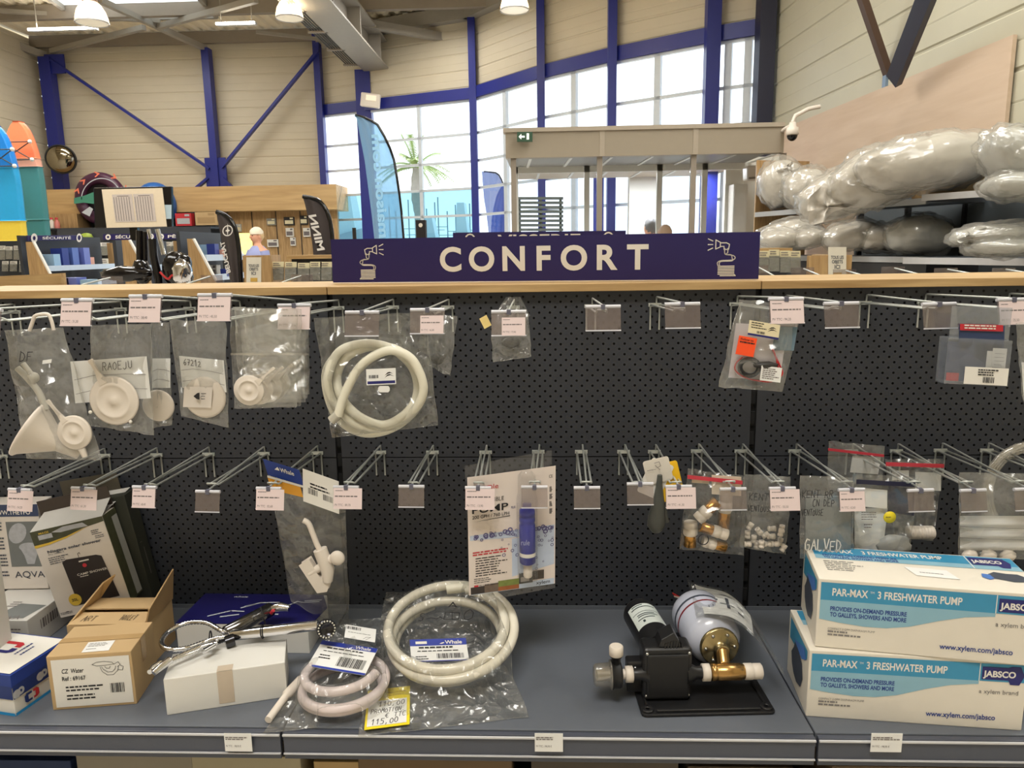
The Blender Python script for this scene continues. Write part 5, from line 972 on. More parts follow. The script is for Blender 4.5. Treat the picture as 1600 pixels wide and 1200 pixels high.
# ================================================================ boxes on the lower deck
for i,(x0p,x1p,hh,c,l) in enumerate([(-40,110,.22,(30,50,90),'dark blue box low under the shelf edge at far left'),(120,300,.235,(150,142,128),'tan carton low under the shelf edge, left'),(300,470,.235,(176,166,140),'pale carton low under the left joint of the shelf edge'),(490,560,.225,(190,160,110),'brown carton low under the shelf, under the pink hose bag'),(560,800,.24,(120,98,70),'dark brown carton low under the middle of the shelf'),(830,1060,.235,(92,84,74),'dim carton low under the shelf below the pump'),(1075,1240,.225,(84,70,58),'dim brown carton low under the right end of the middle shelf'),(1300,1640,.23,(110,92,70),'carton low under the shelf of the pump boxes')]):
    Yb=1.30; xa,xb=P(x0p,1195,Yb).x,P(x1p,1195,Yb).x; M=Matrix.Translation((xa,Yb,.131)); boxthing('stock_carton',l,'box',M,xb-xa,.25,hh,mat('stock_board_%s'%'abcdefgh'[i],c,.7,0,20,.05),'cartons on the bottom shelf',single=True)
# ================================================================ the hall
def Zp(x,y,Z): return G(x,y,Z)
CLAD=mat('cream_cladding',(204,194,172),.5,0,3,.05); CLADR=mat('cream_cladding_side',(192,188,168),.4,0,3,.05)
BLUE=mat('ultramarine_steel',(30,40,128),.4,0,12,.06); BLUED=mat('dark_navy_steel',(24,26,52),.4,0,12,.06); GREY=mat('grey_painted_steel',(150,144,134),.5,0,12,.06); GREYD=mat('brown_grey_steel',(138,128,116),.5,0,12,.06)
FRAMEW=mat('pale_aluminium',(206,214,222),.4,0,20,.04); DECKR=mat('corrugated_roof_cream',(246,234,208),.5,0,4,.06)
def st(o): o['kind']='structure'; return o
YB=16.0
ZG=P(505,181,YB).z; ZC=P(300,58,YB).z; 
def clad(name,a,b,z0,z1a,z1b,mt,pitch=.33,n_=None):
    """horizontal cassette cladding with a shallow shadow groove at every joint"""
    a=V((a[0],a[1],0));b=V((b[0],b[1],0)); d=(b-a).normalized(); nn=V((-d.y,d.x,0)) if n_ is None else V(n_)
    zs=[];z=z0
    top=max(z1a,z1b)
    while z<top: zs+=[(z,0),(z+.012,-.012) ,(z+.03,-.012),(z+.042,0),(z+pitch*.5,0),(z+pitch*.5+.004,-.004),(z+pitch*.5+.02,0)]; z+=pitch
    zs.append((top,0)); mb=MB()
    vs=[];
    for z,o in zs: vs+=[a+nn*-o+V((0,0,min(z,z1a))),b+nn*-o+V((0,0,min(z,z1b)))]
    m2=len(vs); vs+=[a+nn*.15+V((0,0,z0)),b+nn*.15+V((0,0,z0)),a+nn*.15+V((0,0,z1a)),b+nn*.15+V((0,0,z1b))]
    mb.add(vs,[(2*i,2*i+1,2*i+3,2*i+2) for i in range(len(zs)-1)]+[(m2,m2+1,m2+3,m2+2)]); return st(mb.build(name,mt))
XL=P(72,200,YB).x; XC=P(505,200,YB).x
fl=[(a,c) for a,c in((505,181),(740,155),(845,124),(955,98),(1110,68),(1250,46))]
FA=[Zp(x,y,ZG) for x,y in fl]; FA[0]=V((XC,YB,ZG))
RW0=FA[5]+V((.15,-.1,0)); RWa=Zp(1300,172,P(1300,172,8.6).z); ZW0=RWa.z; RWb=Zp(1600,51,ZW0); dR=(RWb-RWa).normalized(); RWe=RWa+dR*((RWa.y+5)/-dR.y) ; RWs=RWa-dR*((FA[5].y-RWa.y)/-dR.y)
st(MB().box((XL-.3,-5.2,-.1),(6,17,0)).build('floor',mat('floor_tiles',(196,190,180),.35,0,6,.05)))
clad('wall_back',(XL,YB),(XC,YB),0,ZC,ZC,CLAD)
clad('wall_left',(XL,-5),(XL,YB),0,ZC,ZC,CLAD,n_=(-1,0,0))
clad('wall_rear',(RWe.x,-5),(XL,-5),0,ZC,ZC,CLAD,n_=(0,-1,0))
clad('wall_right',(RWs.x,RWs.y),(RWe.x,RWe.y),0,ZC+2.5,ZC+2.5,CLADR,.42,n_=(1,0,0))
nrm=V((-dR.y,dR.x,0)); nrm=nrm if nrm.x<0 else -nrm
mb=MB(); a,b=RWs+nrm*.03,RWa.lerp(RWb,.985)+nrm*.03; a.z=b.z=0; mb.beam(a+V((0,0,ZW0/2)),b+V((0,0,ZW0/2)),.03,ZW0); st(mb.build('wall_right',wood('pale_ply_lining',(196,172,148),(206,184,162),'Y',.3)))
# corrugated roof, ribs running away from the camera
mb=MB(); prof=[];x=XL-.3
while x<6: prof+=[(x,0),(x+.06,0),(x+.09,.045),(x+.19,.045),(x+.22,0)]; x+=.25
ys=(-5.2,17.2); vs=[V((a,y,ZC+.06+b)) for y in ys for a,b in prof]; n=len(prof)
mb.add(vs,[(i,i+1,n+i+1,n+i) for i in range(n-1)]); st(mb.build('ceiling',DECKR))
def trim(a,b,w,h,mt,n,up=(0,0,1)): return st(MB().beam(a,b,w,h,up).build('trim_%d'%n,mt))
tn=[0]
def gn(): tn[0]+=1; return tn[0]
def T(a,b,w,h,mt,up=(0,0,1)): tn[0]+=1; return trim(a,b,w,h,mt,tn[0],up)
# purlins
for Yq,h in((YB-.15,.22),(P(300,45,14).y-.0,.24),(11.6,.24),(9.0,.24),(6.4,.24)):
    z=ZC+.05-h/2; T((XL,Yq,z),(5.5,Yq,z),.12,h,GREYD)
# big rafter with cable tray
a=P(578,113,15.6); 
rf=thing('roof_girder','big grey steel roof girder running overhead to the window column','girder',(a.x,a.y,a.z))
mb=MB(); z0=a.z; w=.42
mb.box((a.x-.1,3,z0),(a.x+w,a.y,z0+.03)); mb.box((a.x-.1,3,z0+.5),(a.x+w,a.y,z0+.53)); mb.box((a.x+.14,3,z0+.03),(a.x+.18,a.y,z0+.5)); 
for y in(11.5,13.2,14.8,15.5): mb.box((a.x-.08,y,z0+.03),(a.x+w-.02,y+.03,z0+.5))
mb.build('girder_beam',GREY,rf); mb=MB()
for k in range(5): mb.tube([V((a.x-.34+k*.045,6,z0+.04)),V((a.x-.34+k*.045,15.2,z0+.04))],.012,6)
mb.build('cables',mat('dark_cable',(58,56,54),.6),rf)
mb=MB()
for y in(9.5,10.6,11.7,12.8,13.9,15.0): mb.box((a.x-.38,y,z0),(a.x-.06,y+.05,z0+.03))
mb.build('cable_bracket',GREYD,rf)
# wind braces under the roof
for p,q,r_ in(((155,0,12.8),(247,42,14.6),.09),((247,42,14.6),(321,76,15.8),.10),((225,43,14.6),(80,80,15.8),.09),((247,42,14.5),(400,0,12.9),.09),((0,62,15.3),(72,88,15.9),.14),((0,17,13.8),(250,33,14.4),.07),((560,35,14.3),(735,66,15.2),.14),((590,110,15.6),(628,70,15.7),.05),((505,72,15.7),(528,55,15.5),.09),((400,50,15),(505,62,15.5),.06)):
    T(P(*p),P(*q),r_,r_,GREY)
# columns and crossed ties on the back wall
for (x0,y0,x1,y1,w,mt) in((72,90,100,330,.24,BLUE),(322,76,346,330,.15,BLUE)):
    a=P(x0,y0,YB-.2);b=P(x1,y1,YB-.2); T((a.x,a.y,0),(a.x,a.y,a.z),w,.2,mt,(0,1,0))
for p,q in(((80,94),(328,264)),((497,80),(347,262)),((326,278),(240,350)),((348,278),(420,350))): T(P(p[0],p[1],YB-.25),P(q[0],q[1],YB-.25),.05,.11,BLUE,(0,1,0))
g=P(338,270,YB-.24); st(MB().box((g.x-.22,g.y-.02,g.z-.3),(g.x+.22,g.y+.02,g.z+.3)).build('trim_%d'%gn(),BLUE)); g=P(78,95,YB-.24); st(MB().box((g.x-.1,g.y-.02,g.z-.25),(g.x+.3,g.y+.02,g.z+.12)).build('trim_%d'%gn(),BLUE))
# ---------------------------------------------------------------- glass front
GLASS=film('window_glass',0.0,(.96,.98,1),gl=.015,rough=.02,bump=0); TINT=film('tinted_window_glass',0.0,(.30,.54,.64),gl=.03,rough=.02,bump=0)
rows=[ZG-.62-.5*k for k in range(7)]
for i in range(5):
    a,b=FA[i].copy(),FA[i+1].copy(); d=(b-a); d.z=0; L=d.length; d.normalize(); nn=V((-d.y,d.x,0)); nn=nn if nn.y>0 else -nn
    w=thing('window_%d'%(i+1),'','window',(a.x,a.y,0)); del w['label']; del w['category']; st(w)
    mb=MB(); A=V((a.x,a.y,0));B=V((b.x,b.y,0))
    for z in rows+[ZG-.02,.15]:
        if z>0: mb.beam(A+V((0,0,z)),B+V((0,0,z)),.06,.045)
    ns={0:(.29,.66),1:(.5,),2:(.5,),3:(.5,),4:(.22,.45,.66,.86)}[i]
    for s in ns: p=A.lerp(B,s); mb.beam(p,p+V((0,0,ZG)),.07 if i==0 else .10,.06,nn)
    mb.build('window_frame',FRAMEW,w)
    zt=rows[2] if i==0 else rows[2]
    A2,B2=A+nn*.02,B+nn*.02
    MB().add([A2+V((0,0,zt)),B2+V((0,0,zt)),B2+V((0,0,ZG)),A2+V((0,0,ZG))],[(0,1,2,3)]).build('clear_pane',GLASS,w)
    MB().add([A2,B2,B2+V((0,0,zt)),A2+V((0,0,zt))],[(0,1,2,3)]).build('tinted_pane',TINT if i<1 else GLASS,w)
    T(A+V((0,0,ZG+.1)),B+V((0,0,ZG+.1)),.16,.2,BLUE)
    clad('wall_front',(A.x,A.y),(B.x,B.y),ZG+.2,ZC+.1,ZC+.1,CLAD,.30,n_=(nn.x,nn.y,0))
    T(A+V((0,0,ZC-.1))-nn*.1,B+V((0,0,ZC-.1))-nn*.1,.2,.24,GREY)
for i,(p,w,mt) in enumerate(zip(FA,(.13,.13,.13,.13,.19,.2),(BLUE,BLUE,BLUE,BLUE,BLUE,BLUED))):
    p=V((p.x,p.y-.12,0)); T(p,p+V((0,0,ZC)),w,.2,mt,(0,1,0))
p=P(577,300,15.55); T((p.x-.02,15.6,0),(p.x-.02,15.6,P(577,110,15.6).z),.30,.2,BLUE,(0,1,0))
# right hand braces
for p,q,w,mt in(((1338,-30,7.2),(1391,125,7.5),.085,mat('rust_brown_steel',(82,60,48),.5)),((1462,-40,5.8),(1397,125,6.9),.14,BLUED)): T(P(*p),P(*q),.06,w,mt,(0,1,0))
g=P(1396,122,7.48); st(MB().box((g.x-.08,g.y-.02,g.z-.1),(g.x+.08,g.y+.05,g.z+.06)).build('trim_%d'%gn(),mat('pale_blue_steel',(120,140,160),.3,.3)))
p=RWs+nrm*.12; T((p.x,p.y-.2,0),(p.x,p.y-.2,ZC+1),.2,.26,BLUED,(0,1,0))
# roof lights: two in view, the rest unseen, added above the fill lamps
LITE=mat('roof_light_pane',(235,244,246),.4,0,8,.03,emit=1.3)
wn=[5]
def rooflight(cs,lab=None):
    wn[0]+=1; t=thing('window_%d'%wn[0],'','x',(sum(c[0] for c in cs)/4,sum(c[1] for c in cs)/4,ZC)); del t['label']; del t['category']; st(t)
    z=ZC+.03; vs=[V((c[0],c[1],z)) for c in cs]; MB().hexa(vs,[v+V((0,0,.02)) for v in vs]).build('pane',LITE,t)
    mb=MB()
    for a,b in zip(vs,vs[1:]+vs[:1]): mb.beam(a-V((0,0,.04)),b-V((0,0,.04)),.07,.10)
    mb.build('frame',GREY,t)
for c in(((60,-20),(300,-20),(338,21),(122,26)),((630,29),(724,27),(735,42),(644,46))): rooflight([Zp(x,y,ZC+.03).to_2d() for x,y in c])
for x,y,sx,sy,e in SKYL_ADDED: rooflight([(x-sx/2,y-sy/2),(x+sx/2,y-sy/2),(x+sx/2,y+sy/2),(x-sx/2,y+sy/2)])  # unseen glowing panes added over the fill lamps
def strip(px0,px1,py,Y,lab):
    a,b=P(px0,py,Y),P(px1,py,Y); b.z=a.z; t=thing('strip_light',lab,'lamp',(a+b)/2,0,'tube lights under the roof beams'); MB().beam(a,b,.09,.05).build('batten',mat('bright_plastic_edge',()),t); MB().tube([a-V((0,.07,.01)),b-V((0,.07,.01))],.022,8).build('tube',mat('lit_tube',(255,246,230),.4,0,10,.01,emit=16),t); MB().tube([a.lerp(b,.1),V((a.lerp(b,.1).x,Y,ZC+.05))],.01,6).build('hanger',GREY,t); MB().tube([a.lerp(b,.9),V((a.lerp(b,.9).x,Y,ZC+.05))],.01,6).build('hanger',GREY,t)
strip(48,152,47,13.6,'tube light under the roof beside the leftmost pendant lamp')
strip(340,400,38,13.4,'tube light under the roof left of the pendant by the girder')
# pendant lamps
def pendant(c,r,Y,lab,top=-80):
    q=P(c[0],c[1],Y); k=Y/FL*r; t=thing('pendant_lamp',lab,'lamp',q,0,'pendant lamps of the hall'); M=Matrix.Translation(q)
    MB(M).lathe([(k,-k*.35),(k*.98,-k*.1),(k*.86,k*.35),(k*.62,k*.75),(k*.45,k*.9),(0,k*.9)],28,flatcap=False).build('shade',film('ribbed_acrylic',.62,(.95,.9,.8),(232,216,186),.05,.2,.3,40),t)
    MB(M).lathe([(k*1.02,-k*.38),(k*1.02,-k*.3),(k*.95,-k*.3),(k*.95,-k*.38)],28,flatcap=False).build('rim',mat('bright_plastic_edge',()),t)
    MB(M).lathe([(k*.98,-k*.33),(0,-k*.30)],24).build('lens',mat('milky_lens',(236,226,204),.3,emit=.3),t)
    l=bpy.data.lights.new('pendant_fill','POINT'); l.energy=42; l.shadow_soft_size=.1; l.color=(1,.93,.8); o=bpy.data.objects.new('pendant_fill',l); C.objects.link(o); o.location=q+V((0,0,k*.2))  # point light added to brighten the ceiling; the pendants look unlit
    MB(M).lathe([(k*.46,k*.88),(k*.46,k*2.1),(k*.3,k*2.3),(k*.05,k*2.4),(k*.05,max(k*2.5,ZC-q.z))],20).build('gear_housing',mat('pink_grey_metal',(170,150,140),.4,.3),t)
pendant((143,27),23,11.0,'pendant lamp at top left in front of the bright roof light')
pendant((452,21),20,11.4,'pendant lamp next to the big grey girder')
pendant((804,8),21,10.6,'pendant lamp at the top middle, cut by the frame')
# small fittings
t=thing('flood_light','white floodlight fixed to the blue column below the girder','lamp',P(579,155,15.2)); q=P(579,157,15.2); MB(Matrix.Translation(q)@Matrix.Rotation(R(8),4,'Y')).cbox((0,0,0),(.38,.1,.26)).build('housing',PLW,t,bev=.02); MB(Matrix.Translation(q)@Matrix.Rotation(R(8),4,'Y')).cbox((.02,-.055,.04),(.2,.02,.1)).build('lens',mat('milky_lens',()),t)
t=thing('convex_mirror','round convex mirror on the blue corner column at left','mirror',P(95,250,15.3)); q=P(95,249,15.3); n=V((.35,-1,-.15)).normalized(); M=frame(q,n.orthogonal(),n); MB(M).lathe([(.27,-.02),(.25,.02),(.18,.06),(.1,.08),(0,.085)],28).build('mirror_face',mat('mirror_chrome',(150,140,120),.06,1),t); MB().beam(q,q+V((.02,.6,.02)),.03,.03).build('bracket',GREYD,t); MB(M).lathe([(.29,-.03),(.29,.0),(.265,.015),(.265,-.03)],28).build('rim',mat('black_rubber',()),t)
t=thing('exit_sign','green emergency exit sign with white arrow on the entrance header','sign',P(820,222,7.7)); f=FP((808,222),(832,222),(808,207),7.74); mb=MB(); f.slab(mb,.04); hs=mb.build('housing',mat('dark_green_sign',(40,74,54),.4,emit=.15),t); g=f.sub(0,0,1,1,.041); mb=MB(); g.poly(mb,[(.1,.5),(.28,.8),(.28,.6),(.5,.6),(.5,.4),(.28,.4),(.28,.2)]); g.poly(mb,[(.62,.2),(.78,.2),(.78,.85),(.62,.85)]); mb.build('arrow',mat('exit_white',(235,245,235),.5,emit=.5),hs)
xr_=P(1225,220,7.8).x-.01
t=thing('security_camera','white security camera with black dome at the end of the entrance header','camera',P(1238,215,7.6)); q=P(1238,208,7.6); M=Matrix.Translation(q); MB(M).lathe([(0,.10),(.03,.10),(.035,.06),(.055,.05),(.06,-.01),(.05,-.02),(0,-.02)],20).build('housing',PLW,t); MB(M).blob((0,0,-.02),(.05,.05,.055),16,10).build('dome',mat('black_gloss',(20,18,20),.08),t); MB().tube([q+V((0,0,.1)),q+V((.02,0,.16)),q+V((.14,.0,.22)),q+V((.25,.0,.24))],.02,8).build('bracket',PLW,t); MB().tube([q+V((0,0,.08)),q+V((-.05,.08,.05)),V((xr_,7.86,q.z+.05))],.018,8).build('wall_arm',PLW,t)
# ---------------------------------------------------------------- entrance lobby
YV=7.8; zt=P(800,207,YV).z; zb=P(800,247,YV).z; xl=P(790,230,YV).x; xr=P(1225,220,YV).x; HB=mat('lobby_header_beige',(158,147,130),.5,0,8,.04); POST=mat('lobby_frame_taupe',(150,140,128),.5,0,8,.04); WHT=mat('white_render',(226,222,212),.6,0,6,.03)
lb=thing('entrance_lobby','glazed entrance lobby with a wide beige header behind the navy sign','entrance',((xl+xr)/2,YV,0)); zi=zb+.02
mb=MB(); mb.box((xl,YV,zb),(xr,YV+.12,zt)); hd=mb.build('header',HB,lb)
mb=MB(); 
for px in(940,1086): x=P(px,225,YV).x; mb.box((x-.02,YV-.008,zb),(x+.03,YV,zt))
mb.box((xl-.02,YV-.02,zt),(xr,YV+.14,zt+.04)); mb.build('header_joint',mat('lobby_joint',(172,160,144),.5),hd)
xs=[P(px,330,YV).x for px in(803,937,1083,1222)]
for x in xs: MB().box((x-.027,YV+.03,0),(x+.027,YV+.09,zb)).build('frame_post',POST,lb)
for a,b in zip(xs,xs[1:]): MB().box((a+.03,YV+.055,.05),(b-.03,YV+.062,zb)).build('glass_pane',GLASS,lb)
MB().box((xl,YV+1.1,zi),(xr-.1,YV+2.6,zi+.06)).build('rear_ceiling',mat('lobby_ceiling_cream',(196,180,160),.5,0,6,.05),lb); MB().box((xl,YV+.13,zi),(xr-.1,YV+1.1,zi+.06)).build('lobby_ceiling',mat('lobby_ceiling_grey',(150,148,144),.5,0,6,.05),lb)
mb=MB()
for k in range(7): x=xl+.25+k*.42; mb.beam(V((x,YV+.15,zi-.005)),V((x-.05,YV+1.08,zi-.005)),.03,.012); mb.beam(V((x+.1,YV+1.2,zi-.005)),V((x+.05,YV+2.58,zi-.005)),.03,.012)
mb.build('ceiling_trim',mat('ceiling_strip_white',(228,226,220),.5),lb)
Y2=YV+1.05; z2=zi
mb=MB(); 
for px in(806,917,1030,1100,1222): x=P(px,330,Y2).x; mb.box((x-.03,Y2,0),(x+.03,Y2+.06,z2))
mb.box((P(800,330,Y2).x,Y2,z2-.07),(xr+.05,Y2+.06,z2)); mb.build('inner_frame',WHT,lb)
MB().box((P(806,330,Y2).x,Y2+.03,.1),(P(1100,330,Y2).x,Y2+.036,z2-.03)).build('inner_glass',GLASS,lb)
st(MB().box((P(983,330,10.4).x,10.4,0),(P(1028,330,10.4).x,10.6,2.5)).build('wall_front',WHT)); st(MB().box((P(1132,330,9.0).x,9.0,0),(P(1225,330,9.0).x,9.1,2.35)).build('wall_front',WHT))
p=P(1108,330,9.9); T((p.x,9.9,0),(p.x,9.9,2.5),.16,.16,BLUE,(0,1,0)); p=P(935,330,10.9); T((p.x,10.9,0),(p.x,10.9,2.4),.14,.14,BLUE,(0,1,0))
t=thing('air_curtain','white air unit under the lobby ceiling at its right end','heater',P(1190,285,8.6)); f=FP((1160,284),(1218,280),(1160,262),8.6); mb=MB(); f.slab(mb,.2); mb.build('housing',PLW,t,bev=.02); mb=MB(); f.slab(mb,.004,.04,.06,.96,.2,.2); mb.build('air_grille',GREYD,t)
t=thing('wall_cabinet','white cabinet against the lobby end wall','cabinet',P(1152,400,8.8)); q=P(1141,400,8.8).x,P(1162,400,8.8).x; zq=P(1150,288,8.8).z; MB().box((q[0],8.75,0),(q[1],8.99,zq)).build('carcass',WHITE,t); MB().box((q[0]+.005,8.735,.06),(q[1]-.005,8.75,zq-.01)).build('door',WHITE,t)
for x_ in(xs[0]+.6,xs[2]-.3,xs[3]-.5):
    l=bpy.data.lights.new('lobby_downlight','AREA'); l.shape='DISK'; l.size=.25; l.energy=20; o=bpy.data.objects.new('lobby_downlight',l); C.objects.link(o); o.location=(x_,YV+1.8,zi-.02)
# louvred rack seen through the lobby glass
t=thing('pallet_rack','dark slatted rack standing outside beyond the lobby glass','rack',P(845,360,11.4)); mb=MB()
for k in range(8): f=FP((808,361-7*k),(880,361-7*k),(808,357-7*k),11.4); f.slab(mb,.05)
mb.build('slats',mat('weathered_slat',(86,92,86),.7,0,20,.2),t); mb=MB()
for px in(812,845,876): p=P(px,360,11.45); mb.box((p.x-.02,p.y,0),(p.x+.02,p.y+.04,P(px,308,11.45).z))
mb.build('upright',mat('weathered_slat',()),t)
# ---------------------------------------------------------------- outside
st(MB().box((-60,17,-.25),(60,120,-.15)).build('floor',mat('pale_quay',(214,208,196),.8,0,2,.05)))
st(MB().box((-90,60,-.14),(90,62,P(650,374,60).z)).build('wall_far',mat('hazy_hills',(150,172,190),.9,0,.3,.15)))
def palm(px,Y,ytop,yc):
    t=thing('palm_tree','palm tree outside beyond the tall windows','tree',(P(px,400,Y).x,Y,-.15)); x=P(px,400,Y).x; zc=P(px,yc,Y).z; k=Y/FL
    pts=[];rs=[]
    for i in range(24): z=-.15+(zc+.15)*i/23; pts.append((x,Y,z)); rs.append(k*(4.5 if i<14 else 4.5+4.5*math.sin((i-14)/9*3.1))*(1.06 if i%2 else .94))
    MB().tube(pts,rs,12).build('trunk',mat('palm_trunk',(150,146,142),.9,0,8,.2),t)
    r=random.Random(9); mb=MB()
    for i in range(26):
        a=r.uniform(0,6.283); el=r.uniform(.1,1.35); L=k*r.uniform(52,72); pv=[]
        for j in range(8):
            s=j/7; pv.append(V((x+math.cos(a)*math.cos(el)*L*s,Y+math.sin(a)*math.cos(el)*L*s,zc+math.sin(el)*L*s-L*.55*s*s*math.cos(el))))
        for j in range(1,7):
            d=(pv[j+1]-pv[j]).normalized(); sd=d.cross(V((0,0,1))).normalized()
            for s in(-1,1):
                for q in range(3):
                    b=pv[j].lerp(pv[j+1],q/3); tip=b+(sd*s*.8+d*.6-V((0,0,.35))).normalized()*L*.18; wv=d*k*2.4; mb.add([b,b+wv,tip],[(0,1,2)])
        mb.tube(pv,[k*1.3*(1-j/9) for j in range(8)],5)
    mb.build('fronds',mat('palm_green',(128,150,84),.6,0,5,.25),t)
palm(655,30,195,262)
MG=mat('hazy_mast',(120,140,150),.5)
r=random.Random(3)
for i,(px,top) in enumerate([(640,312),(650,328),(668,326),(681,316),(686,308),(700,330),(713,320),(722,322),(735,318),(590,330),(548,318),(560,325),(532,322),(620,330),(610,322),(745,326)]):
    q=P(px,375,48+i*.4); z=P(px,top,48+i*.4).z; tag=thing('mast','thin bare mast among the moored boats beyond the windows','mast',(q.x,q.y,0),0,'masts in the harbour')
    MB().tube([V((q.x,q.y,-.1)),V((q.x,q.y,z))],.045,6).build('pole',MG,tag); MB().beam(V((q.x-.6,q.y,z*.6)),V((q.x+.6,q.y,z*.6)),.04,.04).build('spreader',MG,tag)
def boat(px0,px1,ytop,ybot,Y,lab,col):
    a,b=P(px0,ybot,Y),P(px1,ybot,Y); a.z=b.z=-.14; zt=P(px0,ytop,Y).z; t=thing('motor_boat',lab,'boat',((a.x+b.x)/2,Y,a.z)); h=zt-a.z; w=b.x-a.x
    vs=[];fs=[]
    for i in range(9):
        s=i/8; hw=1.2*math.sin(math.pi*min(1,.25+s*.75))**.7+.02; x=a.x+w*s; vs+=[(x,Y-hw,a.z+h*(.5+.15*s)),(x,Y-hw*.4,a.z),(x,Y+hw*.4,a.z),(x,Y+hw,a.z+h*(.5+.15*s))]
    for i in range(8): q=i*4; fs+=[(q,q+4,q+5,q+1),(q+1,q+5,q+6,q+2),(q+2,q+6,q+7,q+3),(q+3,q+7,q+4,q)]
    MB().add(vs,fs,True).build('hull',mat('hull_%s'%col[0],col[1],.4),t); MB().hexa([V((a.x+w*.3,Y-.8,a.z+h*.5)),V((a.x+w*.7,Y-.8,a.z+h*.55)),V((a.x+w*.7,Y+.8,a.z+h*.55)),V((a.x+w*.3,Y+.8,a.z+h*.5))],[V((a.x+w*.35,Y-.6,zt)),V((a.x+w*.58,Y-.6,zt)),V((a.x+w*.58,Y+.6,zt)),V((a.x+w*.35,Y+.6,zt))]).build('cabin',mat('hull_cabin',(180,190,196),.3),t)
boat(515,582,305,345,34,'motor boat outside beyond the leftmost window bay',('grey',(150,160,170)))
boat(640,705,340,366,40,'grey boat moored below the palm tree',('slate',(110,126,136)))
boat(700,748,318,362,38,'boat with tall cabin near the blue window column',('dark',(92,112,124)))
# ---------------------------------------------------------------- feather flags
def flag(lab,outline,Y,mt,txt,fr,tcol,name='feather_flag',pole=True,wave=.03,th=.01,shear=0):
    """curved flag: list of (left x, right x, y) rows"""
    t=thing(name,lab,'flag',(P(outline[-1][0],outline[-1][2],Y).x,Y,0))
    nr=len(outline); mb=MB()
    def pos(u,v,s):
        f=v*(nr-1);i=min(int(f),nr-2);q=f-i; a,b=outline[i],outline[i+1]; xl=a[0]+(b[0]-a[0])*q; xr=a[1]+(b[1]-a[1])*q; y=a[2]+(b[2]-a[2])*q
        w=P(xl+(xr-xl)*u,y,Y); w.y+=s*th+wave*math.sin(u*9+v*2)*(.2+v); return w
    mb.grid(lambda u,v:pos(u,v,-.5),14,24); mb.grid(lambda u,v:pos(u,v,.5),14,24); cl=mb.build('cloth',mt,t)
    if pole:
        e=[pos(1,v/12,0) for v in range(13)]; e.append(V((e[-1].x,e[-1].y,.02))); MB().tube(e,.018,8).build('pole',mat('black_gloss',()),t); MB().lathe([(.0,.0),(.22,.0),(.22,.02),(.03,.05),(0,.05)],20,Matrix.Translation((e[-1].x,e[-1].y,0))).build('base',mat('black_rubber',()),t)
    if txt:
        f=Face(*[P(*q,Y) for q in fr]); f.n=V((0,-1,0)); mb=MB(); f.text(mb,txt,0,.05,.85,1.0,.03,wave+th+.02); mb.build('lettering',tcol,cl)
    return t,cl
GF=mat('graphite_flag_cloth',(70,62,62),.7,0,8,.08); FW=mat('flag_lettering_white',(232,228,224),.6)
t,cl=flag('dark grey feather flag with round diver emblem and white lettering left of the person',[(337,338,331),(339,351,335),(340,360,343),(342,366,352),(344,370,365),(347,373,380),(351,375,400),(356,377,425),(360,378,445)],5.6,GF,'BEUCHAT',((364,425),(354,376),(357,428)),FW,wave=.012)
f=FP((347,372),(366,370),(347,351),5.55); mb=MB(); f.ring(mb,.5,.5,.032,.040,20,off=.01); f.poly(mb,[(.5,1.05),(.55,.6),(.7,.5),(.55,.42),(.5,.1),(.45,.42),(.3,.5),(.45,.6)],.01); mb.build('emblem',FW,cl)
flag('dark feather flag with white lettering beside the left end of the navy sign',[(472,473,307),(474,492,310),(476,503,317),(479,511,330),(482,516,345),(485,519,362),(488,521,385),(490,522,410)],6.4,GF,'MINN',((498,392),(484,337),(511,390)),FW,wave=.012)
BF=film('sheer_blue_flag',.40,(.68,.84,.94),(150,190,216),.01,.5,.1)
t,cl=flag('tall sheer blue feather flag in front of the tall windows',[(553,555,180),(557,575,185),(559,590,195),(564,606,222),(569,616,250),(574,623,290),(579,628,330),(584,632,375),(588,634,400)],11.0,BF,'maison com',((594,372),(582,212),(611,370)),mat('pale_flag_lettering',(140,186,216),.6),wave=.05)
flag('blue and white feather flag outside behind the blue window column',[(753,756,268),(753,778,270),(754,786,285),(756,788,310),(760,788,335),(764,788,370)],19,film('hazy_blue_flag',.6,(.8,.85,.95),(110,124,180),.02,.5,.1),None,None,None,wave=.03)
flag('bright blue feather flag outside at the left lobby post',[(784,788,290),(776,790,305),(771,790,325),(768,790,345),(766,790,375)],18,film('bright_blue_flag',.7,(.6,.7,.95),(74,104,190),.02,.5,.1),None,None,None,wave=.03)
# ---------------------------------------------------------------- screws aisle behind: sign, bags, end panels
YS=4.34
t=thing('aisle_sign','second navy aisle sign showing only its top edge above the front sign','sign',P(842,400,YS)); f=FP((708,398),(976,395),(708,363.5),YS); f=Face(P(708,399,YS),P(977,396,YS),P(707.5,363.5,YS)); mb=MB(); f.slab(mb,-.004); mb.build('panel',mat('navy_sign_board',()),t); mb=MB(); f.text(mb,'VISSERIE',.26,.30,.58,.48,.02); f.ring(mb,.10,.72,.022,.03,12); f.ring(mb,.90,.72,.022,.03,12); mb.build('lettering',mat('sign_white',()),t)
xl,xr=P(424,400,3.96).x,P(1262,400,3.96).x; zt=P(842,399,4.2).z
t=thing('shelving_bay','dark perforated shelving run behind the navy sign, hung with small bags','shelving',((xl+xr)/2,4.3,0)); MB().box((xl,4.28,0),(xr,4.33,zt)).build('perforated_panel',PEG,t); MB().box((xl,4.2,zt),(xr,4.5,zt+.02)).build('top_board',OAK,t); MB().box((xl,3.85,.3),(xr,4.28,.33)).build('shelf_deck',DECK,t)
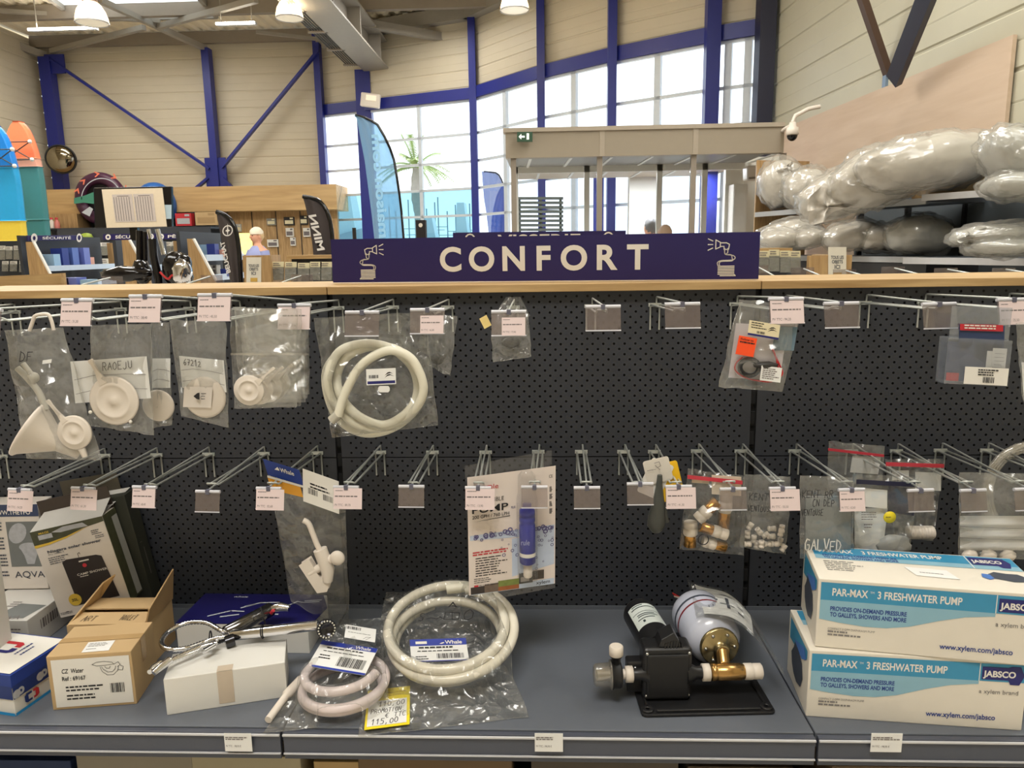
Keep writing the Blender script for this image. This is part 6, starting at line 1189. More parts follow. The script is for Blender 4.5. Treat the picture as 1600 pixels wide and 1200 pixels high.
def endpanel(x0,x1,pl,lab,side):
    Ya=3.95; a=P(x0,440,Ya).x;b=P(x1,440,Ya).x; zt=P((x0+x1)/2,399,Ya).z; t=thing('end_panel',lab,'panel',((a+b)/2,Ya,0)); MB().box((a,Ya,0),(b,Ya+.03,zt)).build('board',OAKV,t); 
    MB().box((a if side<0 else b-.03,Ya+.031,0),(a+.03 if side<0 else b,Ya+.5,zt)).build('side_board',OAKV,t)
    f=Face(P(pl[0],470,Ya-.001),P(pl[1],470,Ya-.001),P(pl[0],pl[2],Ya-.001)); mb=MB(); f.slab(mb,.001); ps=mb.build('poster',mat('poster_white',(226,220,206),.6),t)
    mb=MB(); f.text(mb,'TOUS LES',.15,.78,.06,.7,.02,.002); f.text(mb,'OBJETS',.2,.70,.06,.6,.02,.002); f.text(mb,'ICI',.35,.60,.07,.3,.02,.002); mb.build('poster_lettering',mat('dark_grey_print',()),ps); mb=MB(); f.rect(mb,.28,.44,.75,.53,.002); mb.build('poster_badge',mat('amber_print',(206,166,80),.5),ps)
endpanel(382,424,(385,408,402),'oak end panel with a white poster below the person',-1); endpanel(1262,1329,(1294,1322,386),'oak end panel with a white poster right of the navy sign',1)
r=random.Random(11)
PK=[film('pack_film_grey',.38,(.7,.7,.68),(176,176,168),.08,.2,.4),mat('pack_card_cream',(226,216,180),.6),mat('pack_contents',(140,138,130),.5,.2,60,.25)]
def pack(px,py,w,h,Y,lab,grp,card=PK[1],cont=PK[2]):
    t=thing('hanging_pack',lab,'package',P(px,py,Y),0,grp); f=FP((px-w/2,py+h),(px+w/2,py+h),(px-w/2,py),Y)
    mb=MB(); f.slab(mb,.012,0,0,1,.72); mb.build('plastic_film',PK[0],t); mb=MB(); f.slab(mb,.006,.04,.02,.96,.62,.002); mb.build('contents',cont,t); mb=MB(); f.slab(mb,.003,0,.68,1,1,.004); c=mb.build('header_card',card,t); mb=MB(); f.lines(mb,.1,.88,.9,2,.1,.5,int(px),.0085); mb.build('card_print',GREYINK,c); return t
nth=['first','second','third','fourth','fifth','sixth','seventh','eighth']
for i,px in enumerate((435,455,475,494,510)): pack(px,409+r.uniform(-2,2),18,29,4.0,'grey pack with cream header hanging behind the navy sign, %s from the oak end panel'%nth[i],'packs on the screws aisle')
for i,px in enumerate((1193,1209,1226,1242)): pack(px,391+r.uniform(-2,3),16,34,4.0,'small clear pack hanging right of the navy sign, %s from the sign'%nth[i],'packs on the screws aisle')
# hooks sticking out of the far side of the front shelving
for i,(x0,y0,x1,y1,lab) in enumerate([(1213,433,1184,417,'by the navy sign'),(1285,432,1256,420,'in front of the right oak end panel'),(1350,431,1322,423,'below the right poster'),(1437,429,1398,419,'below the clear bulging bag at right'),(1520,428,1481,421,'second from the right edge'),(1608,427,1572,421,'nearest the right edge'),(436,443,470,431,'below the grey packs on the left'),(290,444,328,432,'below the tan sloping end panel'),(128,445,172,434,'in front of the black engines')]):
    a=P(x0,y0,2.06);b=P(x1,y1,2.34); t=thing('display_hook','wire hook poking over the oak top board, '+lab,'hook',a,0,'hooks on the far side of the front shelving'); MB().tube([a-V((0,.01,.05)),a-V((0,.0,.0)),b],.0025,6).build('label_arm',ZINC,t); f=Face(b+V((-.035,.012,-.03)),b+V((.035,.012,-.03)),b+V((-.035,.012,.004))); mb=MB(); f.slab(mb,.0015); mb.build('ticket_holder',HOLD,t)
# ================================================================ left side of the hall
def sup(px0,px1,ytop,ybot,Y,lab,cols,seed):
    """paddle board standing on end: shaped outline with thickness; cols = list of (upper y px, material)"""
    xc=(P(px0,300,Y).x+P(px1,300,Y).x)/2; hw=(P(px1,300,Y).x-P(px0,300,Y).x)/2; zt=P(px1,ytop,Y).z
    t=thing('paddle_board',lab,'paddle board',(xc,Y,0)); 
    def half(s): return hw*(max(.02,1-(1-s/.28)**2)**.5 if s<.28 else (1 if s<.72 else 1-.35*((s-.72)/.28)**2))
    zs=[(zt*(1-i/60),half(i/60)) for i in range(61)]
    bounds=[zt]+[P(px1,y,Y).z for y,_ in cols[1:]]+[0]
    first=None
    for k,(y,mt) in enumerate(cols):
        seg=[(z,w) for z,w in zs if bounds[k+1]-.03<=z<=bounds[k]+.03]; mb=MB(); vs=[];n=len(seg)
        for z,w in seg: lean=.10*(z/zt); vs+=[(xc-w,Y+lean,z),(xc-w*.9,Y-.055+lean,z),(xc+w*.9,Y-.055+lean,z),(xc+w,Y+lean,z),(xc+w*.9,Y+.055+lean,z),(xc-w*.9,Y+.055+lean,z)]
        fs=[]
        for i in range(n-1): fs+=[(i*6+j,i*6+(j+1)%6,(i+1)*6+(j+1)%6,(i+1)*6+j) for j in range(6)]
        fs+=[tuple(range(6)),tuple(range((n-1)*6,n*6))[::-1]]; mb.add(vs,fs); o=mb.build(('nose_panel','deck_panel','tail_panel','foot_panel')[k],mt,t,bev=.01)
    return t,xc,hw,zt
ORG=mat('coral_board',(244,128,88),.4); TEAL=mat('teal_board',(62,126,128),.4); B1=mat('blue_board',(28,128,214),.35); B2=mat('light_blue_board',(40,166,226),.35); YEL=mat('yellow_board',(236,208,74),.4); PINK=mat('faded_coral_board',(216,160,140),.4)
def cords(t,x,zl,zh,w,Y):
    mb=MB()
    for a,b in(((-1,zh),(1,zl)),((1,zh),(-1,zl)),((-1,zh),(1,zh)),((-1,zl),(1,zl))): mb.tube([V((x+a[0]*w,Y,a[1])),V((x+b[0]*w,Y,b[1]))],.007,5)
    mb.build('bungee_cord',mat('dark_cable',()),t); mb=MB()
    for s in(-1,1):
        for z in(zl,zh): mb.sphere(V((x+s*w,Y,z)),.025,8,6)
    mb.build('cord_ring',WHITE,t)
t,x,hw,zt=sup(3,66,187,420,9.4,'coral and teal paddle board standing behind the blue one at far left',[(187,ORG),(248,PINK),(258,TEAL),(344,TEAL)],1); cords(t,x+.02,P(40,250,9.4).z,P(40,222,9.4).z,hw*.7,9.37); MB().tube(catmull([V((x+.02,9.36,P(40,291,9.3).z)),V((x+.02,9.34,P(40,296,9.3).z)),V((x+.02,9.36,P(40,303,9.3).z))],4),.02,8).build('carry_handle',INK,t)
t,x,hw,zt=sup(-36,28,193,420,8.8,'bright blue and yellow paddle board cut by the left edge',[(193,B1),(262,B2),(344,YEL),(376,YEL)],2); cords(t,x+.12,P(10,260,8.8).z,P(10,234,8.8).z,hw*.6,8.77)
t=thing('tow_tube','round purple tow tube with coral arrows standing on the high shelf','inflatable',P(158,355,14.95)); Y=14.95; q=P(158,311,Y); k=Y/FL; Rr=46*k
M=Matrix.Translation(q)@Matrix.Rotation(R(90),4,'X'); mb=MB(M); mb.lathe([(Rr*.68+Rr*.2*math.cos(a*.5236),Rr*.2*math.sin(a*.5236)) for a in range(13)]+[],40,flatcap=False); MBt=mb; MBt.build('tube_ring',mat('plum_vinyl',(76,36,62),.4,0,20,.06),t)
MB(M).lathe([(0,.02),(Rr*.72,.02),(Rr*.72,-.05),(0,-.05)],36).build('seat_mesh',mat('black_vinyl',(32,28,30),.5),t)
mb=MB(); f=FP((113,356),(203,356),(113,266),Y-.2); 
for a in(100,60,135,25,160,-2):
    c=(.5+.44*math.cos(R(a)),.5+.44*math.sin(R(a))); d=(math.cos(R(a-90)),math.sin(R(a-90))); p=(math.cos(R(a)),math.sin(R(a)))
    f.poly(mb,[(c[0]+d[0]*.05,c[1]+d[1]*.05),(c[0]-d[0]*.03+p[0]*.05,c[1]-d[1]*.03+p[1]*.05),(c[0]-d[0]*.05+p[0]*.04,c[1]-d[1]*.05+p[1]*.04),(c[0],c[1]),(c[0]-d[0]*.05-p[0]*.04,c[1]-d[1]*.05-p[1]*.04),(c[0]-d[0]*.03-p[0]*.05,c[1]-d[1]*.03-p[1]*.05)],.0)
mb.build('arrow_print',mat('coral_print',(244,130,100),.5),t)
mb=MB(); f.poly(mb,[(.03,.52),(.2,.56),(.36,.62),(.7,.6),(.7,.42),(.36,.42),(.2,.44),(.03,.42)],.0); mb.build('teal_band',mat('sea_green_vinyl',(70,142,120),.45),t)
mb=MB(); f.ring(mb,.5,.5,Rr*.66,Rr*.69,40,0,180,off=.0); f.poly(mb,[(.16,.27),(.3,.37),(.36,.33),(.3,.2)],0); mb.build('grey_piping',mat('silver_print',()),t)
# notice board on a stand
Y=9.2; t=thing('display_screen','black framed screen with two taped timetable sheets on it','screen',P(210,420,Y)); f=FP((153,358),(273,357),(148,293),Y); f=FP((152,357),(272,355),(150,294),Y); mb=MB(); f.slab(mb,.06); sc=mb.build('screen_body',mat('black_gloss',()),t,bev=.01)
g=Face(P(167,356,Y-.065),P(261,354,Y-.065),P(159,296,Y-.065)); mb=MB(); g.slab(mb,.004); pp=mb.build('cream_sheet',mat('cream_poster',(222,206,180),.6),t); mb=MB(); g.rect(mb,.16,.14,.49,.86,.006); g.rect(mb,.51,.14,.84,.86,.006); tb=mb.build('timetable',mat('pale_grey_sheet',(196,184,176),.6),pp); mb=MB(); 
for c in(.18,.53):
    g.rect(mb,c+.06,.81,c+.25,.825,.008)
    for k in range(7): g.rect(mb,c+k*.042,.17,c+k*.042+.008,.79,.008)
mb.build('timetable_print',GREYINK,tb); mb=MB(); g2=Face(P(256,342,Y-.061),P(268,342,Y-.061),P(256,320,Y-.061)); g2.rect(mb); mb.build('screen_picture',mat('pale_blue_screen',(176,196,206),.3),t); mb=MB(); p=P(212,360,Y+.05); mb.box((p.x-.05,Y,0),(p.x+.05,Y+.05,p.z+.1)); mb.box((p.x-.3,Y-.2,0),(p.x+.3,Y+.2,.03)); mb.build('stand',mat('black_gloss',()),t)
t=thing('boat_tube','blue inflatable tube lying on the high shelf behind the screen','inflatable',P(240,355,14.95)); mb=MB(); mb.blob(P(243,321,14.95),(.42,.28,.45),24,14); mb.build('tube',mat('blue_vinyl',(40,96,170),.35),t); mb=MB(); mb.blob(P(252,318,14.7),(.2,.12,.10),16,10); mb.build('side_panel',mat('sky_vinyl',(70,140,200),.35),t)
# oak wall display along the back wall
Yf=15.0; t=thing('wall_display','oak wall display with a deep canopy along the back wall','display',P(300,430,15.2))
a=P(60,330,Yf);b=P(527,330,Yf); zt=P(300,292,Yf).z; zb=P(300,331,Yf).z
MB().box((a.x,Yf,zb),(b.x,Yf+.9,zt)).build('canopy',wood('oak_canopy',(182,148,100),(206,172,122),'X',.3),t); mb=MB(); mb.box((P(340,350,Yf).x,15.35,0),(b.x-.1,15.45,zb)); mb.build('slat_panel',OAKV,t)
mb=MB(); x=P(345,350,Yf).x
while x<b.x-.3: mb.box((x,15.335,0),(x+.015,15.35,zb)); x+=.5
mb.build('panel_joint',mat('dark_brown_board',()),t)
MB().box((a.x,15.35,0),(P(340,350,Yf).x,15.45,zb)).build('dark_panel',mat('charcoal_powder_coat',()),t)
MB().box((a.x,14.6,P(200,357,14.7).z),(P(340,352,14.7).x,15.35,P(200,355,14.7).z)).build('high_shelf',mat('charcoal_powder_coat',()),t); MB().box((a.x,14.9,P(200,357,14.7).z+.01),(P(112,350,14.7).x,15.35,zb)).build('oak_side',OAKV,t)
def smallbox(px0,px1,y0,y1,Y,lab,mt,name='shelf_box',cat='box',d=.15,prt=None,grp=None):
    a=P(px0,y1,Y);b=P(px1,y0,Y); t=MB().box((a.x,Y,a.z),(b.x,Y+d,b.z)).build(name,mt,None,lab,0,cat,grp)
    if prt:
        f=Face(V((a.x,Y,a.z)),V((b.x,Y,a.z)),V((a.x,Y,b.z))); mb=MB(); f.rect(mb,.1,.15,.9,.6,.004); f.rect(mb,.6,.75,.9,.92,.004); mb.build('print',prt,t)
    return t
smallbox(275,298,333,353,14.55,'red and white boxed item on the high shelf right of the screen',mat('red_print',()),prt=mat('pale_picture_print',()))
smallbox(306,338,331,352,14.55,'brown carton with printed mark on the high shelf by the dark flag',KRAFT,prt=KRAFTD)
smallbox(299,305,331,352,14.7,'thin black box between the red box and the brown carton',INK)
for i,(x0,x1,y0,y1,l,m_) in enumerate([(417,430,341,352,'dark pack with cream tag hung on the oak wall above the person',mat('pack_contents',())),(444,459,339,352,'black framed picture on the oak wall, left of two',INK),(469,480,337,351,'black framed picture on the oak wall beside the dark flag',INK),(447,458,356,370,'white card on the oak wall under the left black picture',WHITE),(474,484,356,370,'white card on the oak wall half behind the dark flag',WHITE),(418,434,374,386,'white card with navy picture on the oak wall beside the person',WHITE),(454,461,371,384,'narrow white pack low on the oak wall',WHITE),(368,376,350,362,'pale pack on the oak wall right of the dark flag',mat('pale_grey_part',()))]): smallbox(x0,x1,y0,y1,15.3,l,m_,'wall_pack','package',.04,GREYINK if m_ is WHITE else mat('pack_card_cream',()))
smallbox(376,392,364,398,15.2,'emissive yellow patch for the bright glow low on the oak wall behind the person',mat('glow_yellow',(250,226,150),.5,0,15,.2,emit=.8),'glow_patch','glow patch',.05)  # emissive box stands in for the bright yellow glow on the wall
for i,x in enumerate((74,82,90)):
    q=P(x,357,14.72); t=thing('bottle',['red capped bottle, leftmost of three beside the teal board','red capped bottle, middle of three beside the teal board','red capped bottle, rightmost of three beside the teal board'][i],'bottle',q,0,'bottles beside the teal board'); MB(Matrix.Translation(q)).lathe([(.05,0),(.05,.12),(.03,.15),(.022,.17),(.022,.18)],12).build('body',mat('bottle_%d'%i if 0 else ('coral_print','bottle_white','bottle_pink')[i],[(0,0,0),(214,206,196),(206,120,110)][i],.4),t); MB(Matrix.Translation(q)).lathe([(.026,.175),(.026,.21),(0,.21)],12).build('cap',mat('red_print',()),t)
# long dark shelf with the other two signs
Y=12.3
t=thing('shelving_bay','long dark shelving with navy signs running along the hall behind the screen','shelving',P(230,440,Y)); a=P(112,400,Y);b=P(345,400,Y); zs=P(200,357,Y).z; MB().box((a.x,Y+.3,0),(b.x,Y+.36,zs)).build('rear_panel',PEG,t); MB().box((a.x,Y-.31,P(200,376,Y-.31).z),(b.x,Y-.3,zs-.03)).build('fascia',mat('charcoal_powder_coat',()),t); MB().box((a.x,Y-.3,zs-.03),(b.x,Y+.36,zs)).build('top_shelf',mat('charcoal_powder_coat',()),t); MB().box((a.x,Y-.3,.5),(b.x,Y+.3,.53)).build('lower_shelf',mat('charcoal_powder_coat',()),t)
def bgsign(bl,br,tl,txt,lab,icons=True,Ya=None):
    f=Face(*[P(*q[:2],q[2]) for q in(bl,br,tl)]); t=thing('aisle_sign',lab,'sign',(f.o+f.p(1,0))/2); mb=MB(); f.slab(mb,-.01); mb.build('panel',mat('navy_sign_board',()),t); mb=MB(); f.text(mb,txt,.24,.25,.5,.52,.02,.006); f.ring(mb,.1,.5,.02,.045,12,off=.006); f.ring(mb,.92,.5,.025,.045,12,off=.006); mb.build('lettering',mat('sign_white',()),t)
bgsign((161,375,Y-.325),(243,374,Y-.325),(161,366,Y-.325),'SÉCURITÉ','navy sign reading SÉCURITÉ under the screen'); bgsign((245,374,Y-.32),(318,373,Y-.32),(245,365.5,Y-.32),'PÊCHE','navy sign reading PÊCHE left of the dark flag')
bgsign((43,376,6.86),(129,375,7.68),(43,368,6.86),'SÉCURITÉ','navy sign reading SÉCURITÉ at far left above the blue boxes')
# sloping end-panel units with shelves
def unit(poly,Y0,dep,lab,cols,shelves):
    t=thing('shelf_unit',lab,'shelving',P((poly[0][0]+poly[2][0])/2,440,Y0)); pts=[P(x,y,Y0) for x,y in poly]; lo=pts[2].copy(); 
    k=(pts[2]-pts[1]); k=k/k.z; br=pts[2]-k*pts[2].z; bl=V((pts[3].x,Y0,0)); br.z=0
    br.x=min(br.x,pts[2].x+.25); loop=[pts[0],pts[1],pts[2],br,bl,pts[3]]; n=len(loop); th=V((0,.025,0))
    for y in(0,dep): off=V((0,y,0)); MB().add([p+off for p in loop]+[p+off+th for p in loop],[tuple(range(n))[::-1],tuple(range(n,2*n))]+[(i,(i+1)%n,n+(i+1)%n,n+i) for i in range(n)]).build('end_board',OAKV,t)
    mb=MB()
    for off in(0,dep): mb.beam(pts[1]+V((.008,.0125+off,0)),pts[2]+V((.008,.0125+off,0)),.03,.012,(1,0,0))
    mb.build('white_edge',WHITE,t)
    MB().box((pts[0].x-.10,Y0+.03,0),(pts[0].x-.07,Y0+dep,pts[0].z+(.06 if 'left' in lab else 0))).build('back_panel',PEG,t)
    zs=[]
    for yy,xx in shelves:
        p=P(xx,yy,Y0); s=MB().box((pts[0].x+.03,Y0+.03,p.z-.02),(p.x,Y0+dep,p.z)).build('shelf',DECK,t); MB().box((p.x+.001,Y0+.03,p.z-.03),(p.x+.012,Y0+dep,p.z+.02)).build('ticket_rail',mat('pale_blue_strip',(196,212,232),.4),s); zs.append((p.x,p.z))
    return zs
LB=[mat('cover_navy',(44,60,140),.4),mat('cover_blue',(90,116,190),.4),mat('cover_sky',(150,186,220),.4),mat('cover_periwinkle',(108,122,196),.4),WHITE,mat('cover_salmon',(226,170,150),.5)]
za=unit([(40,378),(50,378),(76,428),(46,428)],6.8,1.3,'sloping oak ended shelf unit under the left SÉCURITÉ sign','A',[(419,70),(446,82)])
zb_=unit([(190,375),(200,375),(232,432),(195,432)],6.3,.9,'sloping oak ended shelf unit behind the black engines','B',[(418,223)])
zc_=unit([(292,373),(300,373),(335,438),(298,438)],5.9,.8,'sloping oak ended shelf unit with boxes left of the dark flag','C',[(402,318),(433,332)])
def book(x0,x1,y0,y1,Y,lab,mt,grp,d=.06): return smallbox(x0,x1,y0,y1,Y,lab,mt,'boxed_book','box',d,None,grp)
g='boxes on the left sloping unit'
book(69,83,397,424,6.95,'pale sky blue box, leftmost of the upright boxes on the left sloping unit',LB[2],g,.1); book(82,96,388,418,7.15,'dark navy upright box on the left sloping unit',LB[0],g,.1); book(98,112,387,417,7.3,'mid blue upright box beside the navy one on the left sloping unit',LB[1],g,.1); book(114,130,387,419,7.45,'periwinkle upright box, rightmost of the four on the left sloping unit',LB[3],g,.1); book(130,138,402,415,7.6,'salmon box at the right end of the left sloping unit',LB[5],g,.1)
book(96,106,434,448,2.6,'dark blue box low by the oak top board at left',LB[0],g); book(106,119,434,448,2.6,'periwinkle box low by the oak top board at left',LB[3],g); book(126,137,437,448,2.6,'small pale blue box low by the oak top board at left',LB[2],g)
g='boxes on the right sloping unit'
for x0,x1,y0,y1,l,k in((311,323,382,402,'pale blue box on the upper shelf of the unit left of the dark flag',2),(324,335,381,400,'dark box on the upper shelf of the unit left of the dark flag',0),(325,334,390,402,'white box on the upper shelf of the unit left of the dark flag',4),(335,351,390,402,'wide pinkish box on the upper shelf of the unit left of the dark flag',5),(325,338,414,432,'white box on the lower shelf of the unit left of the dark flag',4),(345,354,420,432,'small dark box on the lower shelf of the unit left of the dark flag',0)): smallbox(x0,x1,y0,y1,6.15+.02*k,l,LB[k],'shelf_box','box',.08,GREYINK if k==4 else None,g)
t=thing('oak_counter','oak board standing behind the left end of the front shelving','counter',P(45,445,2.55)); f=Face(P(-30,470,2.55),P(94,470,2.55),P(-30,432,2.55)); 
a=P(-30,433,2.55);b=P(94,427,2.55); MB().hexa([V((a.x,2.55,.0)),V((b.x,2.55,.0)),V((b.x,2.58,.0)),V((a.x,2.58,.0))],[V((a.x,2.55,a.z)),V((b.x,2.55,b.z)),V((b.x,2.58,b.z)),V((a.x,2.58,a.z))]).build('board',OAK,t); zq=P(100,448,2.6).z; MB().box((a.x,2.58,zq-.02),(P(150,448,2.6).x,2.72,zq-.002)).build('ledge',OAK,t)
g='dark packs on the pegged racks'
t=thing('shelving_bay','dark rack of small packs at the far left behind the oak board','shelving',P(15,440,7.45)); a=P(-30,440,7.45);b=P(41,376,7.45); MB().box((a.x,7.45,0),(b.x,7.48,b.z)).build('perforated_panel',PEG,t); MB().box((a.x,7.25,0),(b.x,7.45,.1)).build('plinth',PEGB,t)
t=thing('shelving_bay','dark rack of hanging packs between the blue boxes and the black engines','shelving',P(160,440,9.6)); a=P(128,440,9.6);b=P(190,377,9.6); MB().box((a.x,9.6,0),(b.x,9.63,b.z)).build('perforated_panel',PEG,t); MB().box((a.x,9.4,0),(b.x,9.6,.1)).build('plinth',PEGB,t)
t=thing('shelving_bay','dark rack of packs above the chrome engine','shelving',P(272,440,7.9)); a=P(254,440,7.9);b=P(296,376,7.9); MB().box((a.x,7.9,0),(b.x,7.93,b.z)).build('perforated_panel',PEG,t); MB().box((a.x,7.7,0),(b.x,7.9,.1)).build('plinth',PEGB,t)
zt_=P(842,399,4.2).z+.02; q=P(658,352,4.38); t=thing('speaker','small black speaker box standing before the windows above the navy sign','speaker',(q.x,4.38,zt_)); MB().box((q.x-.028,4.36,zt_),(q.x+.028,4.41,P(658,344,4.38).z)).build('cabinet',INK,t); MB().add([V((q.x+.012*math.cos(k*.5),4.359,q.z+.012*math.sin(k*.5))) for k in range(12)],[tuple(range(12))]).build('cone',WHITE,t)
q=P(553,352,4.38); t=thing('pen_stand','short black upright rod before the leftmost windows above the navy sign','rod',(q.x,4.38,zt_)); MB().tube([V((q.x,4.38,zt_)),V((q.x,4.38,P(553,356,4.38).z))],.011,10).build('rod',INK,t); MB().lathe([(0,0),(.03,0),(.03,.01),(0,.012)],14,Matrix.Translation((q.x,4.38,zt_))).build('foot',INK,t)
ORD=['leftmost','second','third','fourth','fifth','sixth','seventh','eighth','ninth','tenth']
DKP=mat('dark_parts',()); SIL=mat('clear_pack_grey',(128,126,118),.35,.3,80,.3)
for i,(x,y,w,h,Y,c) in enumerate([(4,384,10,22,7.4,SIL),(15,385,10,20,7.4,SIL),(27,384,10,22,7.4,SIL),(9,408,10,16,7.4,DKP),(22,408,11,16,7.4,DKP),(35,407,8,18,7.4,DKP)]): pack(x,y,w,h,Y,'hanging pack at far left behind the oak board, %s row, %s'%('upper' if i<3 else 'lower',['left','middle','right'][i%3]),g,WHITE,c)
for i,(x,y,w,h,Y,c) in enumerate([(139,380,13,20,9.58,SIL),(152,379,13,22,9.58,DKP),(165,379,13,20,9.58,SIL),(178,380,13,20,9.58,DKP),(147,406,15,26,9.58,DKP),(163,404,15,28,9.58,SIL),(179,406,15,26,9.58,DKP)]): pack(x,y,w,h,Y,'pack between the blue boxes and the black engines, %s row, %s'%('upper' if i<4 else 'lower',ORD[i%4]),g,WHITE,c)
for i,(x,y,w,h,Y,c) in enumerate([(262,378,14,22,7.8,SIL),(276,377,13,24,7.8,DKP),(287,378,11,22,7.8,SIL)]): pack(x,y,w,h,Y,'hanging pack above the chrome engine, %s of three'%('left','middle','right')[i],g,WHITE,c)
t=thing('hanging_bag','lime green pack on the dark shelf below the tow tube','package',P(136,376,11.9)); MB().blob(P(136,371,11.93),(.10,.06,.07),14,8,.3).build('pouch',mat('lime_pouch',(150,170,60),.5),t)
# black engines
BG=mat('black_gloss',()); Y=5.4
t=thing('boat_engine','black boat engine with two upright shafts behind the oak top board','engine',P(205,470,Y)); mb=MB(); mb.tube(catmull([P(163,433,Y),P(172,420,Y),P(195,420,Y),P(225,432,Y),P(240,437,Y)],6),[.02,.03]+[.045]*40,10) if 0 else mb.blob(P(197,428,Y),(.19,.07,.055),20,12,.25,5,3); mb.build('cowl',BG,t)
mb=MB(); mb.tube([P(218,360,Y+.1),P(219,436,Y+.1),V((P(219,436,Y+.1).x,Y+.1,0))],.026,10); mb.tube([P(226,362,Y+.1),P(228,436,Y+.1)],.018,10); mb.build('shaft',BG,t); mb=MB(); mb.blob(P(222,425,Y+.05),(.07,.06,.09),14,10,.2); mb.build('bracket',BG,t)
t=thing('boat_engine','black and chrome rounded boat engine left of the sloping unit','engine',P(275,470,Y)); mb=MB(); mb.blob(P(277,421,Y),(.105,.10,.13),24,16,.22,4,7); mb.build('cowl',BG,t); mb=MB(); mb.blob(P(284,425,Y-.05),(.07,.07,.095),18,12,.25,5,4); mb.build('chrome_side',STEEL,t); mb=MB(); mb.tube([P(238,373,Y),P(240,400,Y),P(248,436,Y),V((P(248,436,Y).x,Y,0))],.03,10); mb.build('shaft',BG,t)
MB().tube([P(232,358,Y+.2),P(240,395,Y+.2)],.014,8).build('chrome_tube',STEEL,t); MB().tube([P(246,358,Y+.2),P(256,398,Y+.2)],.018,8).build('chrome_tube',STEEL,t)
mb=MB(); mb.tube(catmull([P(250,425,Y-.1),P(262,436,Y-.1),P(270,430,Y-.1),P(282,437,Y-.1)],5),.008,6); mb.build('red_cable',mat('red_wire',()),t)
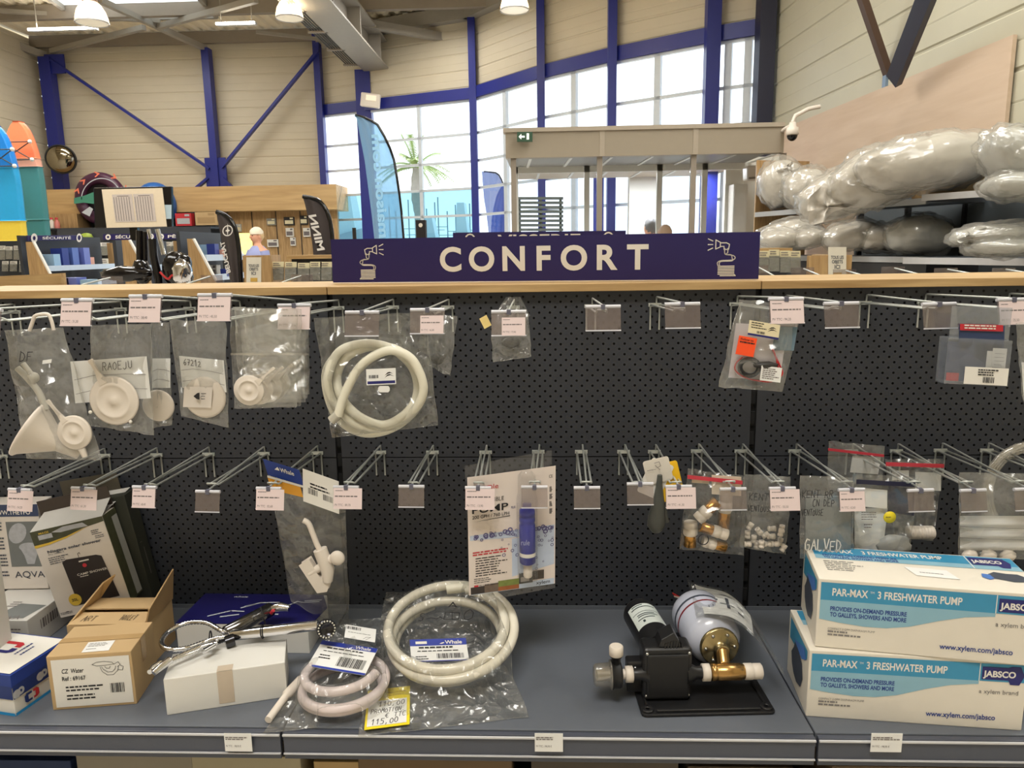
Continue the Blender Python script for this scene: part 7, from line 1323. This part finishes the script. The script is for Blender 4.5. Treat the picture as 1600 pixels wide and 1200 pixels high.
# ---------------------------------------------------------------- people
def person(lab,x,y,h,rotz,skin,top,bot,hair,hat=None,arm='down',hairname='hair'):
    M=Matrix.Translation((x,y,0))@Matrix.Rotation(rotz,4,'Z')@Matrix.Scale(h/1.75,4); t=thing('person',lab,'person',None,M=Matrix.Translation((x,y,0))@Matrix.Rotation(rotz,4,'Z'))
    J=[];E=[];Rd=[]
    def j(p,r,par=None):
        J.append(V(p));Rd.append(r); 
        if par is not None: E.append((par,len(J)-1))
        return len(J)-1
    pel=j((0,0,.95),.13); w=j((0,0,1.08),.125,pel); ch=j((0,-.01,1.28),.145,w); ub=j((0,0,1.40),.12,ch); nk=j((0,0,1.50),.052,ub); jaw=j((0,-.015,1.565),.066,nk); hd=j((0,-.005,1.65),.088,jaw); tp=j((0,.005,1.715),.06,hd)
    hands=[]
    for s in(-1,1):
        hp=j((s*.09,0,.90),.09,pel); kn=j((s*.10,-.02,.50),.058,hp); an=j((s*.10,.01,.09),.038,kn); j((s*.11,-.14,.035),.034,an)
        sh=j((s*.18,0,1.40),.06,ub)
        if arm=='up' and s==-1: el=j((s*.25,-.10,1.16),.042,sh); wr=j((s*.14,-.26,1.36),.028,el); d=V((.25*-s*-1,-.05,.95)).normalized()
        else: el=j((s*.235,.02,1.12),.042,sh); wr=j((s*.245,-.05,.87),.028,el); d=V((0,-.12,-1)).normalized()
        pm=j(J[wr]+d*.07,.03,wr); sd=V((1,0,0)) if abs(d.z)>.5 else V((0,0,1)); sd=V((0,1,0)) if abs(d.dot(sd))>.9 else sd
        fwd=V((0,-1,0))
        for q,L in zip((-1.5,-.5,.5,1.5),(.062,.075,.07,.055)):
            k=j(J[pm]+V((0,q*.016,0))+d*.03,.009,pm); k2=j(J[k]+d*L*.55+V((-s*.008,0,0)),.008,k); j(J[k2]+d*L*.45+V((-s*.016,0,0)),.007,k2)
        k=j(J[wr]+d*.03+V((-s*.01,-.03,0)),.010,wr); j(J[k]+d*.035+V((-s*.008,-.012,0)),.009,k)
    me=bpy.data.meshes.new('body'); me.from_pydata([tuple(M@q) for q in J],E,[]); o=bpy.data.objects.new('body',me); TS.collection.objects.link(o)
    sk=o.modifiers.new('skin','SKIN'); sk.use_smooth_shade=True; sc=h/1.75
    for i,r in enumerate(Rd): me.skin_vertices[0].data[i].radius=(r*sc,r*sc)
    me.skin_vertices[0].data[0].use_root=True; sb=o.modifiers.new('sub','SUBSURF'); sb.levels=1; TS.view_layers[0].update(); ev=bpy.data.meshes.new_from_object(o.evaluated_get(TS.view_layers[0].depsgraph)); bpy.data.objects.remove(o)
    mb=MB(); mb.add([tuple(v.co) for v in ev.vertices],[tuple(p.vertices) for p in ev.polygons],True)
    H=Matrix.Translation(M@V((0,-.01,1.625)))@Matrix.Rotation(rotz,4,'Z')@Matrix.Scale(sc,4)
    mb.add(*(lambda q:(q.v,q.f))(MB(H).blob((0,0,0),(.075,.092,.112),20,14)),True); mb.blob((0,-.098,-.012),(.014,.022,.022),8,6,M=H)
    for s in(-1,1): mb.blob((s*.077,.005,-.005),(.012,.022,.032),8,6,M=H)
    body=mb.build('body',skin,t)
    eb=MB()
    for s in(-1,1): eb.blob((s*.03,-.083,.012),(.011,.009,.007),8,6,M=H)
    eb.build('eyes',mat('eye_dark',(40,34,32),.2),t); MB().blob((0,-.087,-.05),(.024,.008,.007),10,6,M=H).build('mouth',mat('lip_rose',(176,100,90),.5),t)
    # clothes: shells over the body
    def ringed(sec,name,mt): 
        mb=MB(M); n=20; vs=[]
        for cx,cy,z,rx,ry in sec: vs+=[(cx+rx*math.cos(2*math.pi*k/n),cy+ry*math.sin(2*math.pi*k/n),z) for k in range(n)]
        mb.add(vs,[(i*n+k,i*n+(k+1)%n,(i+1)*n+(k+1)%n,(i+1)*n+k) for i in range(len(sec)-1) for k in range(n)],True); return mb
    mb=ringed([(0,0,.88,.185,.15),(0,0,1.0,.175,.145),(0,0,1.12,.17,.145),(0,-.01,1.28,.195,.165),(0,0,1.38,.215,.145),(0,0,1.45,.15,.10),(0,0,1.485,.085,.08)],'shirt',top)
    for s,(sh,el,wr) in zip((-1,1),[[i for i in c] for c in ((0,0,0),(0,0,0))]):
        S=V((s*.17,0,1.40)); E_=V((s*.25,-.10,1.16)) if arm=='up' and s==-1 else V((s*.235,.02,1.12)); W_=V((s*.15,-.25,1.34)) if arm=='up' and s==-1 else V((s*.245,-.04,.90)); mb.M=Matrix(); mb.tube([M@S,M@S.lerp(E_,.5),M@E_,M@E_.lerp(W_,.75)],[.075*sc,.066*sc,.058*sc,.05*sc],12,caps=False)
    mb.build('shirt',top,t)
    mb=MB()
    for s in(-1,1): mb.tube([M@V((s*.085,0,.96)),M@V((s*.095,0,.75)),M@V((s*.10,-.02,.50)),M@V((s*.10,.01,.10))],[.115*sc,.10*sc,.078*sc,.065*sc],12)
    mb.build('trousers',bot,t); mb=MB(M)
    for s in(-1,1): mb.blob((s*.108,-.055,.045),(.048,.135,.045),12,8)
    mb.build('shoes',mat('shoe_dark',(60,54,50),.6),t)
    mb=MB(H); mb.blob((0,.018,.022),(.086,.096,.112),20,14,.12,9,2); 
    # keep only the crown and back of the hair
    keep=[f for f in mb.f if sum((H.inverted()@mb.v[i]).z*.9+(H.inverted()@mb.v[i]).y for i in f)/len(f)>.018]; mb.s=[True]*len(keep); mb.f=keep; mb.build('hair',hair,t)
    if hat: mb=MB(H); mb.blob((0,.005,.05),(.092,.104,.092),20,14,.05,7,3); keep=[f for f in mb.f if sum((H.inverted()@mb.v[i]).z for i in f)/len(f)>.03]; mb.s=[True]*len(keep); mb.f=keep; mb.build('knitted_cap',hat,t)
    return t
SK=mat('skin_warm',(216,160,130),.5,0,30,.04)
zz=P(405,355,11.0).z; q=P(404,400,11.0); person('person in a cream cap and lilac top raising a hand by the oak wall',q.x,11.0,zz-.01,R(-40),SK,mat('lilac_top',(150,158,204),.7,0,30,.04),mat('dark_trousers',(70,70,84),.8),mat('blond_hair',(206,170,120),.6),mat('cream_cap',(232,222,200),.8,0,60,.06),'up')
q=P(1016,400,9.5); person('grey haired person in a white top standing in the glazed lobby',q.x,9.5,P(1016,341,9.5).z,R(205),SK,mat('white_shirt',(220,220,220),.7),mat('dark_trousers',()),mat('grey_hair',(110,106,104),.6))
q=P(1039,400,8.4); person('shorter fair haired person in a pale top beside the grey haired one in the lobby',q.x,8.4,P(1039,352,8.4).z,R(150),SK,mat('pale_top',(206,196,180),.7),mat('dark_trousers',()),mat('tan_hair',(196,160,130),.6))
def poly(n,c,rough):
    m=mat(n,c,rough,0,7,.06,0,.5); t=m.node_tree; b=t.nodes['Principled BSDF']; tc=t.nodes.new('ShaderNodeTexCoord'); n0=t.nodes.new('ShaderNodeTexNoise'); n0.inputs['Scale'].default_value=4; n0.inputs['Detail'].default_value=3
    vm=t.nodes.new('ShaderNodeVectorMath'); vm.operation='MULTIPLY_ADD'; vm.inputs[1].default_value=(.7,.7,.7); vo=t.nodes.new('ShaderNodeTexNoise'); vo.noise_type='RIDGED_MULTIFRACTAL'; vo.inputs['Scale'].default_value=4.5; vo.inputs['Detail'].default_value=2; bp=t.nodes.new('ShaderNodeBump'); bp.inputs['Strength'].default_value=.7; bp.inputs['Distance'].default_value=.04
    t.links.new(tc.outputs['Object'],n0.inputs['Vector']); t.links.new(n0.outputs['Color'],vm.inputs[0]); t.links.new(tc.outputs['Object'],vm.inputs[2]); t.links.new(vm.outputs[0],vo.inputs['Vector']); t.links.new(vo.outputs[0],bp.inputs['Height']); t.links.new(bp.outputs[0],b.inputs['Normal']); t.links.new(bp.outputs[0],b.inputs['Coat Normal'])
    b.inputs['Subsurface Weight'].default_value=.0; return m
# ---------------------------------------------------------------- right hand shelving with bagged fenders
POLY=poly('milky_poly_bag',(206,199,188),.22); FENF=film('fender_film',.16,(.96,.96,.95),(226,222,214),.05,.14,.7,8); POLY2=poly('grey_clear_poly_bag',(186,186,180),.18)
A=P(1181,332,7.6);B=P(1449,311,5.6);B.z=A.z; Cc=V((B.x+.45,4.7,B.z+.0)); dAB=(B-A).normalized(); back=V((-dAB.y,dAB.x,0)); back=back if back.x>0 else -back
sh=thing('wall_shelving','dark wall shelving carrying plastic wrapped goods along the right wall','shelving',(B.x,B.y,0))
def shelf(a,b,z,dep,nm,lipc): 
    a=V((a.x,a.y,z));b=V((b.x,b.y,z)); o=MB().hexa([a-V((0,0,.03)),b-V((0,0,.03)),b+back*dep-V((0,0,.03)),a+back*dep-V((0,0,.03))],[a,b,b+back*dep,a+back*dep]).build(nm,DECK,sh); MB().hexa([a-back*.012-V((0,0,.045)),b-back*.012-V((0,0,.045)),b-V((0,0,.045)),a-V((0,0,.045))],[a-back*.012,b-back*.012,b,a]).build('ticket_rail',lipc,o)
zl=P(1400,401,5.9).z; PBS=mat('pale_strip',(176,178,180),.3); 
shelf(A,B,A.z,.55,'shelf',PBS); shelf(B+dAB*.02-back*.06,Cc,A.z+.02,.22,'shelf',mat('bright_plastic_edge',()))
LA=A+back*.10; LBp=B+back*.04
shelf(LA,LBp,zl,.45,'shelf',PBS); shelf(LBp+dAB*.02-back*.22,Cc-back*.25,zl+.0,.45,'shelf',mat('bright_plastic_edge',()))
wq=lambda y:RWa+dR*((RWa.y-y)/-dR.y)+nrm*.10
bk=[wq(7.7),wq(3.6)]; MB().hexa([V((bk[0].x,bk[0].y,0)),V((bk[1].x,bk[1].y,0)),V((bk[1].x,bk[1].y,0))+back*.03,V((bk[0].x,bk[0].y,0))+back*.03],[V((bk[0].x,bk[0].y,A.z+.3)),V((bk[1].x,bk[1].y,A.z+.3)),V((bk[1].x,bk[1].y,A.z+.3))+back*.03,V((bk[0].x,bk[0].y,A.z+.3))+back*.03]).build('rear_panel',mat('slate_back_panel',(84,92,98),.6),sh)
MB().hexa([V((LA.x,LA.y,0)),V((LBp.x,LBp.y,0)),V((LBp.x,LBp.y,0))+back*.5,V((LA.x,LA.y,0))+back*.5],[V((LA.x,LA.y,zl-.05)),V((LBp.x,LBp.y,zl-.05)),V((LBp.x,LBp.y,zl-.05))+back*.5,V((LA.x,LA.y,zl-.05))+back*.5]).build('base_cabinet',mat('black_base',(44,44,46),.5),sh)
e=A+back*.0; MB().hexa([V((e.x,e.y+.03,0)),V((e.x+back.x*.6,e.y+back.y*.6+.03,0)),V((e.x+back.x*.6,e.y+back.y*.6+.06,0)),V((e.x,e.y+.06,0))],[V((e.x,e.y+.03,A.z+.5)),V((e.x+back.x*.6,e.y+back.y*.6+.03,A.z+.5)),V((e.x+back.x*.6,e.y+back.y*.6+.06,A.z+.5)),V((e.x,e.y+.06,A.z+.5))]).build('end_board',OAKV,sh)
mb=MB()
for s in(.35,.62,.9):
    p=LA.lerp(LBp,s)+back*.54; mb.box((p.x-.03,p.y-.03,0),(p.x+.01,p.y+.01,A.z))
mb.build('slotted_upright',PEGB,sh)
def onshelf(s,z,off): p=A.lerp(B,s)+back*off; return V((p.x,p.y,z))
def wrapped(lab,parts,mt,tail=None,seed=1,grp='plastic wrapped goods on the wall shelves'):
    """parts: (pixel x, pixel y, Y, rx px, ry px, tilt deg, depth m)"""
    mb=MB()
    for i,(x,y,Y,rx,ry,a,d) in enumerate(parts):
        k=Y/FL; q=P(x,y,Y); M=Matrix.Translation(q)@Matrix.Rotation(R(-a),4,'Y'); b0=len(mb.v); mb.blob((0,0,0),(rx*k,d,ry*k),40,26,0,6,seed+i,M,.9)
        for n in range(b0,len(mb.v)):
            p=mb.v[n]; dd=(p-q); l=dd.length; nz=noise.noise(p*5+V((seed,0,0)))*.10+abs(noise.noise(V((p.x*12+p.z*5,p.y*8,p.z*9))+V((seed,3,0))))*.13; mb.v[n]=q+dd*(1+nz)
    t=mb.build('wrapped_bundle',mt,None,lab,0,'package',grp); m2=MB(); c0=sum(mb.v,V())/len(mb.v)
    vs=[]
    for i,p in enumerate(mb.v):
        pt=parts[i//(40*27)]; dd=p-P(pt[0],pt[1],pt[2]); vs.append(p+dd.normalized()*(.006+.055*abs(noise.noise(V((p.x*9+p.z*7,p.y*9,p.z*10-p.x*4))+V((seed*2,1,4))))+.03*abs(noise.noise(p*20))))
    m2.add(vs,mb.f,True); m2.build('loose_film',FENF,t)
    if tail:
        c,sz,Y=tail; pts=[P(x,y,Y) for x,y in c]; o=sum(pts,V())/len(pts); mb=MB(); n=len(pts)
        def tp(u,v):
            f=u*n;i=int(f)%n;q=f-int(f); e=pts[i].lerp(pts[(i+1)%n],q); r=o.lerp(e,v); r.y+=.05*noise.noise(V((u*9,v*4,seed)))+ (v)*.03*math.sin(u*30); return r
        mb.grid(tp,36,5); mb.build('loose_film',mt,t)
    return t
wrapped('rounded cream bundle at the left end of the upper wall shelf',[(1222,288,7.4,32,34,20,.22)],POLY,([(1210,268),(1228,260),(1238,251),(1246,268),(1236,280)],1,7.2),1)
wrapped('crumpled cream bundle second from the left on the upper wall shelf',[(1264,296,7.0,36,28,-12,.2)],POLY,([(1262,282),(1284,266),(1292,275),(1282,300)],1,6.9),2)
t=thing('rope_coil','dark ribbed coil tucked under the big overhanging bundle','coil',P(1258,312,6.6)); mb=MB()
for k in range(5): mb.tube([P(1260+k*2.2+5*math.cos(a*.5),308+11*math.sin(a*.5),6.6) for a in range(13)],.006,6,True)
mb.build('coil',mat('dark_indigo_hose',(50,48,66),.4),t)
wrapped('very large milky bundle sagging over the edge of the upper wall shelf',[(1452,254,5.5,102,36,6,.22),(1375,275,5.75,70,40,18,.22),(1318,302,5.95,62,34,20,.2)],POLY,([(1262,330),(1265,305),(1290,285),(1340,310),(1330,322),(1305,330),(1285,347),(1268,352)],1,5.72),3)
smallbox(1396,1437,282,308,5.95,'brown carton partly hidden under the large sagging bundle',KRAFT,'carton_box','box',.3)
t=smallbox(1446,1540,268,308,5.55,'wide brown carton on the upper wall shelf below the large bundle',KRAFT,'carton_box','box',.2); f=Face(P(1475,280,5.545),P(1483,280,5.545),P(1475,270,5.545)); mb=MB(); f.slab(mb,.002); mb.build('white_sticker',PAPER,t)
wrapped('tall grey wrapped bundle at the right edge on the upper wall shelf',[(1600,250,4.6,38,62,62,.2),(1590,290,4.5,44,18,0,.2)],POLY2,None,4)
for i,(x,y,Y,rx,ry,a,l) in enumerate([(1230,368,6.9,44,22,10,'long low cream bundle at the left end of the lower wall shelf'),(1218,374,6.7,30,14,0,'small cream bundle in front at the left end of the lower wall shelf'),(1262,372,6.6,24,13,5,'flat cream bundle second along the lower wall shelf'),(1330,367,6.4,40,19,8,'crumpled cream bundle in the middle of the lower wall shelf'),(1378,372,6.3,38,18,0,'tan grey bundle right of the middle on the lower wall shelf'),(1438,367,6.0,45,27,0,'round shiny grey bundle with gathered top on the lower wall shelf')]): wrapped(l,[(x,y,Y,rx,ry,a,.2)],POLY2 if i==5 else POLY,([(1420,352),(1432,342),(1440,332),(1455,345),(1500,352),(1495,368)],1,6.1) if i==5 else (([(1325,355),(1345,350),(1354,348),(1352,362),(1340,372)],1,6.3) if i==3 else None),10+i)
wrapped('grey wrapped bundle lying at the right end of the lower wall shelf',[(1560,367,4.6,60,16,3,.2),(1570,386,4.5,48,13,0,.2)],POLY2,([(1500,380),(1510,362),(1540,355),(1560,372),(1520,385)],1,4.5),20)
TS_=TS; bpy.data.scenes.remove(TS)
bpy.context.view_layer.update()
